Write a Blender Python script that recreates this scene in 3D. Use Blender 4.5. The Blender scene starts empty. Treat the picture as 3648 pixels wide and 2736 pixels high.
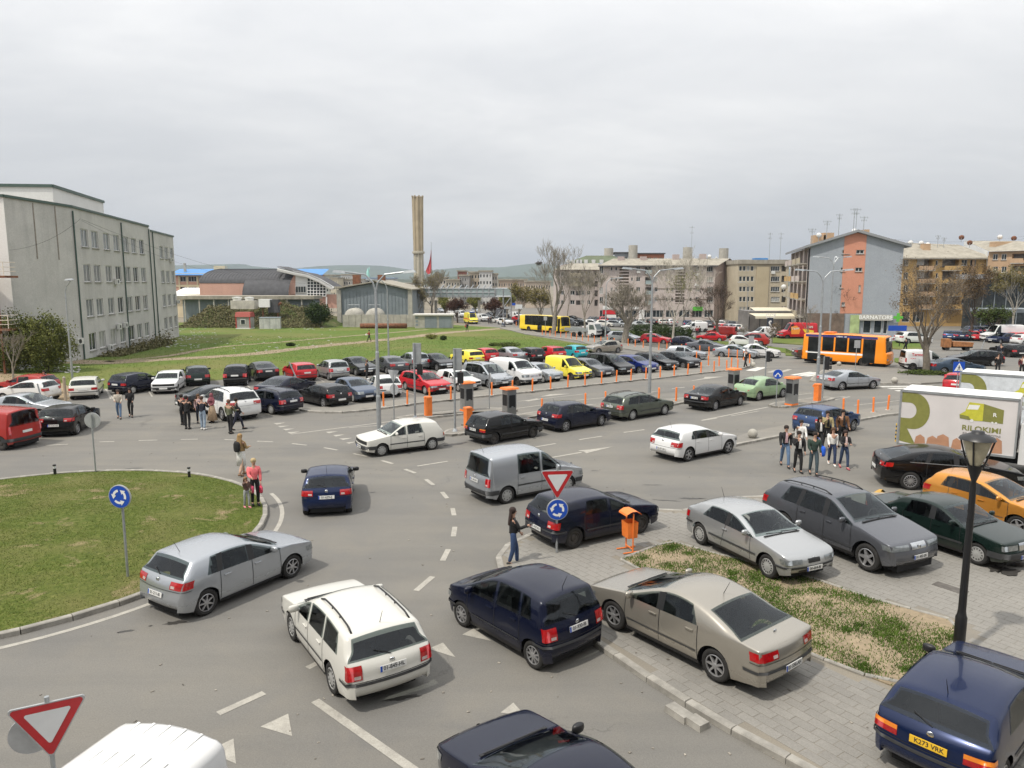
import bpy,bmesh,math,random
from mathutils import Vector,Matrix
from mathutils.geometry import tessellate_polygon
SC=bpy.context.scene
COL=SC.collection
R=math.radians
PI=math.pi
# ---------------------------------------------------------------- camera
CAM_H,FPX=7.8,2600.0
PITCH=math.atan((1368-1001)/FPX)
cam_data=bpy.data.cameras.new('camera')
cam=bpy.data.objects.new('camera',cam_data)
COL.objects.link(cam)
cam.location=(0,0,CAM_H)
cam.rotation_euler=(PI/2-PITCH,0,0)
cam_data.sensor_width=36
cam_data.lens=36*FPX/3648
cam_data.clip_end=30000
SC.camera=cam
# ---------------------------------------------------------------- sky
SUN_EL,SUN_DIR=R(58),Vector((-0.79,-0.61,0)).normalized()
world=bpy.data.worlds.new('World')
SC.world=world
world.use_nodes=True
wn,wl=world.node_tree.nodes,world.node_tree.links
wn.clear()
w_out=wn.new('ShaderNodeOutputWorld')
w_bg=wn.new('ShaderNodeBackground')
w_bg.inputs['Strength'].default_value=0.1
w_sky=wn.new('ShaderNodeTexSky')
w_sky.sky_type='NISHITA'
w_sky.sun_disc=False
w_sky.sun_elevation=SUN_EL
w_sky.sun_rotation=math.atan2(SUN_DIR.x,SUN_DIR.y)
w_sky.air_density=1.2
w_sky.dust_density=3.0
w_tc=wn.new('ShaderNodeTexCoord')
w_sep=wn.new('ShaderNodeSeparateXYZ')
wl.new(w_tc.outputs['Generated'],w_sep.inputs[0])
def wmath(op,a,b=None):
    n=wn.new('ShaderNodeMath');n.operation=op
    for k,v in((0,a),(1,b)):
        if v is None:continue
        if isinstance(v,(int,float)):n.inputs[k].default_value=v
        else:wl.new(v,n.inputs[k])
    return n.outputs[0]
w_z=wmath('MAXIMUM',w_sep.outputs['Z'],0.0)
w_dn=wmath('ADD',w_z,0.30)
w_cmb=wn.new('ShaderNodeCombineXYZ')
wl.new(wmath('DIVIDE',w_sep.outputs['X'],w_dn),w_cmb.inputs[0])
wl.new(wmath('DIVIDE',w_sep.outputs['Y'],w_dn),w_cmb.inputs[1])
def wnoise(scale,detail,rough,dist,off):
    mp=wn.new('ShaderNodeMapping');mp.inputs['Location'].default_value=off
    mp.inputs['Scale'].default_value=(0.75,1.35,1)
    mp.inputs['Rotation'].default_value=(0,0,R(-24))
    wl.new(w_cmb.outputs[0],mp.inputs[0])
    n=wn.new('ShaderNodeTexNoise')
    n.inputs['Scale'].default_value=scale;n.inputs['Detail'].default_value=detail
    n.inputs['Roughness'].default_value=rough;n.inputs['Distortion'].default_value=dist
    wl.new(mp.outputs[0],n.inputs['Vector'])
    return n.outputs['Fac']
w_n1=wnoise(0.8,6,0.55,0.5,(3.1,1.7,0))
w_n2=wnoise(2.4,7,0.6,0.4,(7.3,2.2,4))
w_nn=wmath('ADD',wmath('MULTIPLY',w_n1,0.7),wmath('MULTIPLY',w_n2,0.3))
w_rmp=wn.new('ShaderNodeValToRGB')
wl.new(w_nn,w_rmp.inputs[0])
cr=w_rmp.color_ramp
cr.elements[0].position=0.36;cr.elements[0].color=(0.89,0.90,0.915,1)
cr.elements[1].position=0.64;cr.elements[1].color=(1.20,1.19,1.17,1)
e=cr.elements.new(0.5);e.color=(1.03,1.03,1.03,1)
# overcast luminance: brighter towards the zenith
w_lum=wmath('ADD',wmath('MULTIPLY',w_z,9.9),7.0)
w_sc=wn.new('ShaderNodeVectorMath');w_sc.operation='SCALE'
wl.new(w_rmp.outputs[0],w_sc.inputs[0]);wl.new(w_lum,w_sc.inputs['Scale'])
w_mix=wn.new('ShaderNodeMixRGB');w_mix.inputs[0].default_value=0.93
wl.new(w_sky.outputs[0],w_mix.inputs[1]);wl.new(w_sc.outputs[0],w_mix.inputs[2])
wl.new(w_mix.outputs[0],w_bg.inputs['Color'])
wl.new(w_bg.outputs[0],w_out.inputs['Surface'])
# ---------------------------------------------------------------- sun
sun_data=bpy.data.lights.new('sun','SUN')
sun_data.energy=3.3
sun_data.angle=R(1.6)
sun_data.color=(1.0,0.94,0.84)
sun=bpy.data.objects.new('sun',sun_data)
COL.objects.link(sun)
sun_vec=Vector((SUN_DIR.x*math.cos(SUN_EL),SUN_DIR.y*math.cos(SUN_EL),math.sin(SUN_EL)))
sun.rotation_euler=sun_vec.to_track_quat('Z','Y').to_euler()
sun.location=(-40,-40,60)
# ---------------------------------------------------------------- exposure
SC.view_settings.view_transform='Standard'
SC.view_settings.look='None'
SC.view_settings.gamma=1.0
SC.view_settings.use_curve_mapping=False
SC.view_settings.exposure=0.0
SC.render.engine='CYCLES'
SC.cycles.use_denoising=True
SC.cycles.max_bounces=6
SC.cycles.diffuse_bounces=3
SC.cycles.glossy_bounces=3
SC.cycles.transparent_max_bounces=10
SC.cycles.volume_bounces=0
# ================================================================ helpers
# regions of the survey: origin and scale, so that a reading becomes a ray and a ray a point on the ground
REG=dict(A=(0,600,.42203),B=(600,600,.42203),C=(1400,600,.42203),D=(2100,700,.36166),E=(2748,700,.42194),
           F=(0,1200,.42203),g=(800,1150,.42203),h=(1600,1150,.42203),i=(2300,1150,.42203),j=(2736,1150,.42203),
           k=(0,1800,.56417),l=(900,1600,.68493),m=(1700,1700,.62435),n=(2448,1600,.68493),N=(0,0,1))
KNOTS=[(-1e5,0),(72,0),(105,-0.9),(190,-2.0),(420,-3.0),(1e5,-3.0)]
def TZ(y):
    for(a,za),(b,zb)in zip(KNOTS,KNOTS[1:]):
        if y<=b:return za+(zb-za)*(y-a)/(b-a)
    return-3.0
def ray(r,x,y):
    a,b,s=REG[r]
    u,v=(a+x*s-1824)/FPX,(1368-(b+y*s))/FPX
    c,sn=math.cos(PITCH),math.sin(PITCH)
    return Vector((u,c+v*sn,-sn+v*c))
def G(r,x,y,z=0.0):
    d=ray(r,x,y);zz=z
    for _ in range(25):
        t=(zz-CAM_H)/min(d.z,-1e-4)
        zz=TZ(d.y*t)+z
    return Vector((d.x*t,d.y*t,zz))
def W3(r,x,y,Y):
    d=ray(r,x,y);t=Y/d.y
    return Vector((d.x*t,Y,CAM_H+d.z*t))
def g2(r,x,y,z=0.0):
    p=G(r,x,y,z);return(p.x,p.y)

class MB:
    def __init__(s):s.v,s.f,s.mi,s.cur=[],[],[],0
    def add(s,vs,fs):
        n=len(s.v);s.v+=[tuple(p)for p in vs]
        for f in fs:s.f.append(tuple(n+k for k in f));s.mi.append(s.cur)
        return s
    def quad(s,a,b,c,d):return s.add((a,b,c,d),((0,1,2,3),))
    def box(s,c,d,rz=0.0,tx=1.0,ty=1.0):
        x,y,z=d[0]/2,d[1]/2,d[2]/2
        co,si=math.cos(rz),math.sin(rz);vs=[]
        for dz,fx,fy in((-z,1,1),(z,tx,ty)):
            for dx,dy in((-x,-y),(x,-y),(x,y),(-x,y)):
                dx,dy=dx*fx,dy*fy
                vs.append((c[0]+dx*co-dy*si,c[1]+dx*si+dy*co,c[2]+dz))
        return s.add(vs,((3,2,1,0),(4,5,6,7),(0,1,5,4),(1,2,6,5),(2,3,7,6),(3,0,4,7)))
    def prism(s,poly,z0,z1):
        n=len(poly)
        vs=[(p[0],p[1],z0)for p in poly]+[(p[0],p[1],z1)for p in poly]
        fs=[(k,(k+1)%n,n+(k+1)%n,n+k)for k in range(n)]
        fs+=[tuple(range(n,2*n)),tuple(reversed(range(n)))]
        return s.add(vs,fs)
    def extr(s,poly,a,b):
        "poly = list of Vectors in a plane, extruded by the vector b-a"
        n=len(poly);d=Vector(b)-Vector(a)
        vs=[Vector(p)for p in poly]+[Vector(p)+d for p in poly]
        fs=[(k,(k+1)%n,n+(k+1)%n,n+k)for k in range(n)]
        fs+=[tuple(range(n,2*n)),tuple(reversed(range(n)))]
        return s.add(vs,fs)
    def tube(s,pts,r,seg=6,cap=True):
        pts=[Vector(p)for p in pts];n=len(pts)
        rr=r if isinstance(r,(list,tuple))else[r]*n
        base=len(s.v);up=None
        for k,p in enumerate(pts):
            t=(pts[min(k+1,n-1)]-pts[max(k-1,0)])
            t=t.normalized()if t.length>1e-9 else Vector((0,0,1))
            if up is None:
                up=t.orthogonal().normalized()
            else:
                up=(up-t*up.dot(t))
                up=up.normalized()if up.length>1e-6 else t.orthogonal().normalized()
            q=t.cross(up)
            for j in range(seg):
                a=2*PI*j/seg
                s.v.append(tuple(p+(up*math.cos(a)+q*math.sin(a))*rr[k]))
        for k in range(n-1):
            for j in range(seg):
                j2=(j+1)%seg
                s.f.append((base+k*seg+j,base+k*seg+j2,base+(k+1)*seg+j2,base+(k+1)*seg+j));s.mi.append(s.cur)
        if cap and seg>2:
            s.f.append(tuple(base+j for j in reversed(range(seg))));s.mi.append(s.cur)
            s.f.append(tuple(base+(n-1)*seg+j for j in range(seg)));s.mi.append(s.cur)
        return s
    def lathe(s,prof,seg=16,o=(0,0,0),axis='z',a0=0.0,sx=1.0):
        base=len(s.v);n=len(prof)
        for k in range(seg):
            a=a0+2*PI*k/seg;c,sn=math.cos(a),math.sin(a)
            for r,h in prof:
                p={'z':(r*c*sx,r*sn,h),'y':(r*c,h,r*sn),'x':(h,r*c,r*sn)}[axis]
                s.v.append((o[0]+p[0],o[1]+p[1],o[2]+p[2]))
        for k in range(seg):
            k2=(k+1)%seg
            for j in range(n-1):
                s.f.append((base+k*n+j,base+k2*n+j,base+k2*n+j+1,base+k*n+j+1));s.mi.append(s.cur)
        return s
    def ell(s,c,d,seg=10,rings=6,p=1.0):
        prof=[]
        for k in range(rings+1):
            a=-PI/2+PI*k/rings
            prof.append((max(1e-4,abs(math.cos(a))**p),math.copysign(abs(math.sin(a))**p,math.sin(a))))
        b=len(s.v);s.lathe(prof,seg)
        for q in range(b,len(s.v)):
            v=s.v[q];s.v[q]=(c[0]+v[0]*d[0],c[1]+v[1]*d[1],c[2]+v[2]*d[2])
        return s
    def grid(s,rows):
        n=len(rows[0]);base=len(s.v)
        for r in rows:s.v+=[tuple(p)for p in r]
        for a in range(len(rows)-1):
            for b in range(n-1):
                s.f.append((base+a*n+b,base+a*n+b+1,base+(a+1)*n+b+1,base+(a+1)*n+b));s.mi.append(s.cur)
        return s
    def xf(s,M,start=0):
        for q in range(start,len(s.v)):s.v[q]=tuple(M@Vector(s.v[q]))
        return s
    def mesh(s,name,mats=None,smooth=False):
        me=bpy.data.meshes.new(name)
        me.from_pydata(s.v,[],s.f)
        if mats is not None:
            for m in(mats if isinstance(mats,(list,tuple))else[mats]):me.materials.append(m)
            if max(s.mi,default=0)>0:me.polygons.foreach_set('material_index',s.mi)
        if smooth:me.polygons.foreach_set('use_smooth',[True]*len(me.polygons))
        me.update()
        return me

def obj(name,me,parent=None,loc=None,rot=None,mat=None,scale=None):
    o=bpy.data.objects.new(name,me)
    COL.objects.link(o)
    if parent is not None:o.parent=parent
    if loc is not None:o.location=loc
    if rot is not None:o.rotation_euler=rot if isinstance(rot,(tuple,list))else(0,0,rot)
    if scale is not None:o.scale=scale if isinstance(scale,(tuple,list))else(scale,)*3
    if mat is not None and me is not None:
        o.material_slots[0].link='OBJECT';o.material_slots[0].material=mat
    return o
def tag(o,label,cat,group=None):
    o['label']=label;o['category']=cat
    if group:o['group']=group
    return o
def thing(name,label,cat,loc=(0,0,0),rot=0,group=None):
    return tag(obj(name,None,None,loc,rot),label,cat,group)
def struct(o,kind='structure'):o['kind']=kind;return o
def part(name,mb,mat,parent,smooth=False,**k):
    return obj(name,mb.mesh(name,mat,smooth),parent,**k)
ORD='first second third fourth fifth sixth seventh eighth ninth tenth eleventh twelfth thirteenth fourteenth fifteenth sixteenth seventeenth eighteenth nineteenth twentieth'.split()
def ordw(n):
    return ORD[n]if n<20 else('twenty-'+ORD[n-20]if n<29 else 'thirtieth' if n==29 else 'thirty-'+ORD[n-30])
_txt={}
def text_mesh(s,size,mat,bold=0.0,sx=1.0,extrude=0.002):
    key=(s,size,mat.name,bold,sx)
    if key in _txt:return _txt[key]
    cu=bpy.data.curves.new('lettering','FONT')
    cu.body=s;cu.size=size;cu.align_x='CENTER';cu.align_y='CENTER';cu.extrude=extrude;cu.offset=bold;cu.resolution_u=3
    o=bpy.data.objects.new('lettering',cu);COL.objects.link(o)
    dg=bpy.context.evaluated_depsgraph_get();dg.update()
    me=bpy.data.meshes.new_from_object(o.evaluated_get(dg))
    bpy.data.objects.remove(o);bpy.data.curves.remove(cu)
    me.materials.clear();me.materials.append(mat)
    if sx!=1.0:
        for v in me.vertices:v.co.x*=sx
    me.name='lettering'
    _txt[key]=me
    return me
# ================================================================ materials
def newmat(name):
    m=bpy.data.materials.new(name);m.use_nodes=True
    nt=m.node_tree;b=nt.nodes['Principled BSDF']
    return m,nt,b
def NZ(nt,scale,detail=4,rough=0.55,vec=None,dist=0.0):
    n=nt.nodes.new('ShaderNodeTexNoise')
    n.inputs['Scale'].default_value=scale;n.inputs['Detail'].default_value=detail
    n.inputs['Roughness'].default_value=rough;n.inputs['Distortion'].default_value=dist
    if vec is not None:nt.links.new(vec,n.inputs['Vector'])
    return n.outputs['Fac']
def RAMP(nt,fac,stops):
    n=nt.nodes.new('ShaderNodeValToRGB');nt.links.new(fac,n.inputs[0])
    c=n.color_ramp
    while len(c.elements)<len(stops):c.elements.new(0.5)
    for e,(p,col)in zip(c.elements,stops):
        e.position=p;e.color=(col,col,col,1)if isinstance(col,(int,float))else(*col,1)
    return n.outputs[0]
def MIX(nt,fac,a,b,mode='MIX'):
    n=nt.nodes.new('ShaderNodeMixRGB');n.blend_type=mode
    for k,v in((0,fac),(1,a),(2,b)):
        if isinstance(v,(int,float)):n.inputs[k].default_value=v if k==0 else(v,v,v,1)
        elif isinstance(v,tuple):n.inputs[k].default_value=(*v,1)
        else:nt.links.new(v,n.inputs[k])
    return n.outputs[0]
def OC(nt,which='Object'):
    return nt.nodes.new('ShaderNodeTexCoord').outputs[which]
def GEO(nt):return nt.nodes.new('ShaderNodeNewGeometry').outputs['Position']
def BUMP(nt,b,h,strength=0.3,dist=0.02):
    n=nt.nodes.new('ShaderNodeBump');n.inputs['Strength'].default_value=strength;n.inputs['Distance'].default_value=dist
    nt.links.new(h,n.inputs['Height']);nt.links.new(n.outputs[0],b.inputs['Normal'])
_mats={}
def plain(name,col,rough=0.6,metal=0.0,var=0.12,scale=6.0,coat=0.0,spec=None,bump=0.0):
    "a painted or plain surface with a little uneven tone and wear"
    key=(name,col,rough,metal)
    if key in _mats:return _mats[key]
    m,nt,b=newmat(name)
    vec=OC(nt)
    n=NZ(nt,scale,5,0.6,vec)
    lo=tuple(c*(1-var)for c in col);hi=tuple(min(1,c*(1+var))for c in col)
    nt.links.new(RAMP(nt,n,((0.3,lo),(0.7,hi))),b.inputs['Base Color'])
    b.inputs['Roughness'].default_value=rough;b.inputs['Metallic'].default_value=metal
    b.inputs['Coat Weight'].default_value=coat
    if spec is not None:b.inputs['Specular IOR Level'].default_value=spec
    if bump:BUMP(nt,b,n,bump,0.02)
    _mats[key]=m
    return m
def wall_mat(name,col,stain=0.25,scale=0.35,col2=None):
    "render on a wall: blotches, vertical weather streaks, dirt"
    m,nt,b=newmat(name)
    pos=GEO(nt)
    mp=nt.nodes.new('ShaderNodeMapping');mp.inputs['Scale'].default_value=(1.6,1.6,0.12);nt.links.new(pos,mp.inputs[0])
    streak=NZ(nt,1.0,5,0.65,mp.outputs[0])
    blot=NZ(nt,scale,5,0.6,pos)
    fine=NZ(nt,9.0,3,0.6,pos)
    c2=col2 or tuple(c*(1-stain)for c in col)
    base=MIX(nt,RAMP(nt,blot,((0.35,0.0),(0.7,1.0))),col,c2)
    base=MIX(nt,RAMP(nt,streak,((0.5,0.0),(0.72,stain*1.6))),base,tuple(c*0.55 for c in col))
    base=MIX(nt,0.18,base,RAMP(nt,fine,((0.3,0.25),(0.7,0.8))),'OVERLAY')
    nt.links.new(base,b.inputs['Base Color']);b.inputs['Roughness'].default_value=0.9
    BUMP(nt,b,fine,0.2,0.02)
    return m
def glass_mat(name,col,rough=0.03):
    m,nt,b=newmat(name)
    n=NZ(nt,1.7,3,0.5,OC(nt))
    nt.links.new(RAMP(nt,n,((0.3,tuple(c*.55 for c in col)),(0.7,tuple(c*1.5 for c in col)))),b.inputs['Base Color'])
    b.inputs['Roughness'].default_value=rough;b.inputs['Specular IOR Level'].default_value=0.28
    return m
M_BLACK=plain('black_plastic',(0.012,0.012,0.013),0.45)
M_DARK=plain('dark_void',(0.006,0.006,0.007),0.8)
M_STEEL=plain('galvanised_steel',(0.36,0.38,0.39),0.45,0.55,0.15,4)
M_CHROME=plain('chrome',(0.62,0.63,0.64),0.16,1.0,0.05)
M_ORANGE=plain('orange_paint',(0.80,0.20,0.035),0.5,0,0.14,3)
M_WHITE=plain('white_paint',(0.75,0.75,0.73),0.45,0,0.06)
M_CONC=wall_mat('concrete',(0.42,0.40,0.35),0.25,1.2)
M_CONC2=plain('kerb_concrete',(0.29,0.275,0.245),0.9,0,0.35,2.5,bump=0.3)
M_RUST=plain('rust',(0.17,0.07,0.035),0.85,0,0.4,3)
# ================================================================ people: bodies grown from posed skeletons
M_SKIN=plain('skin',(.46,.27,.19),.55,0,.1,8)
_pq,PME=[],{}
def cloth(col,name='cloth'):return plain('%s_%d_%d_%d'%(name,col[0]*99,col[1]*99,col[2]*99),col,.85,0,.22,9,bump=.15)
def queue_skin(key,V,E,Rr,lev=1):
    me=bpy.data.meshes.new(key);me.from_pydata(V,E,[]);o=bpy.data.objects.new(key,me);COL.objects.link(o)
    sk=o.modifiers.new('s','SKIN');sk.use_smooth_shade=True;sk.branch_smoothing=.6
    for k,v in enumerate(me.skin_vertices[0].data):
        r=Rr[k];v.radius=r if isinstance(r,tuple)else(r,r);v.use_root=(k==0)
    m=o.modifiers.new('d','SUBSURF');m.levels=m.render_levels=lev
    _pq.append((key,o))
def pose(st=0.0,arm=(.25,-.25),el=(.5,.5),lean=0.0,fem=False,out=(.0,.0)):
    "joint positions for a 1.72 m figure, x forward, y left; st = stride in metres, arm = shoulder swing, el = elbow bend"
    sw=.165 if fem else.19;hp=.09
    J=dict(pel=(0,0,.94),wai=(.0,0,1.06),che=(.01+lean*.2,0,1.27),nec=(lean*.35,0,1.45),hd=(.015+lean*.45,0,1.555),top=(.01+lean*.5,0,1.675))
    for s,sd in((1,'l'),(-1,'r')):
        k=0 if s>0 else 1;f=st/2*(1 if s>0 else-1)
        J['hip'+sd]=(0,s*hp,.88);J['kne'+sd]=(f*.55+(.05 if f<0 else.04),s*(hp+.005),.49);J['ank'+sd]=(f,s*hp,.09+(.05 if f<-.1 else 0));J['toe'+sd]=(f+.15,s*(hp+.015),.035)
        sh=(lean*.3,s*sw,1.38);a=arm[k];e=el[k]
        elb=(sh[0]+math.sin(a)*.28,sh[1]+s*(.03+out[k]),sh[2]-math.cos(a)*.28)
        b=a+e;wr=(elb[0]+math.sin(b)*.25,elb[1]+s*(.01-e*.06),elb[2]-math.cos(b)*.25)
        J['sho'+sd]=sh;J['elb'+sd]=elb;J['wri'+sd]=wr
        d=Vector(wr)-Vector(elb);d.normalize();J['han'+sd]=tuple(Vector(wr)+d*.07)
    return J
BODY=('pel wai che nec hd top','pel hipl knel ankl toel','pel hipr kner ankr toer','che shol elbl wril hanl','che shor elbr wrir hanr')
BR=dict(pel=(.10,.08),wai=(.085,.065),che=(.105,.075),nec=.05,hd=(.075,.088),top=(.062,.07),hip=.07,kne=.048,ank=.035,toe=.032,sho=.045,elb=.033,wri=.026,han=(.036,.02))
def person_mesh(key,fem=False,coat=0.0,skirt=None,heavy=1.0,sleeve=True,**kw):
    J=pose(fem=fem,**kw)
    def net(chains,rad):
        ix,V,E,Rr={},[],[],[]
        for ch_ in chains:
            n=ch_.split()
            for a in n:
                if a not in ix:
                    ix[a]=len(V);V.append(J[a]);b=a if a in rad else a[:-1];Rr.append(rad[b])
            for a,b in zip(n,n[1:]):
                if(ix[a],ix[b])not in E:E.append((ix[a],ix[b]))
        return V,E,Rr
    queue_skin(key+'_body',*net(BODY,BR))
    h=heavy*(.93 if fem else 1.0)
    TR=dict(pel=(.165*h,.13),wai=(.16*h,.125),che=(.19*h,.14),nec=.075,sho=.088*h,elb=.062*h,wri=.046)
    J['hem']=(0,0,.94-coat);TR['hem']=(.16*h,.13)
    ch_=['wai che nec','che shol elbl wril','che shor elbr wrir']if sleeve else['wai che nec','che shol elbl','che shor elbr']
    queue_skin(key+'_top',*net(['wai pel hem' if coat>.03 else 'wai pel']+ch_,TR))
    LR=dict(pel=(.142,.112),hip=.098,kne=.07,ank=.055,wai=(.12,.10))
    queue_skin(key+'_legs',*net(['pel wai','pel hipl knel ankl','pel hipr kner ankr'],LR))
    PME[key]=dict(J=J,fem=fem)
OUTF={}
def hand_mb(J,sd):
    "palm with four fingers and a thumb"
    w,hn=Vector(J['wri'+sd]),Vector(J['han'+sd]);d=(hn-w).normalized();s=1 if sd=='l' else-1
    q=Vector((1,0,0));q=(q-d*q.dot(d)).normalized();n=d.cross(q);m=MB()
    for k,l in enumerate((.062,.07,.066,.05)):
        p=hn+q*(.027-.018*k);m.tube([p,p+d*l*.55-n*s*.008,p+d*l*.8-n*s*.03],[.0095,.009,.007],5)
    p=w+d*.03+q*.03;m.tube([p,p+q*.022+d*.03,p+q*.028+d*.058-n*s*.01],[.011,.010,.008],5)
    return m
PEOPLE=[]  # (key, placement, outfit) filled below, meshes grown in one go
def PERSON(key,at,hd,label,top,legs,hair=(.02,.013,.01),h=1.74,shoes=(.02,.02,.02),longhair=0.0,skirt=None,bag=None,inner=None,z=0.0,scarf=None,phone=False,group=None,bald=False,**kw):
    person_mesh(key,**kw);PEOPLE.append((key,at,hd,label,top,legs,hair,h,shoes,longhair,skirt,bag,inner,z,scarf,phone,group,bald))
NVY,BLK,JEAN,DJEAN,WHT,TAN=(.012,.014,.025),(.012,.012,.013),(.10,.16,.26),(.02,.03,.06),(.66,.65,.62),(.36,.28,.15)
BRH,BLH=(.09,.045,.02),(.42,.32,.17)
WA,WB=dict(st=.55,arm=(-.35,.35),el=(.35,.45)),dict(st=-.5,arm=(.3,-.3),el=(.5,.3))
GW='group walking past the blue hatchback'
PERSON('p1',('i',1172,1212),-100,'man in black jacket and pink shirt, leftmost of the walking group',BLK,JEAN,st=.6,arm=(-.2,.25),el=(.5,.3),inner=(.45,.30,.32),group=GW,h=1.8)
PERSON('p2',('i',1280,1262),-92,'man all in black with hand at his chest in the walking group',BLK,BLK,st=.25,arm=(.1,.5),el=(.3,2.1),inner=WHT,group=GW,h=1.76)
PERSON('p3',('i',1300,1130),-95,'woman in white jacket with hair bun in the walking group',WHT,BLK,fem=True,group=GW,h=1.7,coat=.12,**WB)
PERSON('p4',('i',1412,1282),-98,'man in dark green jacket carrying a bright blue backpack',(.02,.04,.03),(.05,.075,.09),st=.3,arm=(.1,.2),el=(.5,.9),bag=('side',(.015,.10,.55)),group=GW,h=1.8)
PERSON('p5',('i',1460,1085),-95,'woman in black jacket half hidden behind the blue backpack',BLK,BLK,fem=True,longhair=.3,group=GW,inner=WHT,h=1.66,**WA)
PERSON('p6',('i',1520,1062),-97,'man in tan jacket smoking beside the blue hatchback',(.30,.25,.13),BLK,st=.3,arm=(.2,.4),el=(.5,2.2),group=GW,inner=BLK,h=1.84,shoes=WHT)
PERSON('p7',('i',1650,1050),-92,'bearded man in brown fur jacket at the right of the group',(.13,.06,.025),BLK,st=.3,heavy=1.12,group=GW,inner=BLK,h=1.84)
PERSON('p8',('i',1568,1200),-105,'woman in white top and tight jeans in the walking group',WHT,(.02,.035,.085),hair=BRH,fem=True,longhair=.35,st=.45,arm=(-.2,.3),el=(.4,.5),shoes=WHT,group=GW,h=1.66)
PERSON('p9',('i',1670,1228),-95,'woman in black jacket and ripped jeans, rightmost of the walking group',BLK,(.03,.05,.10),hair=(.03,.015,.012),fem=True,longhair=.22,st=.45,arm=(.3,.5),el=(1.4,1.2),inner=(.55,.42,.40),shoes=(.35,.08,.10),group=GW,h=1.66)
PERSON('p10',('g',262,1538),-62,'blonde woman in pink jacket with pink handbag at the lawn kerb',(.72,.16,.17),BLK,hair=BLH,fem=True,heavy=1.08,st=.08,arm=(.1,.35),el=(.25,1.1),bag=('hand',(.55,.05,.10)),z=.12,h=1.68)
PERSON('p11',('g',190,1560),-48,'small child in brown top and grey trousers holding the pink woman',(.10,.055,.045),(.30,.31,.32),hair=(.22,.12,.06),fem=True,longhair=.3,st=.2,arm=(.2,1.6),el=(.5,.5),z=.12,h=1.1,shoes=(.6,.2,.25),bag=('side',(.5,.06,.12)))
PERSON('p12',('g',148,1290),70,'woman in camel coat and white skirt with black backpack seen from behind',(.33,.22,.10),(.45,.30,.22),hair=(.30,.19,.085),fem=True,longhair=.5,coat=.2,skirt=(WHT,.42,.19),st=.45,arm=(.1,.3),el=(.6,1.3),bag=('back',BLK),h=1.76,shoes=(.25,.15,.09))
PERSON('p13',('m',205,506),8,'woman in black jacket and jeans looking at her phone by the kerb',BLK,(.025,.05,.12),hair=(.025,.013,.01),fem=True,longhair=.35,st=.25,arm=(.25,.55),el=(.4,1.25),phone=True,inner=(.55,.56,.60),z=.0,h=1.7)
PERSON('p14',('F',1010,690),-70,'woman in cream jacket and blue jeans crossing the car park',(.42,.38,.32),JEAN,hair=(.035,.02,.015),fem=True,longhair=.35,group='two women crossing the car park',h=1.7,st=.45,arm=(.2,.3),el=(.9,1.2))
PERSON('p15',('F',1108,676),-72,'woman all in black carrying two black bags',BLK,BLK,hair=(.02,.012,.01),fem=True,longhair=.3,group='two women crossing the car park',h=1.72,st=.4,arm=(.1,.2),el=(.8,1.3),bag=('hand',BLK))
GF='people talking beside the white off-road car'
PERSON('p16',('F',1545,745),80,'dark-dressed person half hidden behind the man in black suit',BLK,BLK,st=.1,group=GF,h=1.74,bag=('hand',BLK))
PERSON('p17',('F',1585,780),95,'man in black suit seen from behind beside the white off-road car',BLK,BLK,st=.08,arm=(.1,.5),el=(.3,.6),group=GF,h=1.84,coat=.1)
PERSON('p18',('F',1716,785),85,'man in navy jacket and pale jeans seen from behind',NVY,(.27,.34,.42),hair=(.06,.03,.02),st=.1,arm=(.3,.5),el=(.8,1.0),group=GF,h=1.84,shoes=WHT,heavy=1.1)
PERSON('p19',('F',1795,725),-110,'woman in maroon headscarf and long beige skirt',(.20,.06,.075),(.45,.33,.22),scarf=(.20,.06,.075),fem=True,st=.05,arm=(.2,.3),el=(1.2,1.2),skirt=((.45,.33,.22),.16,.30),group=GF,h=1.68)
PERSON('p20',('F',1685,728),-60,'woman in pale pink sleeve beside the man in navy jacket',(.48,.33,.32),NVY,hair=BRH,fem=True,st=.1,longhair=.2,group=GF,h=1.66)
PERSON('p21',('F',1945,818),70,'man in olive jacket seen from behind walking to the cars',(.115,.125,.075),BLK,st=.15,arm=(.1,.4),el=(.3,1.2),hair=(.12,.06,.04),group=GF,h=1.82,heavy=1.08)
PERSON('p22',('F',2005,785),20,'dark figure striding just behind the man in olive jacket',BLK,(.02,.022,.04),st=.6,arm=(-.3,.3),el=(.3,.5),group=GF,h=1.74,bag=('side',BLK))
PERSON('p23',('F',385,485),-80,'woman in dark clothes at the edge of the dirt patch',NVY,NVY,fem=True,longhair=.4,st=.15,bag=('side',(.45,.44,.42)),h=1.7)
PERSON('p24',('i',842,384),-150,'old bald man in black suit walking between the corner bollards',BLK,BLK,bald=True,hair=(.4,.38,.36),st=.55,arm=(-.2,.2),el=(.3,.3),inner=WHT,h=1.78,coat=.1)
PERSON('p25',('g',1205,500),-140,'man in black jacket among the parked cars left of the lamp post',BLK,BLK,hair=(.10,.06,.05),st=.2,h=1.78)
PERSON('p26',('g',1222,158),-170,'person in red top with white bag on the dirt path',(.28,.02,.03),BLK,st=.5,arm=(.3,-.3),el=(1.6,.3),bag=('hand',WHT),h=1.72)
PERSON('p27',('h',152,74),120,'person in black coat with red bag on the far end of the dirt path',BLK,BLK,st=.45,coat=.25,bag=('side',(.35,.02,.04)),h=1.74)
PERSON('p28',('E',1130,1318),120,'person in black on the verge right of the orange bus',BLK,BLK,st=.35,h=1.74)
PERSON('p29',('E',1928,1388),-150,'man in dark blue walking across the right-hand car park',NVY,(.07,.075,.085),st=.55,arm=(-.3,.3),h=1.78)
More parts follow.
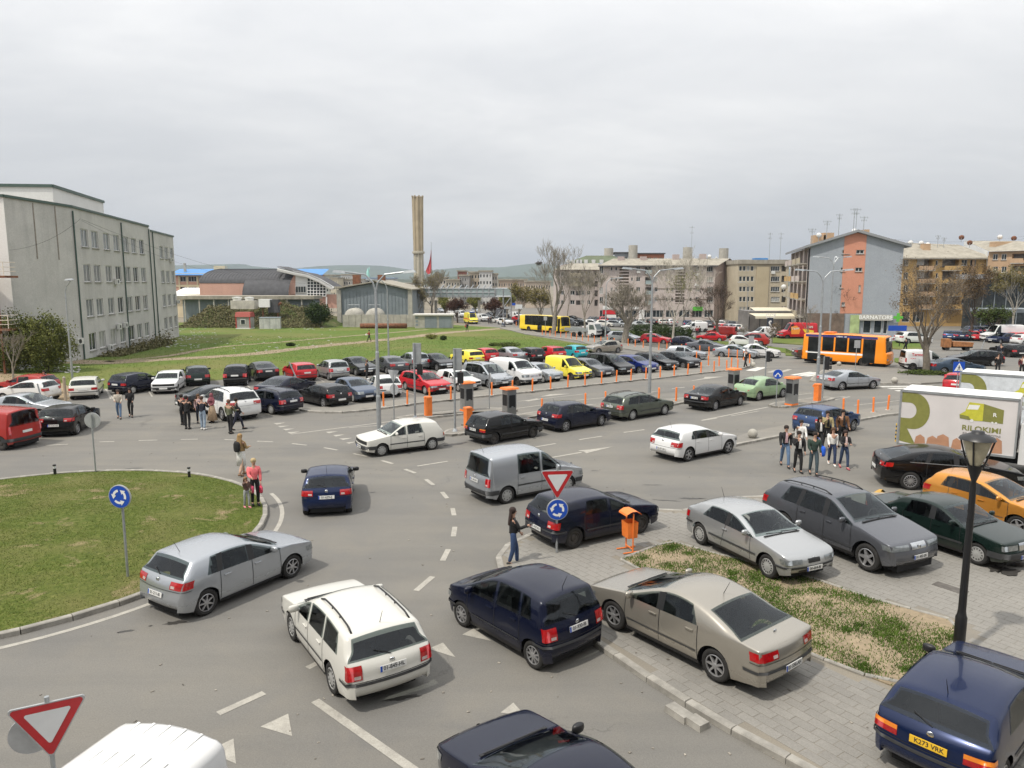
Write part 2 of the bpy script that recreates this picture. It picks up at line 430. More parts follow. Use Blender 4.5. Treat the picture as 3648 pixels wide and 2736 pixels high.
PERSON('p30',('E',1905,1500),-100,'man in black whose head shows over the far lorry',BLK,BLK,st=.2,h=1.8)
PERSON('p31',('E',2108,1520),-100,'man in maroon jacket over the far lorry at the right edge',(.12,.02,.03),BLK,st=.2,inner=WHT,h=1.8)
for k_,(r_,x_,y_,t_,l_,lb)in enumerate((('C',808,1314,NVY,NVY,'left of two dark pedestrians beside the distant traffic'),('C',828,1312,BLK,BLK,'right of two dark pedestrians beside the distant traffic'),('C',925,1336,TAN,JEAN,'pedestrian in beige by the far pavement end'),('C',942,1338,(.3,.3,.32),DJEAN,'pedestrian in grey by the far pavement end'),
        ('D',1055,1382,(.25,.03,.05),BLK,'pedestrian in red in front of the dark red minibus'),('D',1080,1380,BLK,BLK,'pedestrian in black in front of the dark red minibus'),('C',545,1262,NVY,NVY,'dark pedestrian left of the ambulance'),('C',512,1272,BLK,BLK,'dark pedestrian at the transformer kiosk corner'))):
    PERSON('q%d'%k_,(r_,x_,y_),-90+40*k_,lb,t_,l_,st=.3,h=1.74,group='distant pedestrians')
_dg=bpy.context.evaluated_depsgraph_get();_dg.update()
for key,o in _pq:PME[key+'_me']=bpy.data.meshes.new_from_object(o.evaluated_get(_dg))
for key,o in _pq:
    md=o.data;bpy.data.objects.remove(o);bpy.data.meshes.remove(md)
def place_people():
    for key,at,hd,label,top,legs,hair,h,shoes,longhair,skirt,bag,inner,z,scarf,phone,group,bald in PEOPLE:
        p=G(*at,z);s=h/1.72;J=PME[key]['J']
        root=thing('person',label,'person',p,R(hd),group);root.scale=(s,s,s)
        me=PME[key+'_body_me'];me.materials.clear();me.materials.append(M_SKIN)
        bm=bmesh.new();bm.from_mesh(me)
        for sd in 'lr':
            t=hand_mb(J,sd);vs=[bm.verts.new(v)for v in t.v]
            for f in t.f:bm.faces.new([vs[k]for k in f])
        H_=Vector(J['hd']);n_=MB().add([H_+Vector(v)for v in((.075,.012,.0),(.075,-.012,.0),(.105,0,-.012),(.078,0,.035))],((0,2,1),(0,3,2),(1,2,3)))
        vs=[bm.verts.new(v)for v in n_.v]
        for f in n_.f:bm.faces.new([vs[k]for k in f])
        bm.to_mesh(me);bm.free();me.polygons.foreach_set('use_smooth',[True]*len(me.polygons))
        obj('body',me,root)
        ey=MB()
        for yy in(.032,-.032):ey.ell(H_+Vector((.074,yy,.022)),(.012,.014,.008),6,4)
        ey.ell(H_+Vector((.078,0,-.045)),(.008,.022,.006),6,4);o=part('face_features',ey,cloth((.08,.03,.025),'face'),root);o['kind']='stuff'
        for nm,c in(('top',top),('legs',legs)):
            me=PME[key+'_'+nm+'_me'];me.materials.clear();me.materials.append(cloth(c))
            obj('jacket' if nm=='top' else 'trousers',me,root)
        if inner:
            c=Vector(J['che']);mb=MB().grid([[(c.x+.150+.012*(k==1)-.035*(k==3),y*(1-.5*k/3),c.z-.26+.14*k)for y in(-.06,0,.06)]for k in range(4)]);part('shirt_front',mb,cloth(inner),root)
        for sd in 'lr':
            a,t=Vector(J['ank'+sd]),Vector(J['toe'+sd]);mb=MB();mb.tube([a+Vector((-.07,0,-.04)),a+Vector((.0,0,-.03)),t+Vector((-.03,0,.005)),t+Vector((.05,0,0))],[.045,.05,.043,.03],8);part('shoe',mb,cloth(shoes),root,True)
        hm=MB();T=H_+Vector((-.012,0,.045))
        if scarf:
            hm.ell(T+Vector((-.012,0,-.02)),(.108,.108,.14),12,8);hm.lathe([(.09,.12),(.15,0),(.17,-.12)],12,(H_.x-.02,0,1.40));part('headscarf',hm,cloth(scarf),root,True)
        else:
            if bald:hm.lathe([(.088,-.06),(.096,-.01),(.09,.02)],12,T)
            else:hm.lathe([(.07,-.07),(.098,-.01),(.094,.05),(.06,.095),(.001,.108)],12,T+Vector((-.018,0,0)))
            if longhair:
                rows=[]
                for k in range(6):
                    t=k/5;zz=T.z+.05-(longhair+.1)*t;w=.085+.04*math.sin(t*PI)
                    rows.append([(T.x-.06-.045*math.cos(a)-.05*t*math.sin(t*2),w*math.sin(a),zz)for a in[-1.9+3.8*q/8 for q in range(9)]])
                hm.grid(rows)
            part('hair',hm,cloth(hair,'hair'),root,True)
        if skirt:
            c,zb,r=skirt;hm=MB().lathe([(.15,1.0),(.17,.85),(r,zb),(r-.02,zb)],16,sx=.9);part('skirt',hm,cloth(c),root,True)
        if phone:pp=Vector(J['hanr']);part('phone',MB().box((0,0,0),(.15,.075,.012)),M_BLACK,root,loc=pp+Vector((.05,0,.03)))
        if bag:
            kind,c=bag
            loc={'back':Vector((-.21,0,1.2)),'side':Vector((.06,.30,.95)),'hand':Vector(J['hanl'])+Vector((0,0,-.22))}[kind]
            d={'back':(.09,.15,.21),'side':(.15,.10,.20),'hand':(.16,.06,.13)}[kind]
            wl_=root.matrix_basis@loc if False else Matrix.Translation(p)@Matrix.Rotation(R(hd),4,'Z')@Matrix.Scale(s,4)@loc
            nm={'back':'backpack','side':'shoulder_bag','hand':'handbag'}[kind]
            cn='white' if sum(c)>1.2 else 'blue' if c[2]>.3 and c[0]<.1 else 'black' if sum(c)<.1 else 'red'
            bo=thing(nm,f'{cn} {nm.replace("_", " ")} of the '+' '.join(label.split()[:11]),'bag',wl_,R(hd));bo.scale=(s,s,s)
            part('pouch',MB().ell((0,0,0),d,12,8,.6),cloth(c),bo,True)
            tp=loc;ar={'back':[(-.02,.09,.2),(.2,.10,.22),(.24,.11,0),(.05,.11,-.12)],'side':[(0,0,.15),(-.06,-.16,.50),(-.06,-.22,.52)],'hand':[(-.1,0,.1),(0,0,.22),(.1,0,.1)]}[kind]
            part('strap',MB().tube(ar,.014,5),cloth(c),bo)
# ================================================================ ground, roads, pavements
def asphalt_mat(name,col,patch=0.0):
    m,nt,b=newmat(name);pos=GEO(nt)
    big=NZ(nt,0.09,4,0.6,pos);mid=NZ(nt,0.55,6,0.62,pos,0.6);fine=NZ(nt,38,3,0.7,pos)
    mp=nt.nodes.new('ShaderNodeMapping');mp.inputs['Rotation'].default_value=(0,0,R(-37));mp.inputs['Scale'].default_value=(.12,1.1,1)
    nt.links.new(pos,mp.inputs[0])
    lane=NZ(nt,0.55,4,0.6,mp.outputs[0])
    spots=NZ(nt,2.6,2,0.5,pos)
    c=MIX(nt,RAMP(nt,big,((.35,0),(.65,1))),tuple(v*.93 for v in col),(col[0]*1.1,col[1]*1.07,col[2]*1.0))
    c=MIX(nt,RAMP(nt,lane,((.40,0.0),(.64,.48))),c,tuple(v*.72 for v in col))
    c=MIX(nt,RAMP(nt,mid,((.45,0.0),(.75,.38))),c,(col[0]*1.28,col[1]*1.2,col[2]*1.05))
    c=MIX(nt,RAMP(nt,spots,((.70,0.0),(.80,.28))),c,tuple(v*.45 for v in col))
    c=MIX(nt,.30,c,RAMP(nt,fine,((.25,.2),(.75,.82))),'OVERLAY')
    v=nt.nodes.new('ShaderNodeTexVoronoi');v.feature='DISTANCE_TO_EDGE';v.inputs['Scale'].default_value=.16
    wob=NZ(nt,1.3,4,.6,pos)
    vm=nt.nodes.new('ShaderNodeVectorMath');vm.operation='MULTIPLY_ADD'
    cb=nt.nodes.new('ShaderNodeCombineXYZ')
    for q in range(3):nt.links.new(wob,cb.inputs[q])
    nt.links.new(cb.outputs[0],vm.inputs[0]);vm.inputs[1].default_value=(2.2,-2.2,0);nt.links.new(pos,vm.inputs[2])
    nt.links.new(vm.outputs[0],v.inputs['Vector'])
    gate=RAMP(nt,NZ(nt,.13,2,.5,pos),((.52,0.0),(.6,.5)))
    crack=MIX(nt,1.0,RAMP(nt,v.outputs['Distance'],((.0,1.0),(.006,0.0))),gate,'MULTIPLY')
    c=MIX(nt,crack,c,tuple(v_*.4 for v_ in col))
    nt.links.new(c,b.inputs['Base Color']);b.inputs['Roughness'].default_value=.88
    b.inputs['Specular IOR Level'].default_value=.3
    BUMP(nt,b,fine,.25,.01)
    return m
def grass_mat(name,greens,dirt,dirtfac,scale=.5,dryfac=.5):
    m,nt,b=newmat(name);pos=GEO(nt)
    n1=NZ(nt,scale,6,.65,pos,.4);n2=NZ(nt,scale*7,5,.7,pos);n3=NZ(nt,scale*.22,4,.6,pos);n4=NZ(nt,24,3,.7,pos)
    c=RAMP(nt,n2,((.28,greens[0]),(.5,greens[1]),(.72,greens[2])))
    c=MIX(nt,RAMP(nt,n3,((.45,0),(.65,dryfac))),c,greens[3])
    c=MIX(nt,RAMP(nt,n1,((.62-dirtfac,0),(.74-dirtfac,.85))),c,dirt)
    c=MIX(nt,.5,c,RAMP(nt,n4,((.25,.12),(.75,.88))),'OVERLAY')
    nt.links.new(c,b.inputs['Base Color']);b.inputs['Roughness'].default_value=.95;b.inputs['Specular IOR Level'].default_value=.15
    BUMP(nt,b,n2,.8,.06)
    return m
def dirt_mat(name,col,scale=1.2,rocky=.3):
    m,nt,b=newmat(name);pos=GEO(nt)
    n=NZ(nt,scale,7,.68,pos);n2=NZ(nt,scale*9,4,.7,pos)
    c=RAMP(nt,n,((.25,tuple(v*.7 for v in col)),(.5,col),(.75,tuple(v*1.25 for v in col))))
    c=MIX(nt,rocky,c,RAMP(nt,n2,((.3,.15),(.7,.85))),'OVERLAY')
    nt.links.new(c,b.inputs['Base Color']);b.inputs['Roughness'].default_value=.95
    BUMP(nt,b,n,.6,.05)
    return m
M_ASPH=asphalt_mat('asphalt',(.170,.165,.155))
M_ASPH2=asphalt_mat('asphalt_pale',(.212,.203,.187))
M_PAVE=asphalt_mat('paving_base',(.215,.198,.17))
M_GRASS=grass_mat('lawn',((.042,.062,.012),(.085,.11,.022),(.135,.145,.042),(.16,.14,.058)),(.28,.21,.13),.055,.9,.7)
M_FIELD=grass_mat('field_grass',((.050,.086,.015),(.094,.145,.026),(.145,.168,.044),(.17,.155,.06)),(.26,.20,.12),-.03,.25,.75)
M_SCRUB=grass_mat('scrub',((.030,.048,.013),(.06,.085,.022),(.11,.115,.045),(.15,.13,.075)),(.20,.155,.10),.02,.3,.8)
M_DIRT=dirt_mat('dirt',(.27,.205,.125))
M_DIRT2=dirt_mat('pale_dirt',(.255,.20,.13))
M_EARTH=dirt_mat('earth',(.20,.175,.13),.2)
def paintmat():
    m,nt,b=newmat('road_paint');pos=GEO(nt)
    n=NZ(nt,3.0,7,.75,pos);n2=NZ(nt,40,3,.7,pos)
    c=MIX(nt,RAMP(nt,n,((.40,.05),(.68,.8))),(.39,.37,.325),(.235,.222,.197))
    nt.links.new(MIX(nt,.25,c,RAMP(nt,n2,((.3,.2),(.7,.8))),'OVERLAY'),b.inputs['Base Color']);b.inputs['Roughness'].default_value=.85
    return m
M_PAINT=paintmat()
M_PAINTW=plain('crossing_paint',(.55,.54,.50),.8,0,.25,2.0)
M_PAINTY=plain('yellow_road_paint',(.50,.30,.07),.8,0,.3,4.0)

def sheet(name,poly,dz,mat,parent=None,thick=0.0,fine=None):
    bm=bmesh.new()
    vs=[bm.verts.new((p[0],p[1],0))for p in poly]
    f=bm.faces.new(vs)
    if f.normal.z<0 or sum((poly[k][0]-poly[k-1][0])*(poly[k][1]+poly[k-1][1])for k in range(len(poly)))>0:f.normal_flip()
    bmesh.ops.triangulate(bm,faces=bm.faces[:])
    cuts=[k[0]for k in KNOTS[1:-1]]
    for yk in cuts:
        bmesh.ops.bisect_plane(bm,geom=bm.verts[:]+bm.edges[:]+bm.faces[:],plane_co=(0,yk,0),plane_no=(0,1,0))
    bm.normal_update()
    for fa in bm.faces:
        if fa.normal.z<0:fa.normal_flip()
    if thick:
        r=bmesh.ops.extrude_edge_only(bm,edges=[e_ for e_ in bm.edges if e_.is_boundary])
        low={v for v in r['geom']if isinstance(v,bmesh.types.BMVert)}
    else:low=set()
    for v in bm.verts:v.co.z=TZ(v.co.y)+dz-(thick if v in low else 0)
    bmesh.ops.recalc_face_normals(bm,faces=bm.faces[:])if thick else None
    me=bpy.data.meshes.new(name);bm.to_mesh(me);bm.free();me.materials.append(mat)
    return obj(name,me,parent)
def ragged(poly,step=.6,amp=.12,seed=1):
    rnd=random.Random(seed);out=[]
    for a,b in zip(poly,poly[1:]+poly[:1]):
        a,b=Vector(a),Vector(b);n=max(1,int((b-a).length/step))
        d=(b-a).normalized()if(b-a).length else Vector((1,0));p=Vector((-d.y,d.x))
        for q in range(n):
            out.append(tuple(a.lerp(b,q/n)+p*rnd.uniform(-amp,amp)*(1 if q else.3)))
    return out
def strip_poly(pts,w):
    pts=[Vector(p)for p in pts];l,r=[],[]
    for k,p in enumerate(pts):
        d=(pts[min(k+1,len(pts)-1)]-pts[max(k-1,0)]).normalized();q=Vector((-d.y,d.x))*w/2
        l.append(tuple(p+q));r.append(tuple(p-q))
    return l+r[::-1]
def smooth_line(pts,n=6):
    pts=[Vector(p)for p in pts];out=[]
    for k in range(len(pts)-1):
        p0,p1,p2,p3=pts[max(k-1,0)],pts[k],pts[k+1],pts[min(k+2,len(pts)-1)]
        for q in range(n):
            t=q/n
            out.append(tuple(.5*((2*p1)+(p2-p0)*t+(2*p0-5*p1+4*p2-p3)*t*t+(3*p1-p0-3*p2+p3)*t**3)))
    out.append(tuple(pts[-1]))
    return out
# the land itself, out to the horizon
gm=MB();xs=(-6000,-400,-60,0,60,400,6000);ys=(-60,8,72,105,190,420,1500,9000)
gm.grid([[(x,y,TZ(y))for x in xs]for y in ys])
struct(part('ground',gm,M_EARTH,None))
ROAD=R(36.5);RU=Vector((math.cos(ROAD),math.sin(ROAD)));RV=Vector((-RU.y,RU.x))
# asphalt of the roundabout, the road and the car park
lot_edge=[g2('F',600,462),(-19.6,60.2),(-.9,73.6),g2('h',1250,262)]
asph=[(-70,-5),(-70,38),g2('F',0,900),g2('F',150,858),g2('F',340,800),g2('F',450,690),g2('F',555,580)]+lot_edge+       [g2('C',1750,1500),g2('C',1130,1404),g2('C',900,1345),g2('C',560,1300),(-25,240),(0,300),(20,300),(60,190),(170,190),(170,-5)]
struct(sheet('asphalt_road',asph,.004,M_ASPH))
field=[(-36,54),g2('F',420,480),g2('F',600,462),(-19.6,60.2),(-.9,73.6),g2('h',1250,262),g2('C',1750,1500),g2('C',1130,1404),g2('C',900,1345),g2('C',560,1325),(-26,170),(-160,170),(-160,60),(-60,54)]
field_o=struct(sheet('grass_field',field,.008,M_FIELD))
struct(sheet('dirt_patch',ragged([g2('F',0,300),g2('F',280,330),g2('F',600,420),g2('F',840,425),g2('F',840,458),g2('F',600,462),g2('F',555,580),g2('F',450,690),g2('F',340,800),g2('F',150,858),g2('F',0,900),(-46,36),(-50,60)],1.0,.25,3),.012,M_DIRT))
pth=smooth_line([g2('A',470,1622),g2('A',900,1638),g2('A',1400,1612),g2('A',2100,1570),g2('B',1000,1532),g2('B',1500,1478),g2('B',2000,1428),g2('C',400,1392),g2('C',700,1368),g2('C',950,1350)])
struct(sheet('dirt_path',ragged(strip_poly(pth,3.0),.8,.45,5),.013,M_DIRT2))
pth2=smooth_line([g2('A',900,1632),g2('B',0,1582),g2('B',400,1512),g2('B',900,1470),g2('B',1400,1426),g2('B',1900,1385),g2('C',300,1360)])
struct(sheet('footpath',ragged(strip_poly(pth2,1.1),.8,.2,6),.013,M_DIRT2))

def kerb(line,parent,h=.125,w=.16,L=1.0,mat=None,inner=None,gap=.012,single=False,dz=0.0):
    """kerb stones laid end to end along a polyline of (x, y)"""
    pts=[Vector(p)for p in line];S=[0]
    for a,b in zip(pts,pts[1:]):S.append(S[-1]+(b-a).length)
    n=max(1,round(S[-1]/L));rnd=random.Random(n)
    def at(s):
        for k in range(len(S)-1):
            if s<=S[k+1]or k==len(S)-2:return pts[k].lerp(pts[k+1],(s-S[k])/max(S[k+1]-S[k],1e-6))
    big=MB()
    for q in range(n):
        a,b=at(S[-1]*q/n),at(S[-1]*(q+1)/n)
        c=(a+b)/2;d=b-a
        mb=big if single else MB()
        hh=h+rnd.uniform(-.008,.008);l=d.length-gap;x,y=l/2,w/2;bv=.02
        b0=len(mb.v)
        mb.add([(-x,-y,-.08),(x,-y,-.08),(x,y,-.08),(-x,y,-.08),(-x,-y,hh-bv),(x,-y,hh-bv),(x,y,hh-bv),(-x,y,hh-bv),
                (-x+.006,-y+bv,hh),(x-.006,-y+bv,hh),(x-.006,y-bv,hh),(-x+.006,y-bv,hh)],
               ((0,1,5,4),(1,2,6,5),(2,3,7,6),(3,0,4,7),(4,5,9,8),(5,6,10,9),(6,7,11,10),(7,4,8,11),(8,9,10,11)))
        M=Matrix.Translation((c.x,c.y,TZ(c.y)+dz))@Matrix.Rotation(math.atan2(d.y,d.x),4,'Z')
        if single:mb.xf(M,b0)
        else:
            o=obj('kerb_stone',mb.mesh('kerb_stone',mat or M_CONC2),parent);o.matrix_local=M
    if single:return part('kerb',big,mat or M_CONC2,parent)
# ---------------------------------------------------------------- roundabout island
RC,RR=Vector((-15.67,21.48)),7.79
ring=[(RC.x+(RR-.16)*math.cos(a),RC.y+(RR-.16)*math.sin(a))for a in(2*PI*q/72 for q in range(72))]
isl=MB();rows=[]
for q in range(10):
    f=q/9
    rows.append([(RC.x+(RR-.16)*f*math.cos(a),RC.y+(RR-.16)*f*math.sin(a),.10+.28*(1-f*f))for a in(2*PI*k/72 for k in range(73))])
isl.grid([list(reversed(r))for r in rows])
island=struct(part('roundabout_lawn',isl,M_GRASS,None,True))
kerb([(RC.x+(RR-.08)*math.cos(a),RC.y+(RR-.08)*math.sin(a))for a in(2*PI*q/96 for q in range(97))],island,h=.14)
def arc_sheet(name,c,r0,r1,a0,a1,dz,mat,n=24):
    p=[(c[0]+r1*math.cos(a0+(a1-a0)*q/n),c[1]+r1*math.sin(a0+(a1-a0)*q/n))for q in range(n+1)]
    p+=[(c[0]+r0*math.cos(a1+(a0-a1)*q/n),c[1]+r0*math.sin(a1+(a0-a1)*q/n))for q in range(n+1)]
    return sheet(name,p,dz,mat)
struct(arc_sheet('edge_line',RC,RR+.38,RR+.52,R(-110),R(35),.009,M_PAINT,48))
# ---------------------------------------------------------------- pavements
def pavement(name,poly,line=None,single=True,mat=None,h=.12,L=1.0):
    o=struct(sheet(name,poly,h,mat or M_ASPH2,None,.2))
    for ln in(line or[]):kerb(ln,o,h+.008,single=single,L=L)
    return o
lotk=smooth_line([g2('g',640,742),g2('g',760,760),g2('g',1000,764),g2('g',1300,735),g2('g',1600,692),g2('g',1900,660),g2('h',200,636),g2('h',700,588),g2('h',1200,532),g2('h',1700,478),g2('i',0,488),g2('i',400,440),g2('i',700,405),g2('i',850,386)],4)
back=[g2('i',872,372),g2('i',900,350),g2('i',905,318),g2('i',800,278),g2('i',600,235),g2('i',440,205),g2('i',420,232),g2('i',470,262),g2('i',500,300),g2('i',455,325),g2('i',380,372),g2('i',0,402),g2('h',1700,428),g2('h',1200,478),g2('h',700,535),g2('h',200,590),g2('g',1900,612),g2('g',1600,645),g2('g',1300,685),g2('g',1000,715),g2('g',700,732)]
pavement('car_park_pavement',lotk+back,[lotk+[g2('i',872,372),g2('i',900,350),g2('i',905,318),g2('i',800,278),g2('i',600,235)]])
fs=[g2('C',960,1345),g2('C',1040,1350),g2('C',1160,1372),g2('C',1240,1400),g2('D',0,1405),g2('D',500,1478),g2('D',900,1530),g2('i',440,205)]
fb=[g2('i',400,236),g2('D',1000,1590),g2('D',700,1560),g2('D',300,1500),g2('D',0,1462),g2('C',1560,1458),g2('C',1250,1420),g2('C',1120,1404),g2('C',1000,1372),g2('C',900,1352)]
pavement('roadside_pavement',fs+fb,[fs])
isl1a=[g2('g',1455,815),g2('g',1480,803),g2('g',1700,783),g2('g',2161,733),g2('h',300,733),g2('h',570,738)]
isl1b=[g2('h',575,752),g2('h',480,758),g2('h',200,765),g2('g',2161,762),g2('g',1700,812),g2('g',1480,830)]
pavement('barrier_island',isl1a+isl1b,[isl1a+isl1b+isl1a[:1]])
medf=[g2('g',1840,955),g2('g',1920,962),g2('g',2161,925),g2('h',140,905),g2('h',800,790),g2('h',1350,730),g2('h',1880,702),g2('i',230,692),g2('i',340,682),g2('i',420,655)]
medb=[g2('i',400,640),g2('i',250,655),g2('i',110,662),g2('h',1500,690),g2('h',1100,712),g2('h',700,770),g2('h',100,868),g2('g',2100,885),g2('g',1900,912)]
pavement('median_strip',medf+medb,[medf+medb+medf[:1]])
ri=[g2('i',1045,705),g2('i',1075,718),g2('i',1180,722),g2('i',1400,690),g2('i',1590,652),g2('i',1585,640),g2('i',1500,640),g2('i',1300,660),g2('i',1080,690)]
pavement('gate_island',ri,[ri+ri[:1]])
rsf=[g2('i',610,1078),g2('i',735,1046),g2('i',1140,965),g2('i',1400,912),g2('i',1790,832),g2('i',2060,782),g2('j',1100,778)]
rsb=[g2('j',1150,700),g2('i',2160,706),g2('i',1900,738),g2('i',1650,772),g2('i',1300,855),g2('i',900,935),g2('i',700,1000),g2('i',620,1050)]
pavement('footway',rsf+rsb,[rsf])
rp=[g2('i',1390,498),g2('i',1420,462),g2('i',1520,395),g2('i',1640,350),g2('j',1150,400),g2('j',1420,452),g2('j',1700,500),g2('j',1500,510),g2('j',1290,522),g2('j',950,520),g2('j',500,505)]
pavement('crossing_pavement',rp,[rp[8:]+rp[:5]])
verge1=[g2('E',120,1345),g2('E',120,1288),g2('D',1100,1400),g2('D',880,1385),g2('D',860,1420),g2('D',1300,1480),g2('D',1800,1520),g2('E',260,1352)]
v1=struct(sheet('grass_verge',verge1,.10,M_FIELD,None,.15))
verge2=[g2('E',1040,1372),g2('E',1040,1400),g2('E',1150,1430),g2('E',1150,1370)]
struct(sheet('grass_verge',verge2,.10,M_FIELD,None,.15))
v3=[g2('E',0,1190),g2('E',0,1238),g2('E',350,1262),g2('E',700,1270),g2('E',1040,1290),g2('E',1300,1310),g2('E',1300,1250),g2('E',900,1210),g2('E',300,1205)]
struct(sheet('grass_verge',v3,.10,M_FIELD,None,.15))
v4=[g2('D',480,1330),g2('D',700,1330),g2('D',900,1395),g2('D',860,1430),g2('D',560,1395),g2('C',1750,1360)]
struct(sheet('grass_verge',v4,.10,M_FIELD,None,.15))
v5=[g2('D',0,1406),g2('D',200,1424),g2('D',500,1462),g2('D',900,1512),g2('D',870,1500),g2('D',500,1448),g2('D',0,1390)]
# ---------------------------------------------------------------- square with slabs, lower right
kb=smooth_line([g2('m',150,560,.1),g2('m',128,480,.1),g2('m',128,430,.1),g2('m',185,380,.1),g2('m',330,318,.1),g2('m',560,230,.1),g2('m',760,190,.1),g2('m',930,180,.1),g2('m',1210,190,.1)],4)
kc=[g2('m',230,640,.1),g2('m',680,930,.1),g2('m',1035,1172,.1),g2('m',1245,1302,.1),g2('m',1400,1396,.1),g2('m',1900,1659,.1)]
kcx=Vector(kc[-1])+(Vector(kc[-1])-Vector(kc[-3]))*1.2
ke=[g2('n',250,262),g2('n',700,250),g2('j',1000,1455),g2('n',1400,300),g2('n',1752,340)]
plz=kb+ke+[(34,22),(34,6),(kcx.x,kcx.y)]+kc[::-1]
plaza=struct(sheet('paved_square',plz,.105,M_PAVE,None,.2))
front_kerb=[(kcx.x,kcx.y)]+kc[::-1]+kb[:26]
kerb(front_kerb,plaza,.128,w=.18)
kerb(kb[26:]+ke,plaza,.118,single=True)
planter=[g2('m',820,468,.12),g2('m',1095,362,.12),g2('n',120,535,.12),g2('n',680,680,.12),g2('n',1000,790,.12),g2('n',1440,905,.12),g2('n',1385,1025,.12),g2('n',1085,1238,.12),g2('n',600,1052,.12),g2('m',1500,830,.12)]
plant_o=struct(sheet('planting_bed',planter,.13,M_DIRT2,None,.1))
kerb(planter+planter[:1],plant_o,.155,w=.10,L=.8)
def inside(p,poly):
    x,y=p[0],p[1];r=False
    for(x0,y0),(x1,y1)in zip(poly,poly[1:]+poly[:1]):
        if(y0>y)!=(y1>y)and x<(x1-x0)*(y-y0)/(y1-y0)+x0:r=not r
    return r
slabs=[]
ang=math.atan2(kc[2][1]-kc[4][1],kc[2][0]-kc[4][0]);ua=Vector((math.cos(ang),math.sin(ang)));va=Vector((-ua.y,ua.x))
rnd=random.Random(4)
for a in range(-110,75):
    for b_ in range(-130,130):
        c=Vector(kc[3])+ua*((a+(.5 if b_%2 else 0))*.42)+va*(b_*.22)
        if 5<c.y<26 and c.x<20 and all(inside(c+ua*dx+va*dy,plz)for dx,dy in((.27,.17),(-.27,.17),(.27,-.17),(-.27,-.17)))and not inside(c,planter)           and all(not inside(c+ua*dx+va*dy,planter)for dx,dy in((.26,.16),(-.26,.16),(.26,-.16),(-.26,-.16))):
            # visible to the lens?
            dd=c.y*math.cos(PITCH)+CAM_H*math.sin(PITCH)
            if abs(c.x)<dd*.74:slabs.append(c)
slabs.sort(key=lambda c:c.length)
def slabmat():
    m,nt,b=newmat('paving_slab');pos=GEO(nt)
    rnd_=nt.nodes.new('ShaderNodeObjectInfo').outputs['Random']
    big=NZ(nt,.5,5,.65,pos,.5);fine=NZ(nt,34,3,.7,pos)
    c=RAMP(nt,big,((.3,(.195,.186,.168)),(.55,(.225,.214,.193)),(.75,(.26,.247,.222))))
    c=MIX(nt,.13,c,RAMP(nt,rnd_,((0,.25),(1,.78))),'OVERLAY')
    c=MIX(nt,.25,c,RAMP(nt,fine,((.3,.2),(.7,.8))),'OVERLAY')
    nt.links.new(c,b.inputs['Base Color']);b.inputs['Roughness'].default_value=.88;BUMP(nt,b,fine,.25,.01)
    return m
M_SLAB=slabmat()
def slab_box(mb,L=.414,w=.214,h=.03):
    return mb.box((0,0,h/2),(L,w,h),0,.985,.98)
slab_me=slab_box(MB()).mesh('paving_slab',M_SLAB)
rest=MB()
for q,c in enumerate(slabs):
    zz=.0795+rnd.uniform(-.0012,.0015);rr=ang+rnd.uniform(-.012,.012)
    if q<300:obj('paving_slab',slab_me,plaza,(c.x,c.y,zz),(rnd.uniform(-.006,.006),rnd.uniform(-.006,.006),rr))
    else:
        b0=len(rest.v);slab_box(rest);rest.xf(Matrix.Translation((c.x,c.y,zz))@Matrix.Rotation(rr,4,'Z'),b0)
if rest.v:struct(part('outer_paving_slabs',rest,M_SLAB,plaza),'stuff')
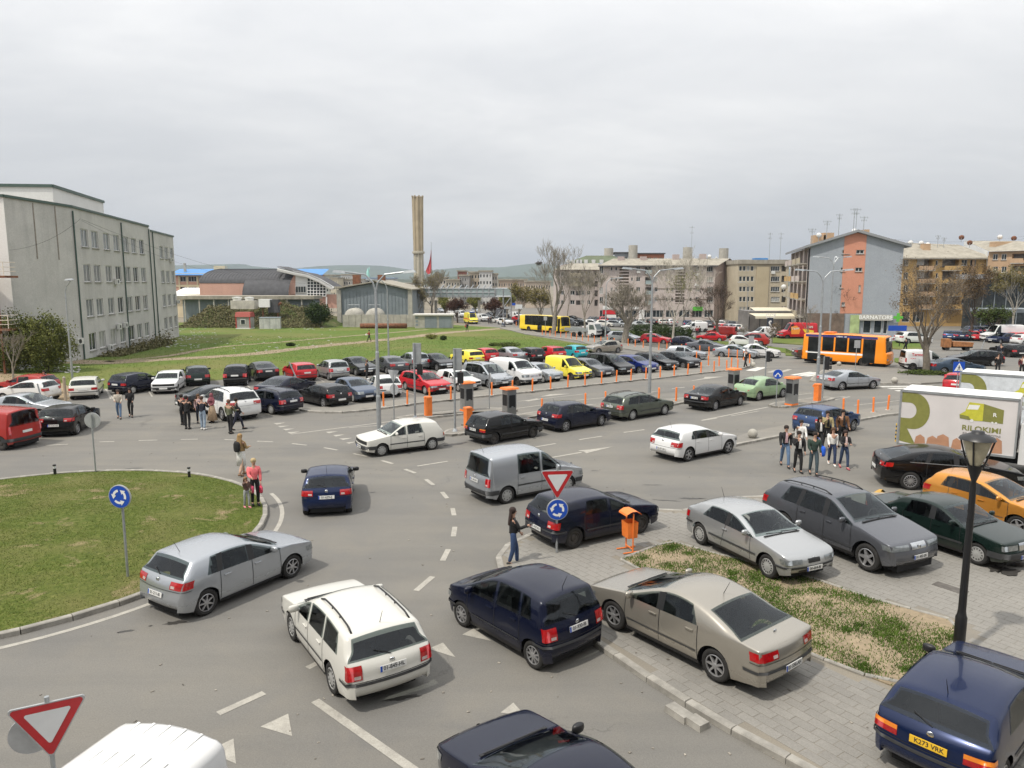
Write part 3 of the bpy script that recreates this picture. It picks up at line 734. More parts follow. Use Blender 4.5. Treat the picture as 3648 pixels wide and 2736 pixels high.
# ---------------------------------------------------------------- markings
def marks():
    cnt=[0]
    def line(name,a,b,w,mat=M_PAINT,dz=.009):
        cnt[0]+=1;dz+=.0012*(cnt[0]%3)
        a,b=Vector(a),Vector(b)
        struct(sheet(name,strip_poly([a,b],w),dz,mat))
    def ln(r,x0,y0,x1,y1,w=.13,r2=None):line('road_line',g2(r,x0,y0),g2(r2 or r,x1,y1),w)
    def poly(name,pts,mat=M_PAINT,dz=.009):
        if name=='lane_arrow':dz=.014
        struct(sheet(name,[g2(*p)for p in pts],dz,mat))
    for t in([('k',1645,1400),('k',1820,1318),('k',1845,1460)],[('k',1310,1555),('k',1475,1475),('k',1490,1635)],
              [('l',1090,966),('l',1150,934),('l',1242,1000)],[('l',915,1040),('l',990,1008),('l',1056,1085)],[('l',1290,1372),('l',1356,1320),('l',1420,1392)]):
        poly('give_way_triangle',t)
    for t in((415,848,515,843,440,861),(450,873,552,869,470,883),(490,897,592,893,515,909),(530,924,637,919,555,937),
              (855,922,962,915,880,934),(915,949,1017,943,940,961),(965,978,1082,972,1000,991),(1025,1012,1117,1003,1050,1022)):
        poly('give_way_triangle',[('g',t[0],t[1]),('g',t[2],t[3]),('g',t[4],t[5])])
    ln('k',1378,1318,1668,1186,.16);ln('l',325,1310,900,1715,.17);ln('l',285,1140,345,1110,.15)
    for x0,y0,x1,y1 in((850,738,936,664),(988,582,1018,522),(1044,455,1052,405),(1048,346,1040,308),(1012,257,985,224),(940,187,902,158),(845,125,792,105),(730,77,670,60)):
        ln('l',x0,y0,x1,y1,.16)
    for x0,y0,x1,y1 in((1200,1129,1088,1105),(955,1076,838,1055),(695,1035,570,1021),(410,1006,275,1000),(0,986,82,990)):ln('g',x0,y0,x1,y1)
    for x0,y0,x1,y1 in((1670,865,1525,868),(1330,872,1170,876),(965,885,840,888),(575,908,385,918)):ln('F',x0,y0,x1,y1)
    ln('g',560,941,1430,830,.12);ln('g',1050,886,1385,861,.1)
    ln('g',1628,1211,1885,1170);ln('h',690,1055,900,1020);ln('h',1098,988,1290,958);ln('h',1472,927,1650,903);ln('h',2130,826,2260,806)
    ln('h',868,1138,1120,1094,.14)
    poly('lane_arrow',[('h',1088,1080),('h',1200,1070),('h',1385,1046),('h',1160,1104),('h',1135,1090)])
    ln('h',580,664,1130,603,.11);ln('h',1070,656,1330,630,.11);ln('h',565,724,820,690,.11);ln('h',1180,700,1310,682,.11);ln('h',1700,588,1760,578,.1);ln('h',1880,558,1990,545,.1)
    poly('lane_arrow',[('h',640,660),('h',740,640),('h',770,648),('h',670,664)])
    poly('lane_arrow',[('h',760,626),('h',860,604),('h',1025,600),('h',880,616)])
    ln('i',220,556,330,543,.1);ln('i',40,586,105,576,.1)
    poly('lane_arrow',[('i',360,494),('i',490,470),('i',500,458),('i',660,455),('i',540,472)])
    ln('i',470,825,1035,712,.14);ln('i',720,788,960,745,.1);ln('i',1585,652,1725,624,.14);ln('i',1760,697,2161,655,.1);ln('i',1280,610,1400,594,.1)
    ln('i',1590,632,1690,622,.1)
    for x0,y0,x1,y1 in((865,405,960,376),(905,408,1005,376)):line('crossing_stripe',g2('i',x0,y0),g2('i',x1,y1),.45,M_PAINTW)
    for x0,x1 in((1040,1130),(1130,1220)):line('crossing_stripe',g2('i',x0,420),g2('i',x1,393),.4,M_PAINT)
    for x0,y0,x1,y1 in((1240,442,1405,416),(1300,447,1450,420),(1352,452,1515,424)):line('crossing_stripe',g2('i',x0,y0),g2('i',x1,y1),.45,M_PAINTW)
    for x0,y0,x1,y1 in((950,541,1395,534),(1020,556,1470,546),(1080,575,1480,566)):line('crossing_stripe',g2('j',x0,y0),g2('j',x1,y1),.45,M_PAINTW)
    for x0,y0,x1,y1 in((2110,610,2160,600),(2050,490,2161,470)):ln('h',x0,y0,x1,y1,.1)
    for x0,y0,x1,y1 in((890,440,960,528),(1255,460,1285,505),(905,462,935,525)):ln('F',x0,y0,x1,y1,.1)
    for x0,y0,x1,y1 in((1740,395,1800,500),(2050,380,2110,430)):ln('F',x0,y0,x1,y1,.1)
    for x0,y0,x1,y1 in((770,455,840,500),(1500,580,1620,612),(2020,560,2060,585)):ln('g',x0,y0,x1,y1,.1)
    poly('bay_mark',[('j',880,1448),('j',900,1428),('j',938,1406),('j',968,1408),('j',950,1426),('j',1000,1438),('j',990,1446),('j',930,1440)],M_PAINTY)
marks()
# oil stains and damp spots on the carriageway
M_OIL=plain('oil_stain',(.045,.042,.038),.55,0,.3,6)
def blot(r,x,y,a,b,rot,seed,z=.0075):
    c=Vector(g2(r,x,y));rnd=random.Random(seed)
    return struct(sheet('oil_stain',[tuple(c+Vector((math.cos(t)*a*k*math.cos(rot)-math.sin(t)*b*k*math.sin(rot),math.cos(t)*a*k*math.sin(rot)+math.sin(t)*b*k*math.cos(rot))))for t,k in((2*PI*q/18,rnd.uniform(.5,1.1))for q in range(18))],z,M_OIL))
for q,a in enumerate((('k',1110,742,.28,.12,.2),('k',795,797,.2,.07,.5),('k',950,764,.05,.04,0),('g',1950,1025,.7,.25,.6),('i',160,1500,.6,.07,-.2),('i',390,1485,.55,.12,-.1),('i',60,1370,.5,.05,0),
                      ('h',1230,1250,.2,.05,0),('l',770,1297,.4,.08,.3),('h',1380,825,.5,.1,.5))):blot(*a,q+3)
for q,a in enumerate((('n',1600,645,.35,.18,.8),('n',1680,660,.4,.25,.6),('n',1710,625,.3,.2,.3))):blot(*a,q+40,.133)
# two broken kerb blocks in the gutter
for(x,y,l,lb)in((1195,1315,.50,'longer of two loose concrete kerb blocks lying in the gutter'),(1300,1370,.34,'shorter of two loose concrete kerb blocks lying in the gutter')):
    c=G('m',x,y,0.0)+Vector((-.20,-.26,0));mb=MB().box((0,0,.06),(l,.26,.13),0,.94,.9)
    tag(part('loose_kerb_block',mb,M_CONC2,None,loc=c,rot=ang+PI+random.Random(x).uniform(-.1,.1)),lb,'rubble','loose kerb blocks')
mh=G('n',1368,722,.113);tag(part('manhole_cover',MB().box((0,0,0),(.75,.32,.012)),plain('cast_iron',(.10,.09,.08),.7,0,.3,6),None,loc=mh,rot=ang),'rectangular iron cover set into the slabs near the lantern','manhole')
rq=random.Random(77);sp_=MB()
for q in range(320):
    y=rq.uniform(10,48);x=rq.uniform(-.7,.62)*y
    if(Vector((x,y))-RC).length>RR+.3:sp_.box((x,y,.012 if not inside((x,y),plz)else.12),(rq.uniform(.02,.07),rq.uniform(.015,.05),.012),rq.uniform(0,3))
struct(part('road_grit',sp_,plain('grit',(.22,.2,.17),.9,0,.9,3),None),'stuff')
# ================================================================ buildings
M_PANE=glass_mat('window_glass',(.035,.042,.045),.06)
M_PANE2=plain('curtained_glass',(.30,.30,.28),.3,0,.3,1.5)
M_PANE3=plain('hazy_glass',(.17,.18,.18),.15,0,.35,.8)
M_FRAME=plain('window_frame',(.62,.62,.60),.5,0,.1)
M_FRAMEB=plain('brown_frame',(.12,.07,.045),.6,0,.2)
M_SILL=plain('sill_stone',(.30,.29,.27),.8,0,.2)
M_GREENTRIM=plain('green_trim',(.05,.085,.07),.5,0,.2)
M_ROOFG=wall_mat('fibre_cement_roof',(.36,.33,.27),.35,.8)
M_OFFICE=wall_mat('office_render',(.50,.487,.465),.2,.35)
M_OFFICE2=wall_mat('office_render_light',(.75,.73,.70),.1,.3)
M_PANEL=wall_mat('cladding_panel',(.62,.63,.62),.08,.4)
M_SHEET=wall_mat('grey_sheet_metal',(.22,.25,.27),.18,.5)
M_PINK=wall_mat('pink_render',(.55,.33,.26),.1,.5)
M_CREAM=wall_mat('cream_render',(.60,.52,.36),.1,.5)
M_BLUEROOF=plain('blue_roof',(.05,.22,.52),.4,0,.12,.5)
M_DARKROOF=wall_mat('dark_metal_roof',(.085,.085,.09),.25,.9)
M_AC=plain('ac_white',(.60,.60,.57),.5,0,.12)
_win={}
def win_meshes(w,h,mull,fm,sill):
    k=(round(w,2),round(h,2),mull,fm.name,sill)
    if k in _win:return _win[k]
    t=.075;m=MB()
    m.box((0,0,-h/2+t/2),(w,.06,t));m.box((0,0,h/2-t/2),(w,.06,t))
    for x in[-w/2+t/2,w/2-t/2]+[-w/2+w*(q+1)/(mull+1)for q in range(mull)]:m.box((x,0,0),(t,.058,h-2*t))
    if sill:m.cur=1;m.box((0,-.12,-h/2-.04),(w+.16,.28,.07));m.cur=0
    p=MB().quad((-w/2,.012,-h/2),(w/2,.012,-h/2),(w/2,.012,h/2),(-w/2,.012,h/2))
    _win[k]=(m.mesh('window',[fm,M_SILL]),p.mesh('pane',M_PANE))
    return _win[k]
class Face:
    "a facade from P to Q (left to right as seen), with real openings"
    def __init__(s,root,P,Q,z0,z1,mat,name='wall'):
        s.root,s.P,s.Q,s.z0,s.z1,s.mat,s.name=root,Vector(P[:2]),Vector(Q[:2]),z0,z1,mat,name
        s.d=(s.Q-s.P).normalized();s.L=(s.Q-s.P).length;s.n=Vector((s.d.y,-s.d.x));s.rz=math.atan2(s.d.y,s.d.x)
        s.rects=[]
    def uz(s,r,x,y):
        d=ray(r,x,y);e=Vector((d.x,d.y))
        den=e.x*s.d.y-e.y*s.d.x
        t=(s.P.x*s.d.y-s.P.y*s.d.x)/den
        p=e*t
        return(p-s.P).dot(s.d),CAM_H+d.z*t
    def px(s,r,x0,y0,x1,y1,**k):
        (u0,za),(u1,zb)=s.uz(r,x0,y1),s.uz(r,x1,y0)
        s.add((u0+u1)/2,(za+zb)/2,abs(u1-u0),abs(zb-za),**k)
    def add(s,u,z,w,h,kind='w',mull=1,fm=None,sill=True,rev=.16,pane=None):
        w,h=round(w,1)or.1,round(h,1)or.1
        u0,u1,a,b=u-w/2,u+w/2,z-h/2,z+h/2
        if u0<.02 or u1>s.L-.02 or a<s.z0+.02 or b>s.z1-.02:return
        for r in s.rects:
            if u0<r[1]and u1>r[0]and a<r[3]and b>r[2]:return
        s.rects.append((u0,u1,a,b,kind,mull,fm or M_FRAME,sill,rev,pane))
    def pt(s,u,z,o=0.0):p=s.P+s.d*u+s.n*o;return Vector((p.x,p.y,z))
    def build(s):
        us=sorted({0.0,s.L}|{round(v,4)for r in s.rects for v in r[:2]});zs=sorted({s.z0,s.z1}|{round(v,4)for r in s.rects for v in r[2:4]})
        m=MB()
        for z0,z1 in zip(zs,zs[1:]):
            run=None
            for u0,u1 in zip(us,us[1:]):
                uc,zc=(u0+u1)/2,(z0+z1)/2
                hole=any(r[0]<uc<r[1]and r[2]<zc<r[3]for r in s.rects)
                if not hole:run=(run[0],u1)if run else(u0,u1)
                if(hole or u1==us[-1])and run:
                    m.quad(s.pt(run[0],z0),s.pt(run[1],z0),s.pt(run[1],z1),s.pt(run[0],z1));run=None
        for u0,u1,a,b,kind,mull,fm,sill,rev,pane in s.rects:
            c=[s.pt(u0,a),s.pt(u1,a),s.pt(u1,b),s.pt(u0,b)];e_=[s.pt(u0,a,-rev),s.pt(u1,a,-rev),s.pt(u1,b,-rev),s.pt(u0,b,-rev)]
            for q in range(4):m.quad(c[q],c[(q+1)%4],e_[(q+1)%4],e_[q])
        w=part(s.name,m,s.mat,s.root)
        rr=random.Random(int(s.L*100))
        for u0,u1,a,b,kind,mull,fm,sill,rev,pane in s.rects:
            if kind=='w':
                f,p=win_meshes(u1-u0,b-a,mull,fm,sill)
                o=obj('window',f,s.root,s.pt((u0+u1)/2,(a+b)/2,-rev+.04),s.rz)
                po=obj('pane',p,o,mat=(pane or(M_PANE2 if rr.random()<.22 else M_PANE)))
            elif kind=='o':  # open recess: dark back wall
                bk=MB().quad(s.pt(u0,a,-rev),s.pt(u1,a,-rev),s.pt(u1,b,-rev),s.pt(u0,b,-rev))
                part('recess',bk,pane or M_DARKROOF,s.root)
        return w
def pl(root,P,Q,z0,z1,mat,name='wall'):
    P,Q=Vector(P[:2]),Vector(Q[:2])
    return part(name,MB().quad((P.x,P.y,z0),(Q.x,Q.y,z0),(Q.x,Q.y,z1),(P.x,P.y,z1)),mat,root)
def bar(root,name,pts,r,mat,seg=6):return part(name,MB().tube(pts,r,seg),mat,root)
def boxp(root,name,c,d,mat,rz=0.0):return part(name,MB().box((0,0,0),d),mat,root,loc=c,rot=rz)
def gnd(p):return TZ(p[1])
V2=lambda v:Vector((v[0],v[1]))
# ---------------------------------------------------------------- office block, left
C0,C1,C2=Vector((-43.5,64)),Vector((-43.1,73)),Vector((-48.4,99))
C2b,C3=Vector((-50.6,104)),Vector((-53.6,117.5))
off=thing('office_building','long pale grey four-storey office block at the left edge','building')
f=Face(off,C0,C1,-.6,15.0,M_OFFICE);f.build()
f=Face(off,C1,C2,-1.4,14.95,M_OFFICE)
cols=((722,764),(806,850),(905,944),(985,1027),(1070,1101),(1135,1166),(1203,1229),(1262,1296))
for a,b in cols:
    u0,u1=f.uz('A',a,950)[0],f.uz('A',b,950)[0]
    for z in(12.15,8.6,5.05,1.55):f.add((u0+u1)/2,z,2.0,1.8,mull=1,pane=M_PANE3 if(a+int(z))%3 else None)
f.build();FA=f
f=Face(off,C2b,C3,-1.6,14.7,M_OFFICE)
for a,b in((1368,1388),(1408,1432),(1452,1476)):
    u0,u1=f.uz('A',a,950)[0],f.uz('A',b,950)[0]
    for z in(12.0,8.45,4.9,1.5):f.add((u0+u1)/2,z,2.0,1.8,pane=M_PANE3)
f.build();FB=f
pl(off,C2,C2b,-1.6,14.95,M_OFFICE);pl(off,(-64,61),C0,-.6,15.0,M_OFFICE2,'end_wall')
C4,C5=Vector((-75,113)),Vector((-64,61))
pl(off,C3,C4,-1.6,14.7,M_OFFICE)
part('roof',MB().add([(p.x,p.y,14.9)for p in(C0,C1,C2,C2b,C3,C4,C5)],(tuple(range(7)),)),M_ROOFG,off)
def edge(root,pts,z,w=.3,h=.22,mat=M_GREENTRIM):
    for a,b in zip(pts,pts[1:]):
        a,b=V2(a),V2(b);c=(a+b)/2;d=b-a
        boxp(root,'roof_edge',(c.x,c.y,z),(d.length+.1,w,h),mat,math.atan2(d.y,d.x))
edge(off,[C5,C0,C1,C2],15.02);edge(off,[C2b,C3,C4],14.78)
for ff,u in((FA,.12),(FA,FA.uz('A',1050,950)[0]),(FA,FA.L-.15),(FB,.9)):
    p,q=ff.pt(u,14.6,.1),ff.pt(u,-1,.1);bar(off,'downpipe',[p,q],.075,M_GREENTRIM)
for r,x,y,ff in(('A',970,955,FA),('A',988,1335,FA),('A',1042,1322,FA),('A',912,1512,FA),('A',1436,772,FB),('A',1492,1125,FB)):
    u,z=ff.uz(r,x,y);p=ff.pt(u,z,.25)
    ac=boxp(off,'air_conditioner',p,(.85,.32,.6),M_AC,ff.rz)
    part('fan',MB().lathe([(.001,-.175),(.2,-.175),(.22,-.165)],14,axis='y'),M_BLACK,ac,loc=(-.1,0,0))
f0=Face(off,C0,C1,0,15,M_OFFICE);u,z=f0.uz('A',650,1458);p=f0.pt(u,z,.25)
ac=boxp(off,'air_conditioner',p,(.9,.34,.62),M_AC,f0.rz);part('fan',MB().lathe([(.001,-.185),(.22,-.185),(.24,-.17)],14,axis='y'),M_BLACK,ac,loc=(-.1,0,0))
for u in(3.6,6.6):
    p=f0.pt(u,0,.02);boxp(off,'water_stain',(p.x,p.y,12.3),(.16,.01,5.0),plain('damp_stain',(.24,.21,.18),.9,0,.3,2),f0.rz)
# upper storey on the roof
T0,T1=Vector((-57.6,94)),Vector((-61.6,112.7))
pl(off,T0,T1,14.5,19.5,M_PANEL,'upper_wall');pl(off,(-90,91),T0,14.5,19.5,M_PANEL,'upper_wall');pl(off,T1,(-92,109),14.5,19.5,M_PANEL,'upper_wall')
part('upper_roof',MB().add([(T0.x,T0.y,19.5),(T1.x,T1.y,19.5),(-92,109,19.5),(-90,91,19.5)],((0,1,2,3),)),M_ROOFG,off)
edge(off,[(-90,91),T0,T1],19.6,.4,.36)
for p in((-53.5,99,15.6),(-54.0,101.6,15.5)):boxp(off,'roof_vent',p,(1.0,2.6,.8),M_SHEET,R(12))
# fire escape on the end wall
fe=part('fire_escape',MB().box((-46.4,61.6,8.15),(6.2,1.7,.18)).box((-46.2,61.6,3.75),(5.8,1.7,.18)),M_RUST,off,loc=(1.3,.3,0))
st=MB()
for za,zb,xa,xb in((8.2,12.4,-44.6,-49.5),(3.8,8.1,-44.8,-49.0)):
    for dy in(-.45,.45):st.tube([(xa,61.5+dy,za),(xb,61.5+dy,zb)],.09,4)
    for q in range(14):t_=q/13;st.box((xa+(xb-xa)*t_,61.5,za+(zb-za)*t_),(.28,.9,.05))
part('stair_flight',st,M_RUST,fe)
rl=MB()
for z in(8.25,3.85):
    for h in(.35,.7,1.1):rl.tube([(-49.4,60.8,z+h),(-43.4,60.8,z+h),(-43.4,62.3,z+h)],.035,4)
    for q in range(7):rl.tube([(-49.4+q,60.8,z),(-49.4+q,60.8,z+1.1)],.035,4)
for za,zb,xa,xb in((8.2,12.4,-44.6,-49.5),(3.8,8.1,-44.8,-49.0)):
    for h in(.5,1.0):rl.tube([(xa,61.0,za+h),(xb,61.0,zb+h)],.035,4)
    for q in range(6):t_=q/5;rl.tube([(xa+(xb-xa)*t_,61.0,za+(zb-za)*t_),(xa+(xb-xa)*t_,61.0,za+(zb-za)*t_+1.0)],.03,4)
part('railing',rl,plain('pale_railing',(.62,.55,.47),.6),fe)
for x in(-44.2,-48.6):bar(fe,'post',[(x,61,-.3),(x,61,8.1)],.09,M_RUST)
# ---------------------------------------------------------------- school with blue roof, barrel hall, sheds
def W2(*a):return V2(W3(*a))
P,Q=W2('B',40,900,228),W2('B',520,900,228)
sch=thing('school_building','long pink school with blue roof behind the barrel-roofed hall','building')
f=Face(sch,P,Q,-2.4,9.8,M_PINK)
for x in(30,94,164,250,335,422):
    for y0,y1 in((912,955),(1000,1042)):f.px('B',x+6,y0,x+72,y1,mull=2,sill=False)
f.build()
for x in(90,158,244,328,414):u,z=f.uz('B',x,900);p=f.pt(u,3.5,.12);boxp(sch,'pilaster',p,(.42,.24,11.6),M_CREAM,f.rz)
for y in(990,893):u,z=f.uz('B',250,y);p=f.pt(f.L/2,z,.10);boxp(sch,'cornice',p,(f.L,.22,.55),M_CREAM,f.rz)
part('roof',MB().add([(P.x-1,226.6,9.7),(Q.x+29,226.6,9.7),(Q.x+29,235,11.6),(P.x-1,235,11.6),(P.x-1,226.6,9.5),(Q.x+29,226.6,9.5)],((0,1,2,3),(4,5,1,0))),M_BLUEROOF,sch)
pl(sch,Q,(Q.x+29,228.5),-2.4,9.7,M_PINK)
for x in(430,):p=W3('B',x+10,845,231);boxp(sch,'chimney',p,(3.5,2,1.6),M_CREAM)
p=W3('B',140,840,231);boxp(sch,'chimney',p,(.6,.6,3),M_CONC)
# barrel hall
hall=thing('barrel_hall','hall with dark curved sheet roof and white arched glass end','building')
YH=190
a,b=W3('B',452,850,YH+8),W3('B',1072,850,YH+8);zt=a.z;X0,X1=a.x,b.x
def arc_roof(x0,x1,zc,ytop,yb,zb,name,mat,n=14):
    rows=[]
    for q in range(n+1):
        t=q/n;y=ytop+(yb-ytop)*math.sin(t*PI/2);z=zb+(zc-zb)*math.cos(t*PI/2)
        rows.append([(x0,y,z),(x1,y,z)])
    return part(name,MB().grid(rows),mat,hall,True)
za=W3('B',500,968,YH-7).z;zb_=W3('B',700,1085,YH-9).z
arc_roof(X0,X1,zt,YH+8,YH-7,za,'curved_roof',M_DARKROOF)
xa,xb=W3('B',620,900,YH-9).x,W3('B',1012,900,YH-9).x
arc_roof(xa,xb,zt-.55,YH+3,YH-9.5,zb_,'curved_apron',M_DARKROOF)
for q in range(24):
    x=X0+(X1-X0)*(q+.5)/24
    pts=[(x,YH+8-15*math.sin(t*PI/2),za+(zt-za)*math.cos(t*PI/2)+.06)for t in[k/8 for k in range(9)]]
    bar(hall,'roof_seam',pts,.06,M_DARKROOF,4)
pl(hall,(X0,YH-6.9),(X1,YH-6.9),-2,za+.2,M_PINK);pl(hall,(X0,YH+8),(X0,YH-6.9),-2,za,M_PINK);pl(hall,(X1,YH-6.9),(X1,YH+8),-2,za,M_PINK)
# white arched end: glazed front
pe=[W3('B',1072,885,YH-6),W3('B',1180,905,YH-6),W3('B',1290,950,YH-6),W3('B',1398,1015,YH-6)]
y_=YH-6
part('arched_canopy',MB().tube([(X1,y_-1,zt-.3)]+[Vector((p.x,y_-1,p.z))for p in pe],.55,6),M_WHITE,hall)
rows=[[(p.x,y_-1.6,p.z+.5),(p.x,y_+9,p.z+.5)]for p in[Vector((X1-.2,0,zt))]+pe]
part('end_roof',MB().grid(rows),M_DARKROOF,hall)
part('gable_panel',MB().add([W3('B',1072,890,y_),W3('B',1170,905,y_),W3('B',1170,1085,y_),W3('B',1072,1085,y_)],((3,2,1,0),)),M_WHITE,hall)
part('gable_glass',MB().add([W3('B',1172,915,y_),W3('B',1330,990,y_),W3('B',1330,1080,y_),W3('B',1172,1080,y_)],((3,2,1,0),)),M_PANE,hall)
for q in range(7):
    x=1172+158*q/6;ytop=915+75*q/6
    bar(hall,'glazing_bar',[W3('B',x,ytop,y_-.15),W3('B',x,1080,y_-.15)],.13,M_WHITE,4)
for y in(955,980,1005,1030,1055,1078):
    xr=1330 if y>990 else 1172+(y-915)/75*158
    bar(hall,'glazing_bar',[W3('B',1172,y,y_-.15),W3('B',xr,y,y_-.15)],.12,M_WHITE,4)
ff=Face(hall,W2('B',1072,1000,y_-.3),W2('B',1170,1000,y_-.3),0,8,M_PINK)
u0,z0=ff.uz('B',1075,1048);u1,z1=ff.uz('B',1160,995);f_,p_=win_meshes(round(u1-u0,1),round(z1-z0,1),3,M_FRAME,False)
o=obj('window',f_,hall,ff.pt((u0+u1)/2,(z0+z1)/2,.05),ff.rz);obj('pane',p_,o)
boxp(hall,'base_wall',W3('B',1200,1120,y_+2),(19,3,3.4),M_PINK)
for x in(1172,1335):bar(hall,'column',[W3('B',x,1085,y_-.4),W3('B',x,1190,y_-.4)],.2,M_WHITE)
# low long shed in front
shed=thing('low_shed','long low shed with pale flat roof behind the grassy bank','shed')
P,Q=W2('B',105,1100,164),W2('B',1215,1100,164)
zt=W3('B',600,1090,164).z
boxp(shed,'roof',((P.x+Q.x)/2,167,zt),(Q.x-P.x+1,7.5,.75),M_ROOFG);boxp(shed,'wall',((P.x+Q.x)/2,167.5,zt/2-1.6),(Q.x-P.x,5.5,zt+2.2),M_SHEET)
for q in range(9):x=P.x+(Q.x-P.x)*(q+.3)/9;boxp(shed,'post',(x,163.6,zt/2-1.3),(.25,.25,zt+1.8),M_CONC)
# white roof between shed and school
wr=thing('white_roof_hall','low cream hall with white sloping roof beside the office block','building')
P,Q=W3('B',30,1030,200),W3('B',440,1060,200)
boxp(wr,'wall',((P.x+Q.x)/2,204,1.0),(Q.x-P.x,8,6.4),M_CREAM)
part('roof',MB().add([(P.x-1,199,3.6),(Q.x+.6,199,3.4),(Q.x-7,210,5.6),(P.x-1,210,5.6),(P.x-1,199,3.95),(Q.x+.6,199,3.65),(Q.x-7,210,5.9),(P.x-1,210,5.9)],((4,5,6,7),(0,1,5,4),(1,2,6,5))),M_WHITE,wr)
# grey sheet-metal shed with gable
gs=thing('boiler_shed','grey sheet-metal shed with shallow gable beside the chimney','shed')
YS=158
pts=[W3('B',1432,1255,YS),W3('B',2050,1255,YS),W3('B',2030,1028,YS),W3('B',1755,965,YS),W3('B',1440,1018,YS)]
for p in pts[:2]:p.z=-1.9
part('gable_wall',MB().extr([Vector((p.x,YS,p.z))for p in pts],(0,0,0),(0,24,0)),M_SHEET,gs)
for(p,q)in((pts[4],pts[3]),(pts[3],pts[2])):
    d=(q-p).normalized();a_,b_=p-d*.7,q+d*(.7 if q is pts[2]else 0)
    part('roof_slope',MB().add([Vector((a_.x,YS-.9,a_.z+.15)),Vector((b_.x,YS-.9,b_.z+.15)),Vector((b_.x,YS+25,b_.z+.15)),Vector((a_.x,YS+25,a_.z+.15)),
        Vector((a_.x,YS-.9,a_.z+.42)),Vector((b_.x,YS-.9,b_.z+.42)),Vector((b_.x,YS+25,b_.z+.42)),Vector((a_.x,YS+25,a_.z+.42))],((4,5,6,7),(0,1,5,4),(1,2,6,5),(3,0,4,7),(0,3,2,1))),M_ROOFG,gs)
for x in(1440,2040):p=W3('B',x,1100,YS-.2);boxp(gs,'corner_pier',(p.x,YS-.2,2.2),(.9,.5,7.4),M_CONC)
for x in(1590,1800):p=W3('B',x,940,YS+12);boxp(gs,'flue',(p.x,YS+12,7.6),(1.6,1.6,3.2),M_RUST)
for q in range(21):
    x=pts[0].x+(pts[1].x-pts[0].x)*(q+.5)/21;zz=6.3
    bar(gs,'sheet_rib',[(x,YS-.05,-1.5),(x,YS-.05,5.7)],.035,M_SHEET,4)
# tanks, yard wall and pipe
for x,lab in((1570,'pale round-topped tank left in front of the grey shed'),(1745,'pale round-topped tank right in front of the grey shed')):
    p=W3('B',x,1250,153);tk=thing('storage_tank',lab,'tank',(p.x,153,TZ(153)),0,'storage tanks')
    m=MB();m.lathe([(1.85,-1.8),(1.85,1.2),(1.5,1.75),(.8,2.05),(.001,2.15)],20,axis='y');m.xf(Matrix.Rotation(0,4,'X'))
    part('shell',m,M_CONC,tk,True,loc=(0,0,1.9),rot=(0,0,PI));boxp(tk,'cradle',(0,0,.45),(2.6,2.4,.9),M_CONC)
    bar(tk,'walkway_rail',[(-1.2,-.4,3.7),(-1.2,-.4,4.4),(1.2,-.4,4.4),(1.2,-.4,3.7)],.06,M_STEEL)
yw=thing('yard_wall','low stained concrete yard wall in front of the tanks','wall')
p,q=W3('B',1470,1290,148),W3('B',2120,1290,148)
for k in range(12):boxp(yw,'wall_panel',(p.x+(q.x-p.x)*(k+.5)/12,148,-.25),((q.x-p.x)/12-.06,.22,2.6+.05*(k%2)),M_CONC)
p,q=W3('B',1620,1317,143),W3('B',2012,1317,143);r_=.5
tag(part('rusty_pipe',MB().lathe([(r_*.85,0),(r_,0),(r_,q.x-p.x),(r_*.85,q.x-p.x),(r_*.85,0)],18,(p.x,143,TZ(143)+r_),'x'),M_RUST,None,True),'big rusty steel pipe lying in front of the yard wall','pipe')
# transformer kiosk
p,q=G('C',262,1350),G('C',500,1350);ks=thing('transformer_kiosk','small grey transformer kiosk with flat roof at the field edge','kiosk',(0,0,0))
YK=p.y;w_=q.x-p.x;h_=2.55;z0=TZ(YK)
boxp(ks,'wall',((p.x+q.x)/2-.9,YK+1.6,z0+h_/2),(w_+1.8,3.0,h_),M_CONC)
boxp(ks,'roof',((p.x+q.x)/2-.9,YK+1.6,z0+h_+.1),(w_+2.5,3.7,.24),plain('kiosk_roof',(.6,.58,.54),.8))
for k,(x0,x1)in enumerate(((268,370),(388,495))):a_,b_=W3('C',x0,1300,YK),W3('C',x1,1300,YK);boxp(ks,'steel_door',((a_.x+b_.x)/2,YK+.08,z0+1.2),(b_.x-a_.x,.08,2.2),M_SHEET)
for k in range(3):boxp(ks,'vent',(p.x-1.4+k*.0,YK+.08,z0+.7+k*.7),(.5,.06,.4),M_SHEET)
# ---------------------------------------------------------------- chimney, footbridge, flag, far houses, hills
ch=thing('chimney_tower','tall fluted concrete chimney with a collar ring','chimney',(0,0,0))
YC=262;ct=W3('C',207,240,YC);cx,ztop=ct.x,ct.z;zr=W3('C',207,710,YC).z
def flute(r0,r1,z0,z1,mat,name):
    rows=[]
    for t in(0,.5,1):
        r=r0+(r1-r0)*t;z=z0+(z1-z0)*t
        rows.append([(cx+r*(1-(.20 if k%4 in(2,3)else 0))*math.cos(2*PI*k/32),YC+r*(1-(.20 if k%4 in(2,3)else 0))*math.sin(2*PI*k/32),z)for k in range(33)])
    part(name,MB().grid(rows),mat,ch)
M_CHIM=wall_mat('chimney_concrete',(.43,.36,.25),.3,.3);M_CHIM2=wall_mat('chimney_concrete_low',(.44,.41,.33),.22,.3)
flute(1.75,2.02,zr,ztop,M_CHIM,'shaft');flute(1.85,1.75,-3,zr,M_CHIM2,'lower_shaft')
part('collar',MB().lathe([(1.7,zr-.5),(2.15,zr-.35),(2.15,zr+.35),(1.7,zr+.5)],24,(cx,YC,0)),M_CHIM2,ch)
part('flue_mouth',MB().lathe([(.001,ztop-.4),(1.7,ztop-.4)],24,(cx,YC,0)),M_DARK,ch)
rim=MB()
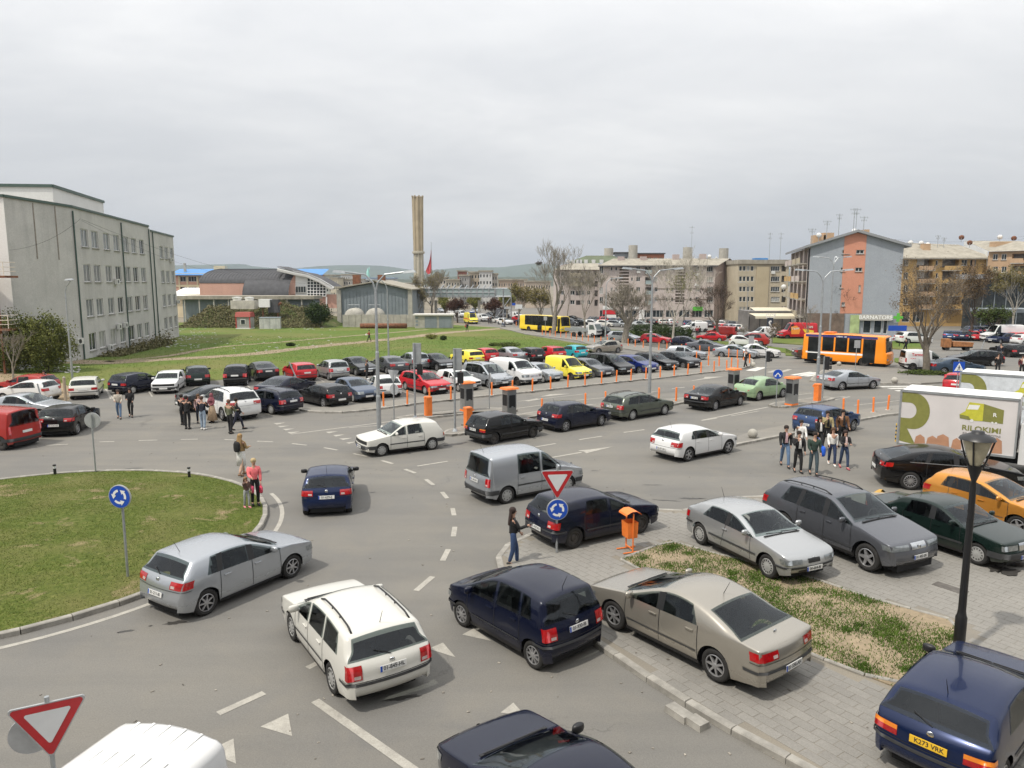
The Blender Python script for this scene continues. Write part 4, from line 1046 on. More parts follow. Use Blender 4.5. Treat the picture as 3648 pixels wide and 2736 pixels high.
for k in range(8):
    a=2*PI*(k+.5)/8;rim.box((cx+1.95*math.cos(a),YC+1.95*math.sin(a),ztop+.12),(.34,.5,.5),a)
part('crown_teeth',rim,M_CHIM,ch);ch.children[-1]['kind']='stuff'
fp=thing('flagpole','tall flagpole with limp red flag beside the chimney','flagpole',(0,0,0));a,b=W3('C',322,622,240),W3('C',322,1010,240)
bar(fp,'pole',[(a.x,240,-2.5),(a.x,240,a.z)],[.16,.07],M_STEEL)
zt,zb=W3('C',315,690,239.8).z,W3('C',310,880,239.8).z;fl=MB();rows=[]
for k in range(13):
    t=k/12;w_=.1+2.5*t*t if t<.86 else 2.0-6*(t-.86)
    rows.append([(a.x-w_*s/5,239.8+.35*math.sin(s*1.9+t*3),zt+(zb-zt)*t-s*.12*t)for s in range(6)])
part('flag',fl.grid(rows),plain('flag_red',(.62,.10,.11),.7),fp,True)
br=thing('footbridge','glazed steel footbridge spanning the far road','bridge',(0,0,0));YB=182
x0,x1=W3('C',150,1040,YB).x,W3('C',860,1040,YB).x;zd,zt=W3('C',500,1080,YB).z,W3('C',500,1012,YB).z
boxp(br,'deck',((x0+x1)/2,YB+1.6,zd),(x1-x0,3.4,.5),M_STEEL)
M_BGLASS=plain('bridge_glass',(.30,.36,.36),.15,0,.2,.4)
n_=14
for k in range(n_):
    xa,xb=x0+(x1-x0)*k/n_,x0+(x1-x0)*(k+1)/n_
    boxp(br,'glass_panel',((xa+xb)/2,YB,(zd+zt)/2),(xb-xa-.3,.06,zt-zd-.3),M_BGLASS)
    bar(br,'rib',[(xa,YB-.1,zd-.2),(xa,YB-.1,zt),(xa+.6,YB+.7,zt+.75),(xa+.6,YB+2.5,zt+.75),(xa,YB+3.3,zt),(xa,YB+3.3,zd)],.13,M_STEEL,5)
for z in(zt,(zt+zd)/2):bar(br,'rail',[(x0,YB-.12,z),(x1,YB-.12,z)],.1,M_STEEL,5)
xt0,xt1=W3('C',862,1040,YB-4).x,W3('C',998,1040,YB-4).x
fr=MB()
for x in(xt0,(xt0+xt1)/2,xt1):
    for y in(YB-4,YB+4):fr.tube([(x,y,-2),(x,y,zt)],.14,5)
for z in(1.2,zd,zt):fr.tube([(xt0,YB-4,z),(xt1,YB-4,z)],.12,5);fr.tube([(xt0,YB+4,z),(xt1,YB+4,z)],.12,5)
fr.tube([(xt0,YB-4,-1.5),(xt1,YB-4,zd)],.12,5)
part('stair_tower',fr,M_STEEL,br)['kind']='stuff';boxp(br,'tower_glass',((xt0+xt1)/2,YB+4,(zt+zd)/2),(xt1-xt0,.06,zt-zd),M_BGLASS)
boxp(br,'pier',(x0+6,YB+1.6,.2),(.6,1.2,5.6),M_CONC);boxp(br,'pier',(x1-4,YB+1.6,.2),(.6,1.2,5.6),M_CONC)
def far_house(r,x0,y0,x1,y1,Y,col,label,rows=5,cols_=5,dep=14,roof=None,name='far_apartment_block'):
    a,b=W3(r,x0,y0,Y),W3(r,x1,y0,Y);hs=thing(name,label,'building')
    mt=wall_mat('far_render',col,.12,.3);z0,zt=TZ(Y)-.5,a.z
    f=Face(hs,a,b,z0,zt,mt)
    for i_ in range(rows):
        for k in range(cols_):
            f.add(f.L*(k+.5)/cols_,zt-(i_+.62)*min(3.0,(zt-z0)/rows),f.L/cols_*.52,1.4,mull=0,sill=False,rev=.3)
    f.build()
    pl(hs,(a.x,Y+dep),a,z0,zt,mt);pl(hs,b,(b.x,Y+dep),z0,zt,mt)
    boxp(hs,'roof',((a.x+b.x)/2,Y+dep/2,zt+.3),(b.x-a.x+.8,dep+.8,.6),roof or M_ROOFG)
    return hs
far_house('C',300,925,445,1010,330,(.45,.42,.37),'low pale grey far block right of the flagpole',4,6)
far_house('C',445,945,560,1010,318,(.40,.37,.31),'beige far block with stepped front',4,5)
far_house('C',560,908,640,1010,322,(.33,.32,.31),'dark grey modern far block',5,4)
far_house('C',635,880,735,1010,335,(.44,.38,.30),'brown and beige far apartment block',5,4)
far_house('C',728,872,835,1010,328,(.55,.55,.54),'white and black modern far apartment block',5,4)
far_house('C',835,895,880,1010,334,(.45,.41,.36),'narrow beige far apartment block',5,2)
far_house('C',545,870,610,912,350,(.28,.12,.09),'brick-red far roof storey',1,3,name='far_house')
far_house('B',1460,900,1585,1000,430,(.62,.62,.60),'white far apartment block left of the statue',5,7)
far_house('B',1275,905,1400,1000,400,(.38,.40,.37),'grey-green far block behind the arched hall',4,5)
far_house('B',1365,930,1425,1000,380,(.50,.46,.36),'cream far house behind the arched hall',3,3)
far_house('B',1455,940,1640,1000,395,(.48,.46,.42),'pale far hotel with rows of windows',4,9)
far_house('B',1640,930,1900,985,405,(.42,.44,.46),'pale far hall with bluish roof',2,8,roof=plain('blue_grey_roof',(.22,.30,.42),.6))
far_house('B',1890,985,2030,1040,190,(.45,.45,.44),'white low shed between grey shed and chimney',1,4)
far_house('C',890,945,1130,1000,300,(.42,.33,.26),'long low brown far building behind the footbridge',3,12)
far_house('C',1120,960,1330,1010,280,(.50,.42,.34),'long low pale far building behind bare trees',2,10)
sp=W3('B',1685,915,402);sta=thing('statue_figure','small turquoise statue on a rooftop far away','statue',(sp.x,402,W3('B',1685,915,402).z))
mb=MB();mb.lathe([(1.9,0),(1.5,3),(1.2,5.5),(.55,6.4),(.62,7.4),(.3,8)],10);mb.tube([(.6,0,5),(1.4,0,7),(1.5,0,9.5)],[.45,.4,.3],6)
part('robed_body',mb,plain('verdigris',(.28,.55,.50),.7),sta,True,scale=.75);sta.scale=(.75,)*3
# hills
def ridge(name,Y,prof,col,seed):
    rr=random.Random(seed);m=MB();rows=[]
    pr=smooth_line([(p[0],p[1])for p in prof],10)
    for k in range(7):
        t=k/6;row=[]
        for x,h in pr:
            y=Y+t*900;row.append((x*Y/2600,y,-3+(h*Y/2600+3+CAM_H)*(1-(1-t)**1.6)*(1 if k else 0)+(rr.uniform(-3,3)if k in(2,3,4,5)else 0)))
        rows.append(row)
    mt=wall_mat('hill_'+name,col,.35,.004)
    return struct(part(name,m.grid(rows),mt,None,True))
ridge('hills',4200,[(-2600,60),(-1500,66),(-1180,72),(-1100,62),(-950,52),(-760,66),(-560,64),(-400,44),(-300,50),(-190,58),(-60,58),(20,66),(120,74),(260,60),(500,52),(900,56),(1500,50),(2600,60)],(.10,.13,.09),3)
ridge('wooded_ridge',1500,[(-1900,10),(-700,8),(-420,14),(-300,26),(-200,30),(-80,22),(60,22),(300,16),(700,8),(1900,10)],(.06,.075,.04),5)
# ---------------------------------------------------------------- apartment blocks on the right
def dish(root,p,r=.55,mat=None,tilt=.5,rz=2.6):
    r*=.55
    o=part('satellite_dish',MB().lathe([(.001,0),(r*.55,.08*r),(r,.32*r),(r*.55,.1*r)],14),mat or M_WHITE,root,True,loc=p,rot=(R(70),0,rz))
    bar(root,'mast',[(p[0],p[1],p[2]-1.0),p],.05,M_STEEL,4)
def aerial(root,p,h,seed=1):
    rr=random.Random(seed);m=MB();m.tube([(0,0,0),(0,0,h)],.05,4)
    for z,w in((h*.95,.7),(h*.80,.45)):
        a=rr.uniform(-.4,.4);m.tube([(-w*math.cos(a),-w*math.sin(a),z),(w*math.cos(a),w*math.sin(a),z)],.028,3)
        for k in range(4):t=-.8+k*.5;m.tube([(w*t*math.cos(a),w*t*math.sin(a),z-.22),(w*t*math.cos(a),w*t*math.sin(a),z+.22)],.02,3)
    return part('aerial',m,M_STEEL,root,loc=p)
def balcony(root,f,u0,u1,z,dep,mat,rail=True,slab=None):
    c=f.pt((u0+u1)/2,z,dep/2);s_=boxp(root,'balcony',c,(u1-u0,dep,.16),slab or M_CONC,f.rz)
    c=f.pt((u0+u1)/2,z+.5,dep-.05);boxp(root,'parapet',c,(u1-u0,.1,.9),mat,f.rz)
M_FLATP=wall_mat('flat_pink_grey',(.52,.45,.415),.14,.4);M_FLATP2=wall_mat('gable_mauve',(.42,.345,.325),.1,.3)
M_BEIGE=wall_mat('flat_beige',(.46,.40,.295),.18,.4);M_GREYW=wall_mat('gable_grey',(.31,.335,.37),.07,.5);M_SALMON=wall_mat('salmon',(.55,.25,.17),.06,.5)
M_OCHRE=wall_mat('ochre',(.52,.34,.14),.14,.4);M_OCHRE2=wall_mat('tan',(.47,.32,.20),.14,.4)
M_SHOP=plain('shop_front',(.16,.15,.14),.5,0,.3,1.0);M_LOUV=plain('stair_louvre',(.17,.14,.105),.8,0,.3,2)
# long pinkish block
Yb=186
P,Q=W2('D',95,800,Yb),W2('D',1237,800,Yb-1.5);E2=W2('D',1470,800,Yb+9)
b1=thing('apartment_block','long pinkish-grey five-storey block with stair louvres and mauve gable','building')
zE=W3('D',800,678,Yb).z
f=Face(b1,P,Q,TZ(Yb)-.6,zE,M_FLATP)
for yr in(712,815,915,1013):
    for x0,x1,h in((208,229,36),(254,273,36),(410,429,34),(460,500,42),(752,776,36),(804,826,36),(984,1009,36),(1044,1086,42),(640,672,44)):
        f.px('D',x0,yr-h/2,x1,yr+h/2,mull=0 if x1-x0<30 else 1,sill=False)
    f.px('D',1156,yr-24,1216,yr+28,mull=2)
    f.px('D',98,yr-22,136,yr+44,mull=1,sill=False);f.px('D',548,yr-20,612,yr+50,kind='o',rev=.9,pane=M_SHOP)
f.px('D',288,690,390,1075,kind='o',rev=.5,pane=M_LOUV);f.px('D',843,695,946,1060,kind='o',rev=.5,pane=M_LOUV)
for x0,x1 in((100,180),(200,330),(350,470),(490,600),(620,730),(750,860),(880,990),(1010,1110),(1130,1220)):f.px('D',x0,1120,x1,1190,mull=2,sill=False,pane=M_PANE)
f.build();F1=f
for x0,x1 in((288,390),(843,946)):
    for k in range(12):
        u0,z=f.uz('D',x0,706+k*31);u1,_=f.uz('D',x1,706);p=f.pt((u0+u1)/2,z,-.12);boxp(b1,'louvre_slat',p,(u1-u0,.2,.32),M_FLATP,f.rz)
for yr in(712,815,915,1013):
    for x0,x1 in((548,612),):u0,z=f.uz('D',x0,yr+50);u1,_=f.uz('D',x1,yr);balcony(b1,f,u0,u1,z,.9,M_BGLASS)
for x,y in((482,742),(1062,768),(1055,870)):u,z=f.uz('D',x,y);boxp(b1,'air_conditioner',f.pt(u,z,.25),(.9,.4,.65),M_AC,f.rz)
g0=W3('D',1340,615,Yb+4).z
gp=[Vector((Q.x,Q.y,TZ(Yb)-.6)),Vector((E2.x,E2.y,TZ(Yb)-.6)),Vector((E2.x,E2.y,zE)),Vector(((Q.x+E2.x)/2,(Q.y+E2.y)/2,g0)),Vector((Q.x,Q.y,zE))]
part('gable_wall',MB().add(gp,(tuple(range(5)),)),M_FLATP2,b1)
bk=E2+(P-Q);rg=(Q+E2)/2;rg2=rg+(P-Q)
part('roof',MB().add([(P.x-.4,P.y-.9,zE-.05),(Q.x+.5,Q.y-.9,zE-.05),(rg.x+.5,rg.y,g0+.12),(rg2.x-.4,rg2.y,g0+.12),(bk.x,bk.y,zE),(E2.x,E2.y,zE)],((0,1,2,3),(3,2,5,4))),M_ROOFG,b1)
boxp(b1,'eaves',((P.x+Q.x)/2,(P.y+Q.y)/2-.85,zE-.2),((Q-P).length+.8,.2,.3),M_DARKROOF,f.rz)
for q,(x,y)in enumerate(((310,620),(850,600),(1115,595),(530,620))):p=W3('D',x,y+14,Yb+4);boxp(b1,'chimney',p,(1.6,1.2,2.2),M_FLATP2)
dish(b1,W3('D',1180,595,Yb+3),1.0);dish(b1,W3('D',1250,605,Yb+3),.5);aerial(b1,W3('D',1000,640,Yb+4),9,3)
for yy in(908,1012):u,z=f.uz('D',1100,yy);boxp(b1,'string_course',f.pt(f.L-7.5,z,.05),(14.5,.1,.16),M_LOUV,f.rz)
def shopsign(root,f,x0,y0,x1,y1,mat,txt=None,tm=None,reg='D',sz=.6,off=.35):
    u0,z0=f.uz(reg,x0,y1);u1,z1=f.uz(reg,x1,y0);c=f.pt((u0+u1)/2,(z0+z1)/2,off)
    s_=boxp(root,'shop_sign',c,(u1-u0,.2,z1-z0),mat,f.rz)
    if txt:obj('lettering',text_mesh(txt,sz,tm or M_WHITE,.012,1.0,.02),s_,(0,-.115,0),(PI/2,0,0))
    return s_
M_SGREEN=plain('sign_green',(.10,.42,.05),.5);M_SRED=plain('sign_red',(.55,.02,.03),.5);M_SWHITE=plain('sign_white',(.68,.68,.66),.5)
shopsign(b1,f,1015,1085,1112,1125,M_SGREEN);shopsign(b1,f,130,1080,230,1112,M_SWHITE);shopsign(b1,f,130,1120,262,1160,M_SRED);shopsign(b1,f,168,1164,262,1200,M_SWHITE);shopsign(b1,f,400,1085,480,1110,M_SWHITE);shopsign(b1,f,485,1115,540,1210,M_SWHITE)
# older block left of it with sagging roof, green mansard and tower blocks behind
b0=thing('apartment_block','weathered block with pale sheet roof left of the pinkish one','building')
P0,Q0=W2('C',1378,900,Yb+8),W2('C',1745,900,Yb+8);z_=W3('C',1500,852,Yb+8).z
f=Face(b0,P0,Q0,TZ(Yb)-.6,z_,M_FLATP)
for yr in(890,970,1050,1130):
    for x0,x1 in((1395,1410),(1420,1448),(1495,1535),(1590,1615),(1640,1665)):f.px('C',x0,yr-17,x1,yr+17,mull=1,sill=False)
    f.px('C',1545,yr-16,1585,yr+22,kind='o',rev=.9,pane=M_SHOP);f.px('C',1700,yr-20,1730,yr+30,kind='o',rev=.8,pane=M_SHOP)
f.build();zr_=W3('C',1560,800,Yb+14).z
part('roof',MB().add([(P0.x-1,Yb+7,z_-.1),(Q0.x+.3,Yb+7,z_-.1),(Q0.x+.3,Yb+15,zr_),(P0.x+4,Yb+15,zr_)],((0,1,2,3),)),M_ROOFG,b0)
pl(b0,(P0.x,Yb+20),P0,TZ(Yb)-.6,z_,M_FLATP)
for yr in(905,985):u0,z=f.uz('C',1490,yr+8);u1,_=f.uz('C',1590,yr);balcony(b0,f,u0,u1,z,.9,M_BEIGE)
gb=thing('mansard_building','building with green mansard roof and dormers behind','building')
a,b=W3('C',1450,800,225),W3('C',1960,800,225);zt=W3('C',1600,732,225).z
m=MB();m.add([(a.x,225,a.z),(b.x,225,a.z),(b.x-3,229,zt),(a.x+7,229,zt),(b.x,245,a.z),(a.x,245,a.z),(b.x-3,240,zt),(a.x+7,240,zt)],((0,1,2,3),(1,4,6,2),(5,0,3,7),(3,2,6,7)))
part('mansard_roof',m,plain('green_roof',(.105,.125,.075),.75,0,.25,.5),gb);boxp(gb,'wall',((a.x+b.x)/2,235,a.z/2-1.5),(b.x-a.x,20,a.z+2.5),M_FLATP)
for x in(1480,1520,1560,1580,1628,1692,1760):p=W3('C',x,785,225.5);boxp(gb,'dormer',p,(1.0,1.6,1.0),M_FRAME)
tw=thing('tower_flats','brick and grey flats with round water tanks on the roof behind','building')
for x0,x1,y0,mt in((1870,2000,715,M_GREYW),(2040,2290,722,wall_mat('brick_render',(.36,.15,.09),.15,.4))):
    a,b=W3('C',x0,y0,248),W3('C',x1,y0,248);f=Face(tw,a,b,2,a.z,mt)
    for k in range(5):f.add(f.L*(k+.5)/5,a.z-2.0,1.4,1.5,sill=False)
    f.build();boxp(tw,'roof',((a.x+b.x)/2,255,a.z+.15),(b.x-a.x+.6,15,.4),M_DARKROOF)
for x,y in((1820,700),(2026,675)):p=W3('C',x,y+36,246);part('water_tank',MB().lathe([(.001,2.4),(1.5,2.4),(1.5,-2)],18),M_CONC,tw,loc=p)
for x,y in((965,560),(1320,570)):p=W3('D',x,y+30,216);part('water_tank',MB().lathe([(.001,2.6),(1.35,2.6),(1.35,-4)],18),M_CONC,tw,loc=p)
# beige block in the gap
b2=thing('apartment_block','beige five-storey block between the mauve gable and the grey gable','building');Y2=178
P,Q=W2('D',1462,800,Y2),W2('D',1960,800,Y2);zE=W3('D',1700,648,Y2).z
f=Face(b2,P,Q,TZ(Y2)-.6,zE,M_BEIGE)
for yr in(710,812,912,1012,1112):
    for x0 in(1474,1510,1548,1588):f.px('D',x0,yr-26,x0+30,yr+24,mull=0,sill=False)
    f.px('D',1785,yr-24,1874,yr+26,mull=3);f.px('D',1890,yr-30,1938,yr+30,kind='o',rev=1.0,pane=M_SHOP)
f.build();pl(b2,(P.x,Y2+14),P,TZ(Y2)-.6,zE,M_BEIGE);boxp(b2,'parapet',((P.x+Q.x)/2,Y2+5,zE+.1),(Q.x-P.x+.5,11,1.0),M_ROOFG)
for x0,x1 in((1625,1770),):u0,z0=f.uz('D',x0,1180);u1,z1=f.uz('D',x1,690);boxp(b2,'plain_bay',f.pt((u0+u1)/2,(z0+z1)/2,.12),(u1-u0,.24,z1-z0),wall_mat('bay_beige',(.44,.37,.25),.12,.3),f.rz)
u,z=f.uz('D',1805,748);boxp(b2,'air_conditioner',f.pt(u,z,.3),(.9,.4,.7),M_AC,f.rz)
for x in(1768,1875):aerial(b2,W3('D',x,640,Y2+4),7,x)
p=W3('D',1680,632,Y2+2);boxp(b2,'roof_tarpaulin',p,(3.2,2,1.2),M_BLUEROOF)
# grey gable with salmon stripe
K0,K1,K2=Vector((46.3,115)),Vector((58.95,111.6)),Vector((53.9,143))
b3=thing('apartment_block','block with grey gable, salmon stripe and pharmacy on the ground floor','building');z0=TZ(115)-.6
f=Face(b3,K0,K1,z0,13.1,M_GREYW,'gable_wall');Fg=f
zg=f.uz('E',600,987)[1]
for(x0,y0,x1,y1)in((598,450,658,485),(716,450,782,485),(584,600,622,632),(705,600,770,634),(575,745,606,772),(732,748,756,806),(590,892,622,926)):f.px('E',x0,y0,x1,y1,mull=1)
f.px('E',770,1045,845,1155,mull=0,sill=False,pane=M_PANE);f.px('E',862,1045,935,1155,mull=0,sill=False,pane=M_PANE);f.px('E',940,1045,985,1160,mull=0,sill=False,pane=M_PANE)
f.build()
zap=15.15;mid=(K0+K1)/2
part('gable_peak',MB().add([(K0.x,K0.y,13.1),(K1.x,K1.y,13.1),(mid.x,mid.y,zap)],((0,1,2),)),M_GREYW,b3)
us=f.uz('E',596,700)[0],f.uz('E',782,700)[0]
# salmon stripe: thin render coat standing proud of the grey
sf=Face(b3,f.pt(us[0],0,.03),f.pt(us[1],0,.03),zg,13.4,M_SALMON,'stripe');sf.rects=[(r[0]-us[0],r[1]-us[0])+tuple(r[2:4])+('x',)+tuple(r[5:])for r in f.rects if r[0]>us[0]+.05 and r[1]<us[1]-.05 and r[2]>zg]
sf.build()
def gz(u):return 13.1+(zap-13.1)*(1-abs(u-f.L/2)/(f.L/2))
part('stripe_top',MB().add([f.pt(us[0],13.38,.03),f.pt(us[1],13.38,.03),f.pt(us[1],gz(us[1])-.05,.03),f.pt(f.L/2,zap-.05,.03),f.pt(us[0],gz(us[0])-.05,.03)],((0,1,2,3,4),)),M_SALMON,b3)
for a,b in((0,f.L/2),(f.L/2,f.L)):
    e0,e1=(-.9,f.L/2)if a==0 else(f.L/2,f.L+.9)
    za,zb=gz(0)-.28 if a==0 else zap,zap if a==0 else gz(0)-.28
    p=[f.pt(e0,za,.7),f.pt(e1,zb,.7),f.pt(e1,zb,-30),f.pt(e0,za,-30)]
    part('roof_slope',MB().add(p+[v+Vector((0,0,.38))for v in p],((4,5,6,7),(0,1,5,4),(1,2,6,5),(3,0,4,7),(3,2,1,0))),plain('grey_roof_trim',(.24,.25,.26),.6,0,.15),b3)
boxp(b3,'ground_floor_cladding',f.pt(f.L*.21,(z0+zg)/2,.1),(f.L*.41,.2,zg-z0),plain('brown_stone',(.15,.11,.085),.7,0,.3,1.2),f.rz)
sg=shopsign(b3,f,740,998,1012,1044,plain('pharmacy_fascia',(.42,.40,.37),.5),'BARNATORE',plain('letter_white',(.80,.80,.78),.4),'E',.82,.5)
shopsign(b3,f,655,1000,745,1165,plain('pharmacy_poster',(.34,.42,.20),.6,0,.4,.8),None,None,'E',off=.25)
cr_=MB().box((0,0,0),(1.3,.15,.42)).box((0,0,0),(.42,.16,1.3));u,z=f.uz('E',1062,1020);part('pharmacy_cross',cr_,M_SGREEN,b3,loc=f.pt(f.L-.2,z,.6),rot=f.rz)
fl_=Face(b3,K2,K0,z0,13.0,M_FLATP,'balcony_front')
for k in range(4):
    zz=1.9+2.85*k
    for u in(4,10.5,17,23.5):fl_.add(u,zz+1.35,4.2,2.3,kind='o',rev=1.2,pane=M_SHOP)
fl_.build()
for k in range(4):
    for u in(4,10.5,17,23.5):balcony(b3,fl_,u-2.4,u+2.4,2.0+2.85*k,1.2,(M_OCHRE,M_FLATP,M_BEIGE)[(k+int(u))%3])
pl(b3,K1,(K1.x+7.6,K1.y+28),z0,13,M_GREYW)
bar(b3,'downpipe',[fl_.pt(fl_.L-.2,12.8,.15),fl_.pt(fl_.L-.2,z0,.15)],.12,M_BLACK)
for x,y,h in((340,400,4),(465,350,4.5),(565,340,6),(690,325,7),(710,325,7),(775,330,5)):aerial(b3,W3('E',x,y,119),h*.6,x)
for x,y,w_ in((395,365,2.5),(470,345,2.2),(790,318,1.0)):p=W3('E',x,y,121);boxp(b3,'chimney',p,(w_*.75,1.4,1.4),M_OCHRE2)
dish(b3,W3('E',400,330,120),.8);dish(b3,W3('E',700,295,121),.8);dish(b3,W3('E',105,768,125),.9)
# ochre blocks
b4=thing('apartment_block','ochre four-storey block right of the grey gable','building');Y4=152
P,Q=W2('E',1060,700,Y4),W2('E',1815,700,Y4);zE=W3('E',1400,518,Y4).z
f=Face(b4,P,Q,TZ(Y4)-.6,zE,M_OCHRE)
for yr in(560,668,776,884):
    f.px('E',1112,yr-26,1158,yr+26,mull=1);f.px('E',1385,yr-20,1410,yr+22,mull=0,sill=False)
    f.px('E',1225,yr-36,1362,yr+40,kind='o',rev=1.3,pane=M_SHOP);f.px('E',1440,yr-36,1585,yr+38,kind='o',rev=1.3,pane=M_SHOP)
    f.px('E',1604,yr-26,1656,yr+24,mull=1);f.px('E',1678,yr-26,1730,yr+24,mull=1)
f.px('E',1100,975,1170,1060,mull=0,sill=False);f.px('E',1190,975,1290,1060,mull=2,sill=False)
f.build()
for yr in(560,668,776,884):
    for x0,x1,mt in((1222,1365,M_OCHRE2),(1437,1588,M_OCHRE)):u0,z=f.uz('E',x0,yr+66);u1,_=f.uz('E',x1,yr);balcony(b4,f,u0,u1,z,1.1,mt)
    u0,z=f.uz('E',1235,yr-10);boxp(b4,'balcony_window',f.pt(u0+1.2,z+.1,-1.1),(1.5,.1,1.6),M_FRAME,f.rz)
boxp(b4,'tan_bay',f.pt(f.uz('E',1700,700)[0]-.2,7.0,.05),(.5,.12,11),M_OCHRE2,f.rz)
part('roof',MB().add([(P.x-.6,Y4-1,zE),(Q.x+.4,Y4-1,zE),(Q.x-2,Y4+7,zE+3.0),(P.x-.2,Y4+7,zE+3.6),(P.x-.6,Y4-1,zE-.3),(Q.x+.4,Y4-1,zE-.3)],((0,1,2,3),(4,5,1,0))),M_ROOFG,b4)
for x,y in((1175,392),(1265,396),(1320,410)):dish(b4,W3('E',x,y,Y4+5),.95)
p=W3('E',1300,430,Y4+4);boxp(b4,'chimney',p,(1.5,1.2,1.5),M_OCHRE2);aerial(b4,W3('E',1400,450,Y4+5),3,5);aerial(b4,W3('E',1452,450,Y4+5),2.5,6)
b5=thing('apartment_block','tan block with white fire wall at the right edge','building');Y5=151
P,Q=W2('E',1815,700,Y5),W2('E',2330,700,Y5-8);Bq=W2('E',1600,700,170);zE=W3('E',1830,466,Y5).z
f=Face(b5,P,Q,TZ(Y5)-.6,zE,M_OCHRE2)
for yr in(510,617,728,836,940):
    f.px('E',1868,yr-25,1914,yr+25,mull=1);f.px('E',1940,yr-25,1988,yr+25,mull=1);f.px('E',2030,yr-30,2140,yr+30,kind='o',rev=1.2,pane=M_SHOP);f.px('E',2165,yr-25,2215,yr+25)
f.build()
for yr in(510,617,728,836):u0,z=f.uz('E',2028,yr+55);u1,_=f.uz('E',2142,yr);balcony(b5,f,u0,u1,z,1.0,M_OCHRE2)
part('roof',MB().add([(P.x-.4,P.y-.8,zE),(Q.x,Q.y-.8,zE),(Q.x,Q.y+9,zE+2.2),(Bq.x,Bq.y,zE+3.2)],((0,1,2,3),)),M_ROOFG,b5)
part('fire_wall',MB().add([(P.x,P.y,zE-3.0),(Bq.x,Bq.y,zE-3.0),(Bq.x,Bq.y,zE+3.1),(P.x-.2,P.y,zE+.1)],((0,1,2,3),(3,2,1,0))),M_WHITE,b5)
pl(b5,Bq,P,TZ(Y5)-.6,zE-3.1,M_OCHRE2)
for x,y,mt in((1605,348,M_RUST),(1675,392,M_RUST),(1930,345,M_WHITE),(2048,355,M_RUST)):dish(b5,W3('E',x,y,Y5+4),.95,mt)
boxp(b5,'roof_chimney',W3('E',2010,408,Y5+3),(7,2,1.2),M_OCHRE2)
kp=thing('petrol_canopy','dark flat canopy on a post below the tan block','canopy');c=W3('E',1990,960,125);boxp(kp,'canopy_roof',c,(9,6,.6),M_SHEET);bar(kp,'post',[(c.x-2.5,125,TZ(125)),(c.x-2.5,125,c.z)],.2,M_STEEL)
gl=thing('glass_office','dark glass building behind the olive tree at the right edge','building');c=W3('E',1970,850,139);boxp(gl,'glass_wall',(c.x,141,3.2),(10,5,10.5),M_PANE);boxp(gl,'roof',(c.x-.5,140.5,8.6),(12,7,.9),plain('canopy_grey',(.25,.26,.27),.5))
for k in range(5):boxp(gl,'mullion',(c.x-4.5+k*2.2,138.4,3.2),(.14,.1,10.4),M_SHEET)
# cafe with cream awnings
cf=thing('cafe_pavilion','cafe with cream awnings and dark sign board beside the grey gable','cafe');Ycf=124
M_AWN=plain('awning_cream',(.60,.55,.42),.8,0,.08)
def awn(y0,y1,x0,x1,Y,dep,name):
    a,b=W3('D',x0,y0,Y),W3('D',x1,y0,Y);c=W3('D',x0,y1,Y-dep)
    part(name,MB().add([(a.x,Y,a.z),(b.x,Y,b.z),(b.x,Y-dep,c.z),(a.x,Y-dep,c.z),(a.x,Y-dep,c.z-.4),(b.x,Y-dep,c.z-.4)],((0,3,2,1),(3,4,5,2))),M_AWN,cf)
awn(1092,1128,1580,1935,Ycf+6,3,'awning');awn(1150,1180,1570,1990,Ycf,3.4,'awning')
a,b=W3('D',1570,1200,Ycf+1),W3('D',1990,1200,Ycf+1)
boxp(cf,'wall',((a.x+b.x)/2,Ycf+4,.6),(b.x-a.x,6,4.2),M_SHOP)
for x in(1575,1680,1800,1900,1985):p=W3('D',x,1200,Ycf-3.2);bar(cf,'post',[(p.x,p.y,TZ(p.y)),(p.x,p.y,W3('D',x,1182,Ycf-3.2).z)],.07,M_BLACK)
a,b=W3('D',1750,1280,Ycf-5),W3('D',1808,1195,Ycf-5);sb=boxp(cf,'sign_board',((a.x+b.x)/2,Ycf-5,(a.z+b.z)/2),(b.x-a.x,.3,b.z-a.z),plain('sign_dark',(.02,.03,.05),.5))
obj('emblem',text_mesh('?',2.2,M_WHITE,.03),sb,(0,-.17,-.6),(PI/2,0,PI));obj('lettering',text_mesh('CCF',.9,M_WHITE,.02),sb,(0,-.17,1.0),(PI/2,0,0))
# the building the view is taken from, behind the lens
vb=thing('viewpoint_building','pale building with rows of windows directly behind the viewpoint','building')
f=Face(vb,(75,-1.0),(-55,-1.0),-.1,13.0,M_OFFICE)
for z_ in(2.2,5.6,9.0,11.8):
    for k in range(42):f.add(2.0+k*3.05,z_,1.9,1.6,rev=.2,sill=False)
f.build();pl(vb,(-55,-1),(-55,-13),-.1,13,M_OFFICE);pl(vb,(75,-13),(75,-1),-.1,13,M_OFFICE);pl(vb,(-55,-13),(75,-13),-.1,13,M_OFFICE)
boxp(vb,'roof',(10,-7,13.1),(131,12.6,.3),M_ROOFG)
